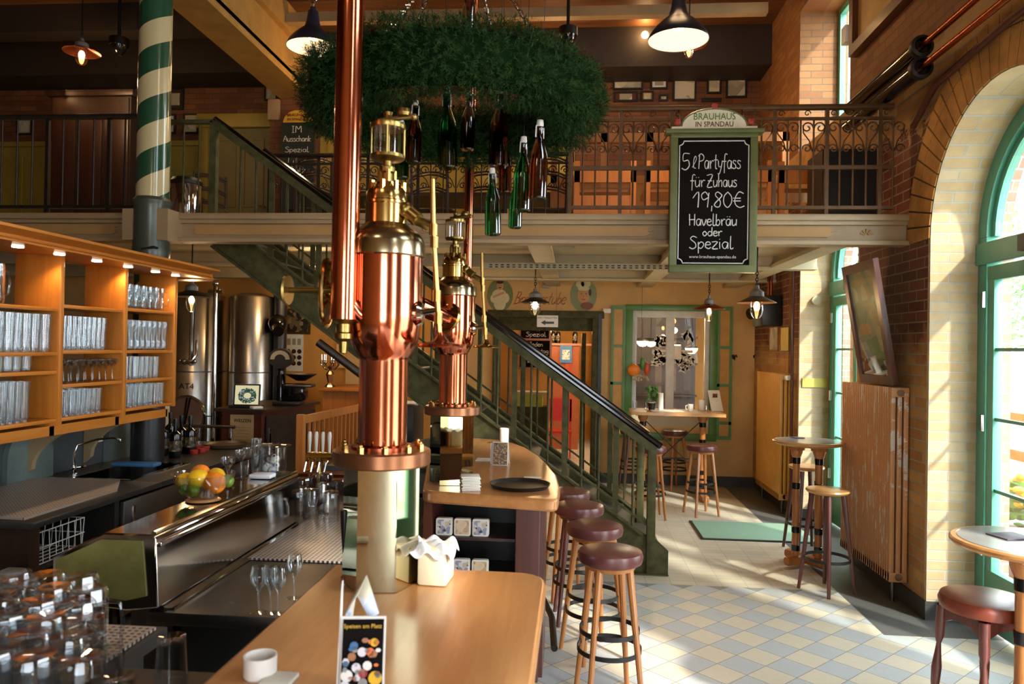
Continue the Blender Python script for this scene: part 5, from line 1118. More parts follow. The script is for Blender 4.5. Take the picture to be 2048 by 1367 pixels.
for y in (9.32, 9.45): MB().cyl((2.36, y, 2.55), (2.36, y, 2.86), .016).build('copper_pipe', 'copper', t)
q = at(1615, 765, Y=8.60); tag(MB().box((2.53, 8.600, q.z-.05), (2.80, 8.617, q.z+.05)).build('yellow_notice', plain('yellow_label', 'C8B84A', .5)), 'yellow notice strip on the pale reveal of the far window', 'notice')
tag(MB().cyl((2.66, 8.617, 2.45), (2.66, 8.56, 2.45), .05, seg=20).build('round_detector', 'cream'), 'small round cream detector high on the far window reveal', 'detector')
t = thing('wall_conduit', 'dark vertical pipe on the brick pier beside the far window', 'pipe', (2.46, 8.8, 0)); MB().cyl((2.45, 8.72, .15), (2.45, 8.72, 2.86), .014).build('pipe', 'wood_red', t)
# heating pipes high on the right wall
for i, (z, x, ye, lb) in enumerate(((3.985, 2.34, 5.36, 'upper insulated heating pipe high on the right wall'), (3.83, 2.33, 5.34, 'lower insulated heating pipe high on the right wall'))):
    t = thing('heating_pipe', lb, 'pipe', (x, 4, z)); MB().cyl((x, 1.0, z), (x, 5.9, z), .022, seg=14).build('thin_pipe', 'copper_dk', t); MB().cyl((x, ye, z), (x, 6.7, z), .055, seg=22).build('insulation', 'black_gloss', t)
    m = MB(); m.lathe([(.055, -.03), (.075, -.025), (.078, .0), (.075, .025), (.055, .03)], (x, ye, z), 22, 'y'); m.build('flange', 'iron', t)
    for y in (2.2, 4.0): MB().box((x, y, z-.012), (XW, y+.02, z+.012)).build('bracket', 'iron', t)
tag(MB().tube([(2.46, 1.0, 3.80), (2.46, 4.5, 3.80), (2.46, 5.4, 3.74), (2.46, 5.75, 3.55)], .025, 10).build('brown_tube', 'wood_red'), 'thin brown tube above the brick arch', 'pipe')  # brown line above the arch, modelled as a thin tube
t = thing('wall_panel', 'large ochre panel in a dark brown frame high on the right wall', 'panel', (2.45, 5.8, 4.5))
MB().box((2.47, 3.4, 4.62), (XW, 6.9, 6.0)).build('panel_sheet', 'beam_gold', t); m = MB(); m.box((2.42, 3.4, 4.54), (XW, 6.99, 4.63)); m.box((2.42, 6.9, 4.54), (XW, 6.99, 6.1)); m.build('frame', 'wood_red', t)
q = at(1688, 120, X=2.6); t = thing('wall_speaker', 'small white speaker box in the upper window recess', 'speaker', q); MB().box((2.50, 7.02, 4.70), (2.40, 7.13, 4.86), .01).build('box', 'white', t); MB().cyl((2.46, 7.018, 4.74), (2.46, 7.01, 4.74), .02).build('cone', 'black', t)

# ================================================================ STAIRCASE AND GALLERY RAILINGS
sl = -.707; YN, YF = 6.36, 7.40                      # slope of the flight, planes of its two sides
t = thing('staircase', 'dark green iron staircase climbing left to the gallery', 'staircase', (.6, 6.9, 0))
def xtop(z): return .59+(z-.32)/sl
def xbot(z): return .61+(z-.01)/sl
for y in (YN, YF):
    m = MB(); pts = [(.74, 0), (.74, .20), (.62, .32), (xtop(2.93), 2.93), (-3.20, 2.93), (-3.20, 2.73), (xbot(.10), .10), (.50, 0)]
    m.prism(pts, 'Y', y, y+.03); m.build('stringer', 'green_dk', t, smooth=0)
    m = MB(); m.bar((.59, y+.01, .325), (xtop(2.93), y+.01, 2.935), .08, .018); m.build('stringer_flange', 'green_dk', t)
    m = MB(); m.bar((xbot(.10), y+.01, .095), (-3.20, y+.01, 2.72), .08, .022); m.build('stringer_flange', 'green_dk', t)
ts = plain('tread_steel', '5A564E', .5, .5)
for k in range(15):
    z = .19+.186*k; x = xtop(z)-.02
    MB().box((x-.27, YN+.03, z-.014), (x, YF, z)).build('tread', ts, t)
def railing(y, nb):
    a = Vector((.68, y, 1.03)); b = Vector((-3.20, y, 3.80))
    m = MB(); m.bar(a, b, .055, .065); m.build('handrail', 'green_dk', t)
    MB().tube([a+Vector((.05, 0, .035)), a.lerp(b, .5)+Vector((0, 0, .045)), b+Vector((0, 0, .045))], .026, 10).build('grip', 'black_gloss', t)
    lo = Vector((.62, y, .41)); hi = Vector((-3.10, y, 3.04)); MB().bar(lo, hi, .022, .018).build('lower_rail', 'green_dk', t)
    for k in range(nb):
        x = .50-3.6*k/nb; zt = a.z+(x-a.x)*(b.z-a.z)/(b.x-a.x); zb = .33+(x-.59)*sl; m = MB()
        if k % 3 == 1: m.box((x-.024, y-.008, zb), (x+.024, y+.008, zt))
        else: m.cyl((x, y, zb), (x, y, zt), .010, seg=8)
        m.build('baluster', 'green_dk', t)
railing(YN, 25); railing(YF+.01, 25)
for y in (YN, YF+.01): MB().box((.62, y-.03, 0), (.69, y+.03, 1.04), .004).build('newel_post', 'green_dk', t)
m = MB(); m.box((.50, YN-.05, 0), (.80, YN+.06, .012)); m.prism([(.69, 0), (.80, 0), (.80, .20), (.69, .30)], 'Y', YN-.02, YN); m.build('foot_plate', 'green_dk', t)
tag(MB().cyl((-2.21, YN-.045, 1.89), (-1.78, YN-.045, 1.585), .035, seg=14).build('grey_tube', 'steel_dk'), 'short grey padding tube strapped under the stair stringer', 'padding')
# gallery railings
def spiral(m, cx, cz, y, r, sgn, turns=1.4, th=.006):
    m.tube([(cx+sgn*r*(1-k/34)*math.cos(2*PI*turns*k/30), y, cz+r*(1-k/34)*math.sin(2*PI*turns*k/30)) for k in range(27)], th, 5)
def scrolls(x, z, y, m, w_=.2):
    for s in (-1, 1):
        spiral(m, x+s*w_*.27, z+.10, y, .045, -s); spiral(m, x+s*w_*.27, z-.06, y, .035, s)
        m.tube([(x+s*w_*.05, y, z-.08), (x+s*w_*.18, y, z), (x+s*w_*.42, y, z+.06), (x+s*w_*.45, y, z+.12)], .005, 5)
def gallery_rail(label, x0, x1, y, orn, step, zt=3.75, mid=True, mat_='rust'):
    t = thing('gallery_railing', label, 'railing', (x0, y, ZG))
    m = MB(); m.box((x0, y-.03, zt-.02), (x1, y+.03, zt+.015), .006); m.build('handrail', mat_, t)
    if orn: MB().box((x0, y-.012, zt-.10), (x1, y+.012, zt-.08)).build('second_rail', mat_, t)
    if mid: MB().box((x0, y-.015, 3.27), (x1, y+.015, 3.30)).build('middle_rail', mat_, t)
    MB().box((x0, y-.02, 2.965), (x1, y+.02, 2.99)).build('bottom_rail', mat_, t)
    n = int((x1-x0)/step)
    for k in range(n+1):
        x = x0+(x1-x0)*k/n
        m = MB()
        if k % 4 == 0: m.box((x-.014, y-.014, ZG), (x+.014, y+.014, zt))
        else: m.cyl((x, y, 2.97), (x, y, zt-(.09 if orn else .02)), .0075, seg=6)
        m.build('baluster', mat_, t)
    if orn:
        for k in range(0, n, 2):
            m = MB(); scrolls(x0+(x1-x0)*(k+1)/n, zt-.26, y, m, step*1.9); spiral(m, x0+(x1-x0)*(k+.5)/n, zt-.05, y, .026, 1, 1.2, .004); m.build('scroll', mat_, t)
    return t
gallery_rail('ornate bronze brown railing along the right half of the gallery', -.06, 2.38, 5.90, True, .095)
gallery_rail('plain dark railing on the left part of the gallery', -8.2, -3.60, 5.90, False, .135, 3.73, False, 'iron')
gallery_rail('scrolled railing behind the open stairwell', -3.2, -.06, 7.56, True, .13, 3.83, False, 'iron')
t = gallery_rail('short railing between the column and the head of the stairs', -3.62, -3.20, 6.36, False, .12, 3.82, False, 'green_dk')
MB().box((-3.23, 6.33, ZG), (-3.17, 6.39, 3.82)).build('end_post', 'green_dk', t)
t = thing('gallery_railing', 'short cross railing at the right end of the stairwell', 'railing', (-.06, 6.6, ZG))
MB().box((-.08, 5.93, 3.73), (-.04, 7.5, 3.765)).build('handrail', 'rust', t); MB().box((-.07, 5.93, 2.965), (-.05, 7.5, 2.99)).build('bottom_rail', 'rust', t)
for k in range(10): MB().cyl((-.06, 6.0+.15*k, ZG), (-.06, 6.0+.15*k, 3.74), .008, seg=6).build('baluster', 'rust', t)
# spiral striped column
t = thing('striped_column', 'green and cream spiral striped iron column carrying the gallery', 'column', (-3.43, 5.80, 0), 0, local=True)
MB().lathe([(.125, 3.02), (.125, ZC)], seg=40).build('striped_shaft', 'column', t)
MB().lathe([(.125, 2.2), (.125, 2.55)], seg=40).build('striped_shaft', 'column', t)
MB().lathe([(.125, 0), (.125, 2.2)], seg=40).build('lower_shaft', 'black', t)
MB().lathe([(.127, 2.50), (.14, 2.55), (.145, 2.60), (.14, 2.64), (.14, 2.95), (.15, 2.98), (.155, 3.0), (.128, 3.03)], seg=40).build('collar', plain('grey_green_collar', '4A5048', .3, .3), t)
m = MB(); m.box((-.19, -.10, 2.68), (.19, .14, 2.93)); m.build('bracket', 'cream_dk', t)
MB().tube([(.0, -.14, 2.60), (.09, -.12, 2.62), (.13, .0, 2.60)], .012, 8).build('cable', 'black', t)
# ================================================================ LAMPS
def big_lamp(label, x, y, z, r, e):
    t = thing('pendant_lamp', label, 'pendant lamp', (x, y, z), 0, local=True)
    o = MB().lathe([(r, 0), (r*1.0, .012), (r*.93, .05), (r*.78, .10), (r*.55, .155), (r*.33, .20), (r*.26, .26), (r*.20, .36), (.03, .37), (.03, .40), (0, .40)], seg=48).build('shade', plain('dark_blue_enamel', '2A2A38', .3, .2, var=.1), t)
    MB().lathe([(r*.985, .004), (r*.92, .045), (r*.77, .094), (r*.53, .148), (r*.3, .19), (0, .20)], seg=40).build('inner_shade', 'lamp_in', t)
    m = MB().sphere((0, 0, .12), .05, 14); m.build('bulb', 'bulb', t)
    m = MB().lathe([(0, .40), (.02, .40), (.025, .43), (.01, .45), (0, .45)], seg=14); m.tube([(.03*math.cos(2*PI*k/14), 0, .48+.03*math.sin(2*PI*k/14)) for k in range(14)], .006, 6, closed=True); m.build('hook', 'steel', t); MB().cyl((0, 0, .5), (0, 0, ZC-z), .008, seg=8).build('cord', 'black', t)
    l = light('SPOT', 'pendant_light', (x, y, z-.02), e, (1, .66, .36), spot_size=2.5, spot_blend=.6, shadow_soft_size=.15)
    return t
big_lamp('large dark enamel pendant lamp above the chalkboard sign', .80, 6.2, 4.40, .245, 55)
big_lamp('large dark enamel pendant lamp left of the wreath, behind fir twigs', -2.635, 7.2, 4.80, .25, 50)
light('POINT', 'pendant_glow', (.80, 6.2, 5.1), 12, (1, .62, .32), shadow_soft_size=.2)
def deck_lamp(label, x, y, z, ztop, r, e, metal='copper_dk', s=1., bm='bulb'):
    t = thing('enamel_lamp', label, 'hanging lamp', (x, y, z), 0, local=True)
    MB().lathe([(r, .0), (r*.97, .006), (r*.5, .045), (r*.33, .06), (.03*s, .065)], seg=32).build('shade', metal, t)
    MB().lathe([(.055*s, .055), (.058*s, .06), (.056*s, .10), (.04*s, .115), (.02*s, .13), (.016*s, .16), (0, .165)], seg=20).build('cap', plain('grey_lamp_cap', '7A7670', .5), t)
    MB().lathe([(0, -.145), (.025*s, -.14), (.045*s, -.11), (.052*s, -.06), (.052*s, .03), (.046*s, .05)], seg=20).build('glass_dome', 'glass', t)
    MB().sphere((0, 0, -.03), .026*s, 12, (1, 1, 1.5)).build('bulb', bm, t)
    m = MB(); zz = .165
    for k in range(5): m.tube([(.012*math.cos(2*PI*i/10)*(k % 2), .012*math.cos(2*PI*i/10)*(1-k % 2), zz+.02+.028*k+.02*math.sin(2*PI*i/10)) for i in range(10)], .004, 5, closed=True)
    m.cyl((0, 0, zz+.15), (0, 0, ztop-z), .007, seg=6); m.build('chain', 'iron', t)
    light('POINT', 'lamp_glow', (x, y, z-.18*s), e, (1, .60, .28), shadow_soft_size=.05); return t
deck_lamp('hanging lamp with grey shade before the painted wall lettering', -.46, 8.5, 2.385, 2.87, .165, 5, 'iron', 1.25, 'bulb_dim')
deck_lamp('copper shaded hanging lamp before the shutter of the inner window', 1.585, 9.1, 2.37, 2.87, .19, 10)
deck_lamp('weathered hanging lamp in front of the tall ochre radiator', 1.645, 7.0, 2.315, 2.87, .175, 9, 'rust', 1.1)
q = at(163, 122, Y=8.2); deck_lamp('glowing lamp with amber shade upstairs on the left', q.x, 8.2, q.z+.1, 5.9, .20, 26, 'copper_dk', 1.3)
q = at(1378, 100, Y=8.5); deck_lamp('small glowing lamp behind the large pendant above the sign', q.x, 8.5, q.z+.06, 5.95, .20, 18, 'copper_dk', 1.2)
q = at(383, 606, Y=6.9); deck_lamp('bright caged lamp in front of the left brewing tank', q.x, 6.9, q.z+.06, 2.87, .18, 8, 'iron', 1.0)
q = at(1290, 70, Y=10.0); o = MB().sphere((q.x, q.y, q.z), .05, 12).build('bulb', 'bulb'); tag(o, 'bare glowing bulb left of the large pendant lamp', 'bulb'); light('POINT', 'bulb_glow', q+Vector((0, -.12, 0)), 8, (1, .6, .25), shadow_soft_size=.05)
for px, py, lb in ((238, 92, 'black dome camera on the ceiling beam at left'), (1136, 72, 'black dome camera on the ceiling beam right of the wreath')):
    q = at(px, py, Y=8.6); t = thing('dome_camera', lb, 'camera', q, 0, local=True); MB().cyl((0, 0, 0), (0, 0, .09), .11, seg=24).build('housing', 'black', t); MB().lathe([(0, -.11), (.05, -.10), (.085, -.06), (.10, 0)], seg=24).build('dome', 'black_gloss', t); MB().cyl((0, 0, .09), (0, 0, ZC-q.z), .02).build('stem', 'black', t)
for x, y, z, e in ((-6.5, 9.0, 5.0, 22), (-3.0, 9.3, 5.2, 18), (-.6, 9.5, 4.9, 24), (1.6, 9.0, 4.6, 12), (-.3, 9.9, 5.5, 8)): light('POINT', 'upstairs_lamp', (x, y, z), e, (1, .56, .24), shadow_soft_size=.12)
light('POINT', 'brewery_lamp', (-3.0, 8.4, 2.5), 26, (1, .62, .28), shadow_soft_size=.1); light('POINT', 'brewery_lamp', (-1.6, 8.3, 2.0), 10, (1, .62, .3), shadow_soft_size=.1)
light('POINT', 'bar_fill', (-1.2, .2, 4.2), 30, (1, .80, .60), shadow_soft_size=.25); light('POINT', 'bar_fill', (.6, 3.2, 5.4), 25, (1, .72, .45), shadow_soft_size=.25)  # fill lights without fixtures, added out of view

# ================================================================ HANGING CHALKBOARD
t = thing('chalkboard_sign', 'hanging chalkboard sign offering a party keg, with arched top', 'sign', (1.01, 5.72, 2.45))
Y0 = 5.70; xa, xb_ = .690, 1.330; za, zb = 2.456, 3.492
m = MB()
for (x0, x1, z0, z1) in ((xa, xa+.055, za, zb), (xb_-.055, xb_, za, zb), (xa, xb_, za, za+.055), (xa, xb_, zb-.03, zb)): m.box((x0, Y0-.02, z0), (x1, Y0+.04, z1), .004)
m.box((xa-.04, Y0-.045, zb), (xb_+.04, Y0+.06, zb+.03), .004); m.build('frame', plain('olive_frame_paint', '5E6438', .45, var=.12), t)
MB().box((xa+.05, Y0-.008, za+.05), (xb_-.05, Y0+.02, zb-.02)).build('board', 'board', t)
xc = (xa+xb_)/2; pts = [(xa+.005, zb+.03), (xb_-.005, zb+.03), (xb_-.005, zb+.055), (xc+.235, zb+.055)]+[(xc+.235*math.cos(a), zb+.055+.125*math.sin(a)) for a in [PI*i/16 for i in range(1, 16)]]+[(xc-.235, zb+.055), (xa+.005, zb+.055)]
MB().prism(pts, 'Y', Y0-.01, Y0+.02).build('arched_header', plain('ivory_paint', 'E0D8BC', .5), t)
m = MB().tube([(xc+.24*math.cos(a), Y0-.005, zb+.055+.132*math.sin(a)) for a in [PI*i/16 for i in range(17)]], .008, 6); m.build('header_moulding', plain('olive_moulding', '5E6438', .45), t)
text('BRAUHAUS', 'header_title', plain.__name__ and 'green', (xc, Y0-.013, zb+.125), .072, parent=t, sx=.85); text('IN SPANDAU', 'header_subtitle', 'wood_red', (xc, Y0-.013, zb+.068), .055, parent=t, sx=.88)
text('www.brauhaus-spandau.de', 'web_address', 'chalk', (xc, Y0-.012, za+.115), .032, parent=t, sx=1)
for dx, dz in ((-.27, .09), (0, .205), (.27, .09)):
    MB().box((xc+dx-.018, Y0-.02, zb+dz-.018), (xc+dx+.018, Y0+.015, zb+dz+.018), .004).build('red_clip', 'red', t)
m = MB(); L, R_, B_, T_ = xa+.066, xb_-.066, za+.068, zb-.055; c_ = .032
pp = []
for (cx, cz, a0) in ((L, B_, 90), (R_, B_, 180), (R_, T_, 270), (L, T_, 0)):
    seg = [(cx+c_*math.cos(math.radians(a0-90*k/5)), cz+c_*math.sin(math.radians(a0-90*k/5))) for k in range(6)]
    pp += seg
m.tube([(x, Y0-.01, z) for x, z in pp], .0045, 4, closed=True); m.build('chalk_border', 'chalk', t)
f = lambda x, z: Vector((x, Y0-.0095, z))
def wr(s, px0, px1, pyb, h, r=.0045):
    a = at(px0, pyb, Y=Y0); b = at(px1, pyb, Y=Y0); m = MB(); write(m, s, a.x, b.x, a.z, h, f, r); m.build('chalk_writing', 'chalk', t, smooth=0)
wr('5', 1363, 1381, 340, .12, .004); wr('ℓ', 1384, 1393, 338, .10, .003); wr('Partyfass', 1396, 1482, 338, .11, .004)
wr('für', 1380, 1410, 374, .09, .004); wr('Zuhaus', 1413, 1474, 374, .09, .004)
wr('19,80€', 1385, 1488, 415, .115, .0045)
wr('Havelbräu', 1377, 1474, 451, .085); wr('oder', 1404, 1444, 472, .065); wr('Spezial', 1378, 1466, 497, .09)
for x in (xa+.08, xb_-.08): MB().cyl((x, Y0+.03, zb+.03), (x, 5.88, 3.73), .004, seg=6).build('hanging_wire', 'iron', t)

# ================================================================ WREATH
WC = Vector((-.575, 3.40, 2.99))
t = thing('fir_wreath', 'huge hanging fir wreath over the bar', 'wreath', WC)
R0, r0 = .545, .125
m = MB(); rows = []
m.tube([(WC.x+R0*math.cos(2*PI*k/40), WC.y+R0*math.sin(2*PI*k/40), WC.z) for k in range(40)], r0*.86, 12, closed=True); m.build('wreath_core', plain('dark_fir_core', '10200E', .95, Specular_IOR_Level=.0), t)
rnd = random.Random(3); bm = MB(); nb = bm.bm
for k in range(13500):
    th = rnd.uniform(0, 2*PI); ph = rnd.uniform(0, 2*PI); rr = r0*rnd.uniform(.82, 1.12)
    er = Vector((math.cos(th), math.sin(th), 0)); n = er*math.cos(ph)+Vector((0, 0, 1))*math.sin(ph)
    p = WC+er*R0+n*rr*(1.0+.08*math.sin(7*th+2*ph))
    d = (n+Vector((rnd.uniform(-1, 1), rnd.uniform(-1, 1), rnd.uniform(-1, 1)))*.75).normalized()
    L = rnd.uniform(.025, .05); tip = p+d*L; a = d.orthogonal().normalized(); b = d.cross(a)
    for j in range(8):
        s = j/7; q = p+d*L*s; an = rnd.uniform(0, 2*PI); o_ = (a*math.cos(an)+b*math.sin(an))*.8+d*.6; o_.normalize(); ln = rnd.uniform(.012, .022)
        e = q+o_*ln; w_ = o_.cross(d)*.0016
        v1 = nb.verts.new(q-w_); v2 = nb.verts.new(q+w_); v3 = nb.verts.new(e+w_*.6); v4 = nb.verts.new(e-w_*.6); nb.faces.new((v1, v2, v3, v4))
me = bpy.data.meshes.new('fir_twigs'); nb.to_mesh(me); nb.free(); me.materials.append(M['needle']); o = bpy.data.objects.new('fir_twigs', me); COL.objects.link(o); adopt(o, t); o['kind'] = 'stuff'
top = Vector((WC.x+.02, 3.4, 4.4))
def chain(a, b, label):
    a = Vector(a); b = Vector(b); m = MB(); d = (b-a).normalized(); L = (b-a).length; n = int(L/.032); u = d.orthogonal().normalized(); v = d.cross(u)
    for k in range(n):
        c = a+d*(k+.5)*L/n; s = u if k % 2 else v
        m.tube([c+d*(.021*math.cos(q))+s*(.009*math.sin(q)) for q in [2*PI*i/10 for i in range(10)]], .003, 5, closed=True)
    o = m.build('chain', 'steel'); tag(o, label, 'chain'); return o
for px, py, Yc, qx, lb in ((775, 60, 3.05, 823, 'outermost left steel chain holding the wreath'), (825, 55, 3.7, 850, 'inner left steel chain holding the wreath'), (985, 60, 3.7, 970, 'inner right steel chain holding the wreath'), (1078, 82, 3.1, 1025, 'outermost right steel chain holding the wreath')):
    a = at(px, py+25, Y=Yc); a.z = WC.z+.10; b = at(qx, -2, Y=Yc+(3.4-Yc)*.6); d = b-a
    a = at(px, py, Y=Yc); chain(a-d.normalized()*.05, a+(b-a)*2.2, lb)
# bottles hanging inside the wreath
def bottle(mt):
    t = thing('hanging_bottle', '', 'bottle', local=True); H = .27
    MB().lathe([(0, 0), (.030, 0), (.034, .005), (.034, .13), (.030, .16), (.015, .205), (.0125, .245), (.0145, .25), (.0145, .258), (0, .26)], seg=20).build('bottle_body', mt, t)
    m = MB().lathe([(0, .285), (.011, .283), (.013, .268), (.011, .258)], seg=12); m.tube([(.017, 0, .22), (.016, 0, .26), (.0, 0, .272), (-.016, 0, .26), (-.017, 0, .22)], .002, 5); m.build('swing_stopper', 'white', t)
    MB().cyl((0, 0, .285), (0, 0, 2.6), .0012, seg=4).build('string', 'iron', t); return t
BG = bottle('glass_green'); BB = bottle('glass_brown'); used = {'g': False, 'b': False}
for ky, px, pyb, Yb, s, lb in (('b', 826, 326, 3.15, .95, 'brown bottle hanging left in the wreath beside the sight glass'), ('g', 803, 357, 3.4, 1.0, 'dark green bottle hanging lowest at the left behind the tap tower'), ('g', 895, 337, 3.2, 1.25, 'tall green bottle hanging near the middle of the wreath'),
      ('b', 934, 300, 3.55, 1.0, 'brown bottle hanging under the centre of the wreath'), ('b', 996, 334, 3.3, 1.25, 'brown bottle with white stopper right of the wreath centre'), ('b', 1010, 386, 3.4, .9, 'small brown bottle hanging below another, right of centre'),
      ('g', 986, 470, 3.3, 1.05, 'lowest green bottle hanging below the gallery beam'), ('g', 1030, 456, 3.6, .95, 'blue green bottle end hanging behind the larger green one'), ('g', 1042, 422, 3.25, 1.15, 'large green bottle hanging at the right of the group'), ('b', 1074, 398, 3.2, 1.2, 'brown bottle with white stopper hanging farthest right')):
    p0 = BG if ky == 'g' else BB
    o = dup(p0) if used[ky] else p0; used[ky] = True
    q = at(px, pyb, Y=Yb); o.location = q; o['label'] = lb; o.scale = (s, s, s); o.rotation_euler = (0, .03, random.uniform(0, 3))
q = at(938, 52, Y=3.3); o = dup(BB, (q.x, q.y, q.z-.02), 0, 'brown bottle standing up on top of the wreath'); o.scale = (.9, .9, .75)

# ================================================================ UPSTAIRS FURNITURE
t = thing('wardrobe', 'tall dark wooden cabinet upstairs behind the left railing', 'cabinet', (-6.0, 9.0, ZG))
a = at(105, 182, Y=9.0); b = at(258, 420, Y=9.0)
MB().box((a.x, 9.0, ZG), (b.x, 9.7, a.z-.08)).build('body', 'wood_dk', t); MB().box((a.x-.05, 8.95, a.z-.08), (b.x+.05, 9.75, a.z), .01).build('cornice', 'wood_dk', t)
w3 = (b.x-a.x)/3
for k in range(3): MB().box((a.x+w3*k+.02, 8.975, ZG+.1), (a.x+w3*(k+1)-.02, 9.0, a.z-.35), .005).build('door', wood('brown_door', '24130E', '3A2016', .4, 'z', .5), t)
MB().box((a.x+.02, 8.98, a.z-.32), (b.x-.02, 9.0, a.z-.1)).build('frieze', 'wood_dk', t)
m = MB().box((b.x+.10, 9.2, ZG), (b.x+.50, 9.9, 3.80)).box((b.x+.08, 9.15, 3.80), (b.x+.53, 9.95, 3.84)); tag(m.build('side_board', 'wood_red'), 'low reddish sideboard right of the tall dark cabinet', 'sideboard')
q = at(268, 225, Y=9.4); t = thing('potted_plant', 'small spiky plant on the upstairs sideboard', 'plant', (b.x+.32, 9.5, 3.841), 0, local=True); MB().lathe([(0, 0), (.07, 0), (.09, .12), (0, .12)], seg=14).build('pot', 'grey', t); m = MB()
for k in range(26):
    a_ = random.uniform(0, 2*PI); l_ = random.uniform(.15, .3); m.tube([(0, 0, .1), (l_*.4*math.cos(a_), l_*.4*math.sin(a_), .1+l_*.6), (l_*.9*math.cos(a_), l_*.9*math.sin(a_), .1+l_*.75)], .006, 4, r1=.001)
m.build('leaves', 'leaf', t)
for (x0, y0_, x1, y1_, lb, pm) in ((120, 180, 155, 215, 'picture showing its top above the dark cabinet, left', 'paper'), (178, 180, 222, 215, 'picture showing its top above the dark cabinet, middle', 'paper'), (240, 176, 268, 225, 'pale picture behind the right corner of the dark cabinet', 'paper'), (336, 178, 368, 220, 'framed portrait just right of the striped column', 'wood_dk'),
      (36, 238, 66, 270, 'framed sheet low on the upstairs wall at far left', 'cream'), (330, 229, 352, 268, 'small frame half hidden by the striped column', 'paper'), (368, 228, 398, 268, 'middle frame of the three above the olive wainscot', 'cream'), (411, 228, 442, 268, 'right frame of the three above the olive wainscot', 'cream'),
      (1226, 147, 1286, 180, 'wide framed certificate on the upper wall', 'photo_g'), (1301, 145, 1335, 179, 'small framed portrait right of the wide certificate', 'paper'), (1346, 144, 1392, 202, 'large framed document in the middle of the upper wall', 'photo_g'), (1414, 144, 1442, 188, 'narrow framed print on the upper wall', 'photo_g'), (1452, 144, 1493, 196, 'dark framed print farthest right on the upper wall', 'photo_g'),
      (1227, 184, 1276, 204, 'low wide frame beneath the certificate', 'wood_red'), (1282, 183, 1307, 203, 'small yellow framed card below the portrait', 'beam_gold'), (1318, 190, 1336, 203, 'tiny frame left of the large document', 'beam_gold'), (1403, 197, 1442, 204, 'red edged frame half behind the railing', 'wood_red'), (530, 172, 556, 202, 'small pale box high beside the olive door', 'cream')):
    wallpic(x0, y0_, x1, y1_, None, YB-.005 if y0_ < 225 else YB-.005, lb, pm, 'black', .025, .03)
# chalkboard upstairs
q0 = at(568, 246, Y=10.1); q1 = at(622, 405, Y=10.1)
t = thing('chalkboard_sign', 'dark chalkboard with yellow arched top upstairs at left', 'sign', (q0.x, 10.1, q1.z)); MB().box((q0.x, 10.09, ZG+.0105), (q0.x+.05, 10.13, q1.z)).build('leg', 'wood_dk', t); MB().box((q1.x-.05, 10.09, ZG+.0105), (q1.x, 10.13, q1.z)).build('leg', 'wood_dk', t); MB().box((q0.x-.03, 10.08, q1.z-.1), (q1.x+.03, 10.14, q0.z)).build('board', plain('green_black_board', '10201C', .5), t); xc = (q0.x+q1.x)/2; hw = (q1.x-q0.x)/2
MB().prism([(xc+hw*math.cos(PI*i/16), q0.z+.17*math.sin(PI*i/16)) for i in range(17)], 'Y', 10.07, 10.12).build('arched_header', plain('gold_header', 'C89A30', .5), t)
text('BRAUHAUS', 'header_title', 'wood_red', (xc, 10.065, q0.z+.10), .06, parent=t); text('IN SPANDAU', 'header_subtitle', 'wood_red', (xc, 10.065, q0.z+.04), .05, parent=t)
def wr2(tt, YY, s, px0, px1, pyb, h, r):
    a = at(px0, pyb, Y=YY); b = at(px1, pyb, Y=YY); m = MB(); write(m, s, a.x, b.x, a.z, h, lambda x, z: Vector((x, YY-.003, z)), r); m.build('chalk_writing', 'chalk', tt, smooth=0)
for s, a, b, yb, h in (('IM', 584, 604, 265, .09), ('Ausschank', 567, 622, 283, .08), ('Spezial', 570, 618, 304, .07), ('Lunt', 576, 612, 328, .09), ('Salz', 578, 612, 346, .09)): wr2(t, 10.08, s, a, b, yb, h, .004)
# ladder back chairs
def chair():
    t = thing('wooden_chair', '', 'chair', local=True); m = MB().box((-.22, -.2, .43), (.22, .2, .46), .01); m.build('seat', 'wood_dk', t)
    for x, y, h in ((-.19, -.17, .43), (.19, -.17, .43), (-.2, .19, 1.0), (.2, .19, 1.0)): MB().cyl((x, y, 0), (x*1.02, y+(.06 if h > .5 else 0), h), .02, .016, 8).build('leg', 'wood_dk', t)
    for z in (.60, .76, .92): m = MB(); m.tube([(-.2, .22, z), (-.1, .25, z+.035), (0, .26, z+.045), (.1, .25, z+.035), (.2, .22, z)], .012, 6); m.tube([(-.2, .22, z+.03), (-.1, .25, z+.065), (0, .26, z+.075), (.1, .25, z+.065), (.2, .22, z+.03)], .012, 6); m.build('back_slat', 'wood_dk', t)
    return t
CH = chair(); first = True
for px, Yc, rz, lb in ((442, 8.6, 1.0, 'dark ladder back chair upstairs beside the steel drum'), (640, 8.2, 3.2, 'dark ladder back chair upstairs below the yellow topped chalkboard'), (745, 8.3, 3.0, 'ladder back chair upstairs hidden behind the copper pipe'), (872, 8.2, 3.0, 'ladder back chair upstairs left of the far copper pipe'), (970, 8.2, 3.3, 'ladder back chair upstairs behind the hanging green bottles'), (1098, 8.2, 3.1, 'ladder back chair upstairs right of the hanging bottles')):
    q = at(px, 420, Y=Yc); o = CH if first else dup(CH); first = False; o.location = (q.x, Yc, ZG+.0105); o.rotation_euler = (0, 0, rz+PI if False else rz); o['label'] = lb
t = thing('long_table', 'long dark table upstairs among the ladder back chairs', 'table', (-1.8, 8.9, ZG)); MB().box((-3.0, 8.5, 3.60), (-.2, 9.3, 3.64)).build('top', 'wood_dk', t)
for x, y in ((-2.9, 8.6), (-.3, 8.6), (-2.9, 9.2), (-.3, 9.2)): MB().box((x-.03, y-.03, ZG+.01), (x+.03, y+.03, 3.60)).build('leg', 'wood_dk', t)
q = at(372, 420, Y=7.0)
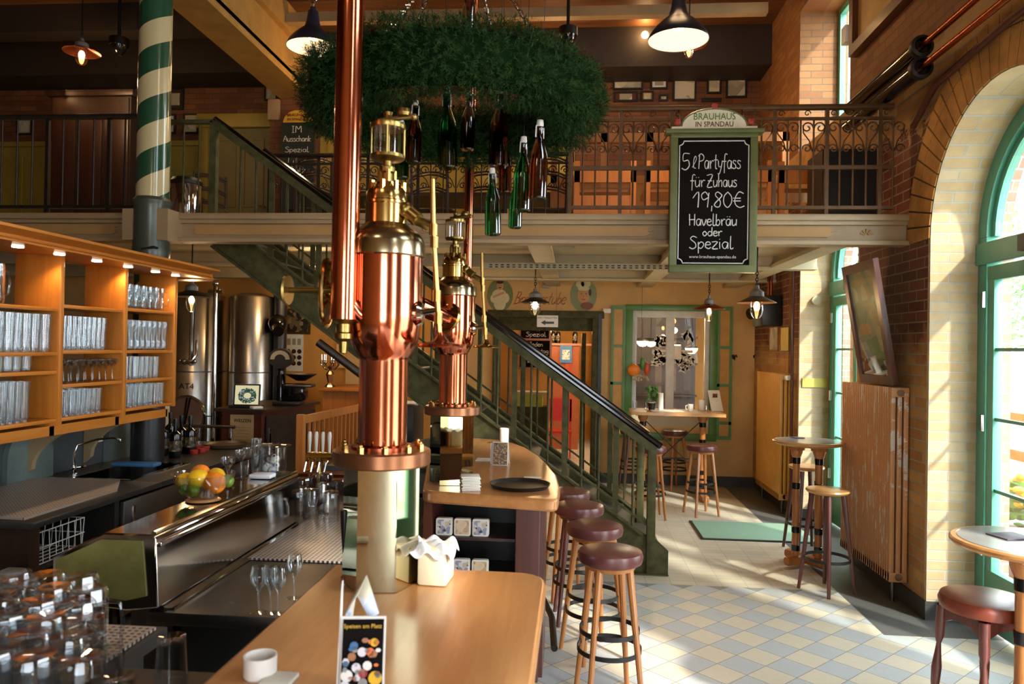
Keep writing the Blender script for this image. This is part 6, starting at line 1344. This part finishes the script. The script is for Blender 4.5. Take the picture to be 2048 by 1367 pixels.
t = thing('steel_drum', 'shiny steel drum upstairs beside the striped column', 'drum', (q.x, 7.0, ZG+.0105), 0, local=True); MB().lathe([(0, 0), (.13, 0), (.14, .02), (.14, .48), (.12, .52), (0, .54)], seg=28).build('drum_body', 'chrome', t); MB().lathe([(.141, .02), (.15, .03), (.141, .05)], seg=28).build('base_ring', 'black', t); MB().lathe([(0, .56), (.13, .55), (.15, .52), (.141, .49)], seg=28).build('lid', 'black', t)
# wooden booths upstairs at right
def booth(x0, x1, y, label, solid=True):
    t = thing('wooden_booth', label, 'booth', ((x0+x1)/2, y, ZG)); z = ZG+.0105
    for x in (x0, x1-.05): MB().box((x, y, z), (x+.05, y+.05, 3.62)).build('post', 'wood_org', t)
    m = MB(); m.box((x0, y, 3.42), (x1, y+.04, 3.55)); m.build('top_board', 'wood_org', t); MB().box((x0, y, 3.02), (x1, y+.04, 3.06)).build('lower_rail', 'wood_org', t)
    if solid: MB().box((x0+.05, y+.01, 3.10), (x1-.05, y+.03, 3.30)).build('back_panel', 'wood_org', t)
    MB().box((x0, y+.05, 3.34), (x1, y+.5, 3.38)).build('seat', 'wood_edge', t)
    return t
booth(-.03, .54, 7.0, 'orange wooden booth upstairs right of the wreath'); booth(.62, 1.05, 7.0, 'orange wooden booth upstairs left of the chalkboard sign', False); booth(1.42, 1.78, 7.0, 'orange wooden booth upstairs just right of the chalkboard sign', False); booth(1.84, 2.30, 7.05, 'orange wooden booth upstairs toward the right wall', False)
t = thing('wooden_partition', 'tall orange wood partition with glazed openings upstairs', 'partition', (1.0, 8.3, ZG)); z = ZG+.0105; xs = [-.3, .25, .75, 1.3, 1.75, 2.2]
for x in xs: MB().box((x, 8.3, z), (x+.07, 8.36, 4.25)).build('post', 'wood_org', t)
MB().box((-.3, 8.3, 4.15), (2.27, 8.38, 4.25)).build('top_rail', 'wood_org', t); MB().box((-.3, 8.31, z), (2.27, 8.35, 3.72)).build('lower_panel', 'wood_org', t); MB().box((-.3, 8.3, 3.70), (2.27, 8.38, 3.78)).build('middle_rail', 'wood_org', t)
t = thing('black_cabinet', 'black cabinet upstairs at the right end of the gallery', 'cabinet', (2.2, 6.6, ZG)); MB().box((2.02, 6.4, ZG+.0105), (2.48, 6.8, 3.56)).build('body', 'black', t)

# ================================================================ BACK WALL DECOR
def oval(px, label, kind):
    q = at(px, 590, Y=YB); t = thing('oval_picture', label, 'wall painting', (q.x, YB-.01, q.z)); rx, rz_ = .185, .235
    def el(cx, cz, a, b, y, n, mt, nm): MB().prism([(q.x+cx+a*math.cos(2*PI*i/n), q.z+cz+b*math.sin(2*PI*i/n)) for i in range(n)], 'Y', YB-y, YB-.001).build(nm, mt, t, smooth=0)
    el(0, 0, rx, rz_, .010, 40, plain('olive_oval', '6A7448', .6) if kind == 1 else plain('pale_green_oval', '7E8A62', .6), 'oval_ground')
    sk = plain('painted_skin', 'B88A5A', .6); wh = plain('painted_cream', 'C8BE98', .6); dk = 'wood_dk'
    if kind == 1:
        el(0, -.12, .085, .10, .014, 24, wh, 'apron'); el(-.01, .01, .10, .075, .013, 24, wh, 'shirt'); el(-.085, -.05, .05, .06, .012, 20, wh, 'sleeve'); el(.085, -.04, .05, .07, .012, 20, wh, 'sleeve'); el(0, .13, .048, .06, .016, 24, sk, 'face'); el(0, .185, .05, .025, .018, 20, dk, 'hair'); el(0, .105, .024, .008, .020, 12, dk, 'moustache')
        MB().bar((q.x-.1, YB-.018, q.z-.03), (q.x+.06, YB-.018, q.z+.04), .01, .03).build('crossed_arm', sk, t); el(-.015, .14, .005, .005, .021, 8, 'black', 'eye'); el(.018, .14, .005, .005, .021, 8, 'black', 'eye')
    else:
        el(0, .0, .085, .12, .014, 24, sk, 'face'); el(-.05, .15, .06, .05, .018, 20, wh, 'hat'); el(.03, .16, .07, .055, .018, 20, wh, 'hat'); el(0, .09, .085, .03, .020, 20, wh, 'hat_band'); el(.09, .04, .02, .05, .016, 14, dk, 'hair'); el(-.03, .02, .010, .006, .018, 10, 'black', 'eye'); el(.035, .02, .010, .006, .018, 10, 'black', 'eye'); el(.0, -.06, .03, .007, .018, 12, 'red', 'mouth'); el(.05, -.15, .09, .05, .016, 18, plain('brown_dish', '7A4A38', .6), 'dish'); el(0, -.02, .01, .02, .019, 10, plain('nose_tone', 'A8764A', .6), 'nose')
oval(1000, 'oval painted figure in a white apron left of the wall lettering', 1); oval(1167, 'oval painted chef head with a white hat above the doorway', 2)
q0 = at(1030, 600, Y=YB); q1 = at(1133, 600, Y=YB); t = thing('wall_lettering', 'reddish cursive painted word above the doorway', 'lettering', q0); m = MB(); write(m, 'Brauerstube', q0.x, q1.x, q0.z-.05, .17, lambda x, z: Vector((x+(z-q0.z)*.35, YB-.004, z)), .0065); m.build('painted_script', plain('faded_red_paint', '9A5A3A', .7), t, smooth=0)
q = at(1095, 642, Y=10.3); t = thing('arrow_sign', 'white sign with a black arrow pointing left in the doorway', 'sign', q)
MB().box((q.x-.145, 10.30, q.z-.08), (q.x+.145, 10.31, q.z+.08)).build('plate', 'white', t); MB().prism([(q.x-.09, q.z-.02), (q.x-.03, q.z+.015), (q.x-.03, q.z-.005), (q.x+.09, q.z-.005), (q.x+.09, q.z-.035), (q.x-.03, q.z-.035), (q.x-.03, q.z-.055)], 'Y', 10.295, 10.30).build('arrow', 'black', t, smooth=0); text('WC / TOILETTEN', 'sign_text', 'black', (q.x, 10.297, q.z+.045), .035, parent=t)
for dx in (-.12, .12): MB().cyl((q.x+dx, 10.305, q.z+.08), (q.x+dx, 10.305, 2.87), .002, seg=4).build('hanger', 'iron', t)
q = at(1092, 572, Y=YB); tag(MB().box((q.x-.05, YB-.05, q.z-.03), (q.x+.05, YB-.001, q.z+.03), .01).build('emergency_light', 'grey'), 'small grey wall fitting above the cursive word', 'fitting')
q = at(1213, 621, Y=YB); tag(MB().box((q.x-.05, YB-.06, q.z-.035), (q.x+.06, YB-.001, q.z+.03), .008).build('alarm_box', 'white'), 'white alarm box beside the left shutter', 'box')
# window in the back wall
t = thing('window_6', None, None, (1.3, YB, .8)); t['kind'] = 'structure'
m = MB(); 
for (x0, x1, z0, z1) in ((.70, .80, .70, 2.50), (1.86, 1.96, .70, 2.50), (.70, 1.96, 2.42, 2.50), (.70, 1.96, .62, .72)): m.box((x0, YB-.05, z0), (x1, YB+.04, z1), .005)
m.build('frame', 'green', t); m = MB()
for (x0, x1, z0, z1) in ((.80, .86, .72, 2.42), (1.80, 1.86, .72, 2.42), (.80, 1.86, 2.33, 2.42), (1.27, 1.38, .72, 2.34), (.80, 1.86, .98, 1.02)): m.box((x0, YB+.02, z0), (x1, YB+.09, z1), .004)
m.build('white_sash', plain('grey_white_sash', 'D0D0CC', .5), t); MB().box((.80, YB+.05, .72), (1.86, YB+.056, 2.4)).build('pane', 'glass_win', t)
MB().box((.8, YB+.0, .72), (1.86, YB+.02, .95)).build('lower_boards', 'cream', t)
for x0, x1, lb in ((.50, .70, 'left green shutter with yellow panels'), (1.96, 2.16, 'right green shutter with yellow panels')):
    t = thing('shutter', lb, 'shutter', (x0, YB-.04, .7)); m = MB()
    for (a, b, z0, z1) in ((x0, x0+.035, .65, 2.48), (x1-.035, x1, .65, 2.48), (x0, x1, 2.43, 2.48), (x0, x1, 1.90, 1.94), (x0, x1, 1.38, 1.42), (x0, x1, .86, .90), (x0, x1, .65, .70)): m.box((a, YB-.045, z0), (b, YB-.012, z1))
    m.build('frame', 'green', t, smooth=0); MB().box((x0+.03, YB-.03, .68), (x1-.03, YB-.014, 2.45)).build('panel', plain('amber_panel', 'B8862A', .4), t, smooth=0)
# etched ornament on the panes: hops and a kettle
m = MB(); rr = random.Random(5); q = at(1345, 715, Y=YB+.045)
for cx, cz, n, s in ((-.20, -.02, 26, .10), (.17, -.06, 30, .12), (-.16, .22, 20, .08), (.20, .28, 14, .07), (0, .05, 14, .1)):
    for k in range(n):
        a = rr.uniform(0, 2*PI); d = s*math.sqrt(rr.random()); x = q.x+cx+d*math.cos(a); z = q.z+cz+d*math.sin(a); b = rr.uniform(0, PI); L = .055
        m.prism([(x-L*math.cos(b), z-L*math.sin(b)), (x+.02*math.sin(b), z-.02*math.cos(b)), (x+L*math.cos(b), z+L*math.sin(b)), (x-.02*math.sin(b), z+.02*math.cos(b))], 'Y', YB+.043, YB+.046)
m.box((q.x-.28, YB+.043, q.z+.07), (q.x+.28, YB+.046, q.z+.11)); m.box((q.x-.1, YB+.043, q.z-.02), (q.x+.12, YB+.046, q.z+.17)); tag(m.build('etched_ornament', plain('frosted_etching', 'E8E0D0', .8)), 'frosted hop ornament on the inner window pane', 'window decoration')
# hanging decoration left in that window, plant and lamps beyond
q = at(1282, 740, Y=10.45); t = thing('hanging_vegetables', 'hanging decoration of orange gourds and green peppers in the window', 'decoration', q); 
MB().sphere(q+Vector((-.10, 0, 0)), .085, 14, (1, .5, 1)).build('gourd', 'orange', t); MB().sphere(q+Vector((.08, 0, .02)), .07, 12, (.6, .5, 1.3)).build('red_pepper', plain('tomato_red', 'B84A20', .4), t); MB().sphere(q+Vector((.02, -.02, .09)), .06, 12, (.6, .5, 1.6)).build('green_pepper', 'green', t)
m = MB()
for k in range(20): m.sphere(q+Vector((random.uniform(-.12, .1), random.uniform(-.03, .02), -.10+random.uniform(-.04, .03))), .018, 6)
m.build('garlic_bunch', 'cream', t); MB().cyl(q+Vector((0, 0, .1)), (q.x, q.y, 2.87), .003, seg=4).build('string', 'iron', t)
t = thing('potted_plant', 'yellow green potted plant behind the window table', 'plant', onwt(1303, 819), 0, local=True); MB().lathe([(0, 0), (.04, 0), (.05, .09), (0, .09)], seg=14).build('pot', 'black', t); m = MB()
for k in range(60): a = random.uniform(0, 2*PI); r_ = random.uniform(.02, .09); m.sphere((r_*math.cos(a), r_*math.sin(a), .12+random.uniform(0, .18)), .018, 6, (1, .4, 1.5), Euler((a, a, 0)).to_matrix())
m.build('foliage', 'leaf', t)
tag(MB().cyl(onwt(1321, 820), onwt(1321, 820)+Vector((0, 0, .22)), .035, seg=18).build('white_canister', 'white'), 'white upright canister beside the potted plant', 'canister')

# ================================================================ INNER ROOM
for px, py, Yc, lb in ((1285, 683, 12.2, 'left bright bowl lamp seen through the inner window'), (1302, 684, 13.0, 'second bright bowl lamp seen through the inner window'), (1349, 690, 11.9, 'third bright bowl lamp seen through the inner window'), (1383, 697, 11.5, 'nearest bright bowl lamp seen through the inner window')):
    q = at(px, py, Y=Yc); t = thing('bowl_lamp', lb, 'hanging lamp', q, 0, local=True); MB().lathe([(0, -.08), (.05, -.07), (.085, -.03), (.095, 0), (.095, .01)], seg=20).build('glass_bowl', 'bulb_dim', t); MB().lathe([(.10, .01), (.09, .03), (.02, .06), (0, .06)], seg=20).build('cap', 'iron', t); MB().cyl((0, 0, .06), (0, 0, 2.95-q.z), .008, seg=6).build('cord', 'iron', t)
    light('POINT', 'bowl_glow', q+Vector((0, 0, -.12)), 6, (1, .72, .42), shadow_soft_size=.06)
t = thing('shelf_wall', 'dark shelving with bottles beyond the inner window', 'shelves', (1.3, 14.5, 0)); MB().box((.6, 14.6, 0), (2.3, 14.9, 2.8)).build('back', 'wood_dk', t)
for z in (1.0, 1.6, 2.1): MB().box((.6, 14.35, z), (2.3, 14.6, z+.03)).build('shelf_board', 'wood_dk', t)
q = at(1092, 700, Y=13.2)
t = thing('red_cupboard', 'orange red wooden cupboard in the room beyond the doorway', 'cupboard', (-.4, 14.0, 0)); a = at(1102, 690, Y=14.0); b = at(1153, 690, Y=14.0)
MB().box((a.x, 14.0, 0), (b.x+.05, 14.5, a.z)).build('body', plain('orange_red_paint', '8E4A24', .4), t); MB().box((a.x-.05, 13.95, a.z), (b.x+.35, 14.55, a.z+.04)).build('top', 'wood_edge', t); MB().box((a.x+.28, 13.98, .9), (b.x-.08, 14.0, 1.6)).build('door_panel', wood('red_panel', '8A3414', 'A84820', .4, 'z', .5), t)
pq = at(1133, 708, Y=13.95); t = thing('event_poster', 'blue and white poster on the orange red cupboard', 'poster', pq); MB().box((pq.x-.12, 13.96, pq.z-.16), (pq.x+.10, 13.975, pq.z+.16)).build('sheet', 'blue', t); MB().box((pq.x-.08, 13.955, pq.z-.1), (pq.x+.06, 13.961, pq.z+.08)).build('picture', 'print_b', t)
for i, (px, lb) in enumerate(((1106, 'left dark bottle on the orange red cupboard'), (1116, 'second dark bottle on the orange red cupboard'), (1150, 'right dark bottle on the orange red cupboard'))):
    q = at(px, 672, Y=14.2); o = dup(L0, (q.x, 14.2, a.z+.041), 0, lb)
t = thing('bottle_rack', 'glass rack of bright bottles above the orange red cupboard', 'rack', (-.2, 14.3, 2.2)); q = at(1140, 655, Y=14.3); MB().box((q.x-.12, 14.25, q.z-.06), (q.x+.25, 14.45, q.z-.04)).build('rack_board', 'wood_org', t)
m = MB()
for k in range(6): m.cyl((q.x-.08+.055*k, 14.33, q.z-.04), (q.x-.08+.055*k, 14.33, q.z+.14), .018, .010, 8)
m.build('bottle_row', 'lamp_in' if False else 'brass', t)
q = at(1112, 643, Y=13.4); t = thing('bowl_lamp', 'glowing white lamp in the room behind the arrow sign', 'hanging lamp', q, 0, local=True); MB().sphere((0, 0, 0), .11, 16, (1, 1, 1)).build('globe', 'bulb_dim', t); MB().lathe([(.12, .08), (.03, .16), (0, .16)], seg=16).build('cap', 'green_dk', t); MB().cyl((0, 0, .16), (0, 0, 2.95-q.z), .008, seg=6).build('cord', 'iron', t); light('POINT', 'globe_glow', q+Vector((0, -.2, -.1)), 45, (1, .66, .30), shadow_soft_size=.1)
light('POINT', 'inner_room_fill', (-1.0, 12.2, 2.6), 26, (1, .75, .5), shadow_soft_size=.15); light('POINT', 'inner_room_fill', (1.4, 12.0, 2.6), 110, (1, .75, .5), shadow_soft_size=.15)  # fill lights without fixtures, added to brighten the inner room
for (x0, y0_, x1, y1_, lb, lines) in ((1042, 628, 1098, 677, 'upper chalkboard with white writing beyond the doorway', (('Samt', 1049, 1072, 645), ('Buffet', 1062, 1090, 659), ('Spezial', 1052, 1092, 672))), (1040, 680, 1099, 735, 'lower chalkboard advertising a weekday beyond the doorway', (('Jeden', 1058, 1086, 692), ('Donnerstag', 1045, 1097, 705), ('ist', 1062, 1075, 713), ('Buffet', 1055, 1092, 724)))):
    p0 = at(x0, y0_, Y=12.2); p1 = at(x1, y1_, Y=12.2); t = thing('chalkboard', lb, 'chalkboard', ((p0.x+p1.x)/2, 12.2, p1.z)); MB().box((p0.x, 12.2, p1.z), (p1.x, 12.24, p0.z)).build('board', 'board', t); m = MB()
    for q in (((p0.x-.03, p1.z-.03), (p0.x, p0.z+.03)), ((p1.x, p1.z-.03), (p1.x+.03, p0.z+.03)), ((p0.x, p0.z), (p1.x, p0.z+.03)), ((p0.x, p1.z-.03), (p1.x, p1.z))): m.box((q[0][0], 12.18, q[0][1]), (q[1][0], 12.25, q[1][1]))
    m.build('frame', 'wood_edge', t)
    for s, a_, b_, yb in lines: wr2(t, 12.19, s, a_, b_, yb, .07, .004)
struct(MB().box((-1.9, 12.25, 0), (-.42, 12.35, 2.95)).build('wall_inner_partition', 'orange_plaster', smooth=0))
p0 = at(1008, 640, Y=12.2); t = thing('framed_list', 'yellow framed list on the inner wall beside the chalkboards', 'picture', p0); MB().box((p0.x-.05, 12.2, p0.z-.28), (p0.x+.28, 12.25, p0.z-.05)).build('sheet', 'beam_gold', t); MB().box((p0.x-.07, 12.21, p0.z-.30), (p0.x+.30, 12.255, p0.z-.03)).build('frame', 'wood_edge', t)
t = thing('dining_table', 'small dining table with chequered cloth beyond the doorway', 'table', (-1.3, 11.7, 0)); MB().box((-1.6, 11.4, .74), (-.95, 12.0, .77)).build('top', 'wood_org', t); MB().box((-1.55, 11.38, .771), (-1.05, 11.8, .776)).build('cloth', plain('pink_check', 'B06A6A', .8, var=.3, nscale=60), t)
for x, y in ((-1.55, 11.45), (-1.0, 11.45), (-1.55, 11.95), (-1.0, 11.95)): MB().lathe([(.03, 0), (.02, .1), (.03, .3), (.02, .5), (.03, .74)], (x, y, 0), 10).build('leg', 'wood_org', t)
t = thing('buffet_counter', 'green buffet counter with yellow crates beyond the doorway', 'counter', (-.8, 12.0, 0)); MB().box((-.95, 11.75, 0), (-.42, 12.15, .95)).build('body', 'green_dk', t); MB().box((-.9, 11.74, .95), (-.5, 12.1, 1.15)).build('crate', plain('lime_crate', 'A8B030', .5), t); MB().box((-.99, 11.7, 1.15), (-.40, 12.15, 1.18)).build('top', 'cream', t)
CB = dup(CH, (-1.25, 11.2, 0), 2.8, 'dark chair at the chequered table beyond the doorway')
t = thing('red_chair', 'red chair beyond the doorway in front of the cupboard', 'chair', (-.3, 13.0, 0)); q = at(1120, 850, Y=12.8); MB().box((q.x-.2, 12.8, .42), (q.x+.2, 13.2, .46)).build('seat', 'red', t); MB().box((q.x-.2, 13.18, .6), (q.x+.2, 13.22, 1.0)).build('backrest', 'red', t)
for x in (-.18, .16):
    for y in (12.82, 13.18): MB().box((q.x+x, y, 0), (q.x+x+.03, y+.03, .98 if y > 13 else .42)).build('leg', 'red', t)
t = thing('green_door', 'open green door at the right side of the inner room', 'door', (.15, 11.5, 0)); MB().box((.10, 11.0, 0), (.16, 11.9, 2.1)).build('door_leaf', 'green_dk', t); MB().box((.085, 11.15, 1.2), (.10, 11.75, 1.9)).build('glass_panel', 'orange_plaster', t)

# ================================================================ OUTSIDE
def tree(label, x, y, h, r, seed):
    t = thing('street_tree', label, 'tree', (x, y, -.06), 0, local=True); rr = random.Random(seed)
    MB().cyl((0, 0, 0), (0, 0, h*.6), .16, .1, 10).build('trunk', 'wood_dk', t); m = MB(); b = m.bm
    for k in range(2600):
        v = Vector((rr.gauss(0, 1), rr.gauss(0, 1), rr.gauss(0, 1))).normalized()*r*(rr.random()**.33); p = v+Vector((0, 0, h)); s = rr.uniform(.06, .12)
        a = Vector((rr.uniform(-1, 1), rr.uniform(-1, 1), rr.uniform(-1, 1))).normalized(); c = a.orthogonal().normalized()
        b.faces.new([b.verts.new(p+a*s), b.verts.new(p+c*s*.5), b.verts.new(p-a*s), b.verts.new(p-c*s*.5)])
    m.build('crown', 'leaf', t, smooth=0)
tree('leafy tree seen through the near window', 9.5, 11.5, 3.2, 2.0, 1); tree('second leafy tree farther along the street', 13.5, 19.0, 4.5, 3.0, 2); tree('leafy tree outside the far window', 8.0, 17.0, 3.4, 2.0, 4)
t = thing('terrace_fence', 'wooden terrace fence outside the near window', 'fence', (4.8, 8, 0))
for y in (5.5, 6.8, 8.1, 9.4, 10.7): MB().box((5.6, y, 0), (5.7, y+.1, 1.25)).build('post', 'wood_org', t)
for z in (.55, 1.02): MB().box((5.58, 5.0, z), (5.72, 11.5, z+.13)).build('board', 'wood_org', t)
t = thing('flower_box', 'terrace planter with yellow flowers outside the near window', 'planter', (3.9, 6.4, 0), 0, local=True); MB().box((-.25, -.5, 0), (.25, .5, .45), .02).build('box', 'leather_red', t); m = MB()
for k in range(70): m.sphere((random.uniform(-.25, .25), random.uniform(-.5, .5), .62+random.uniform(0, .3)), .05, 8, (1, 1, .6))
m.build('yellow_flowers', 'yellow', t); m = MB()
for k in range(160): m.sphere((random.uniform(-.28, .28), random.uniform(-.52, .52), .45+random.uniform(0, .35)), .04, 6, (1, .4, 1.4), Euler((k, k*2, 0)).to_matrix())
m.build('leaves', 'leaf', t)
t = thing('parked_van', 'blue and white banner stand outside beyond the terrace', 'banner', (7.5, 9.6, 0)); o = t; MB().box((7.4, 8.6, .9), (7.5, 10.6, 1.75)).build('banner', 'blue', t); MB().box((7.38, 8.9, 1.2), (7.4, 9.4, 1.6)).build('white_field', 'white', t); MB().cyl((7.45, 8.6, -.06), (7.45, 8.6, 1.8), .03).build('post', 'steel', t); MB().cyl((7.45, 10.6, -.06), (7.45, 10.6, 1.8), .03).build('post', 'steel', t)
t.name = 'banner_stand'
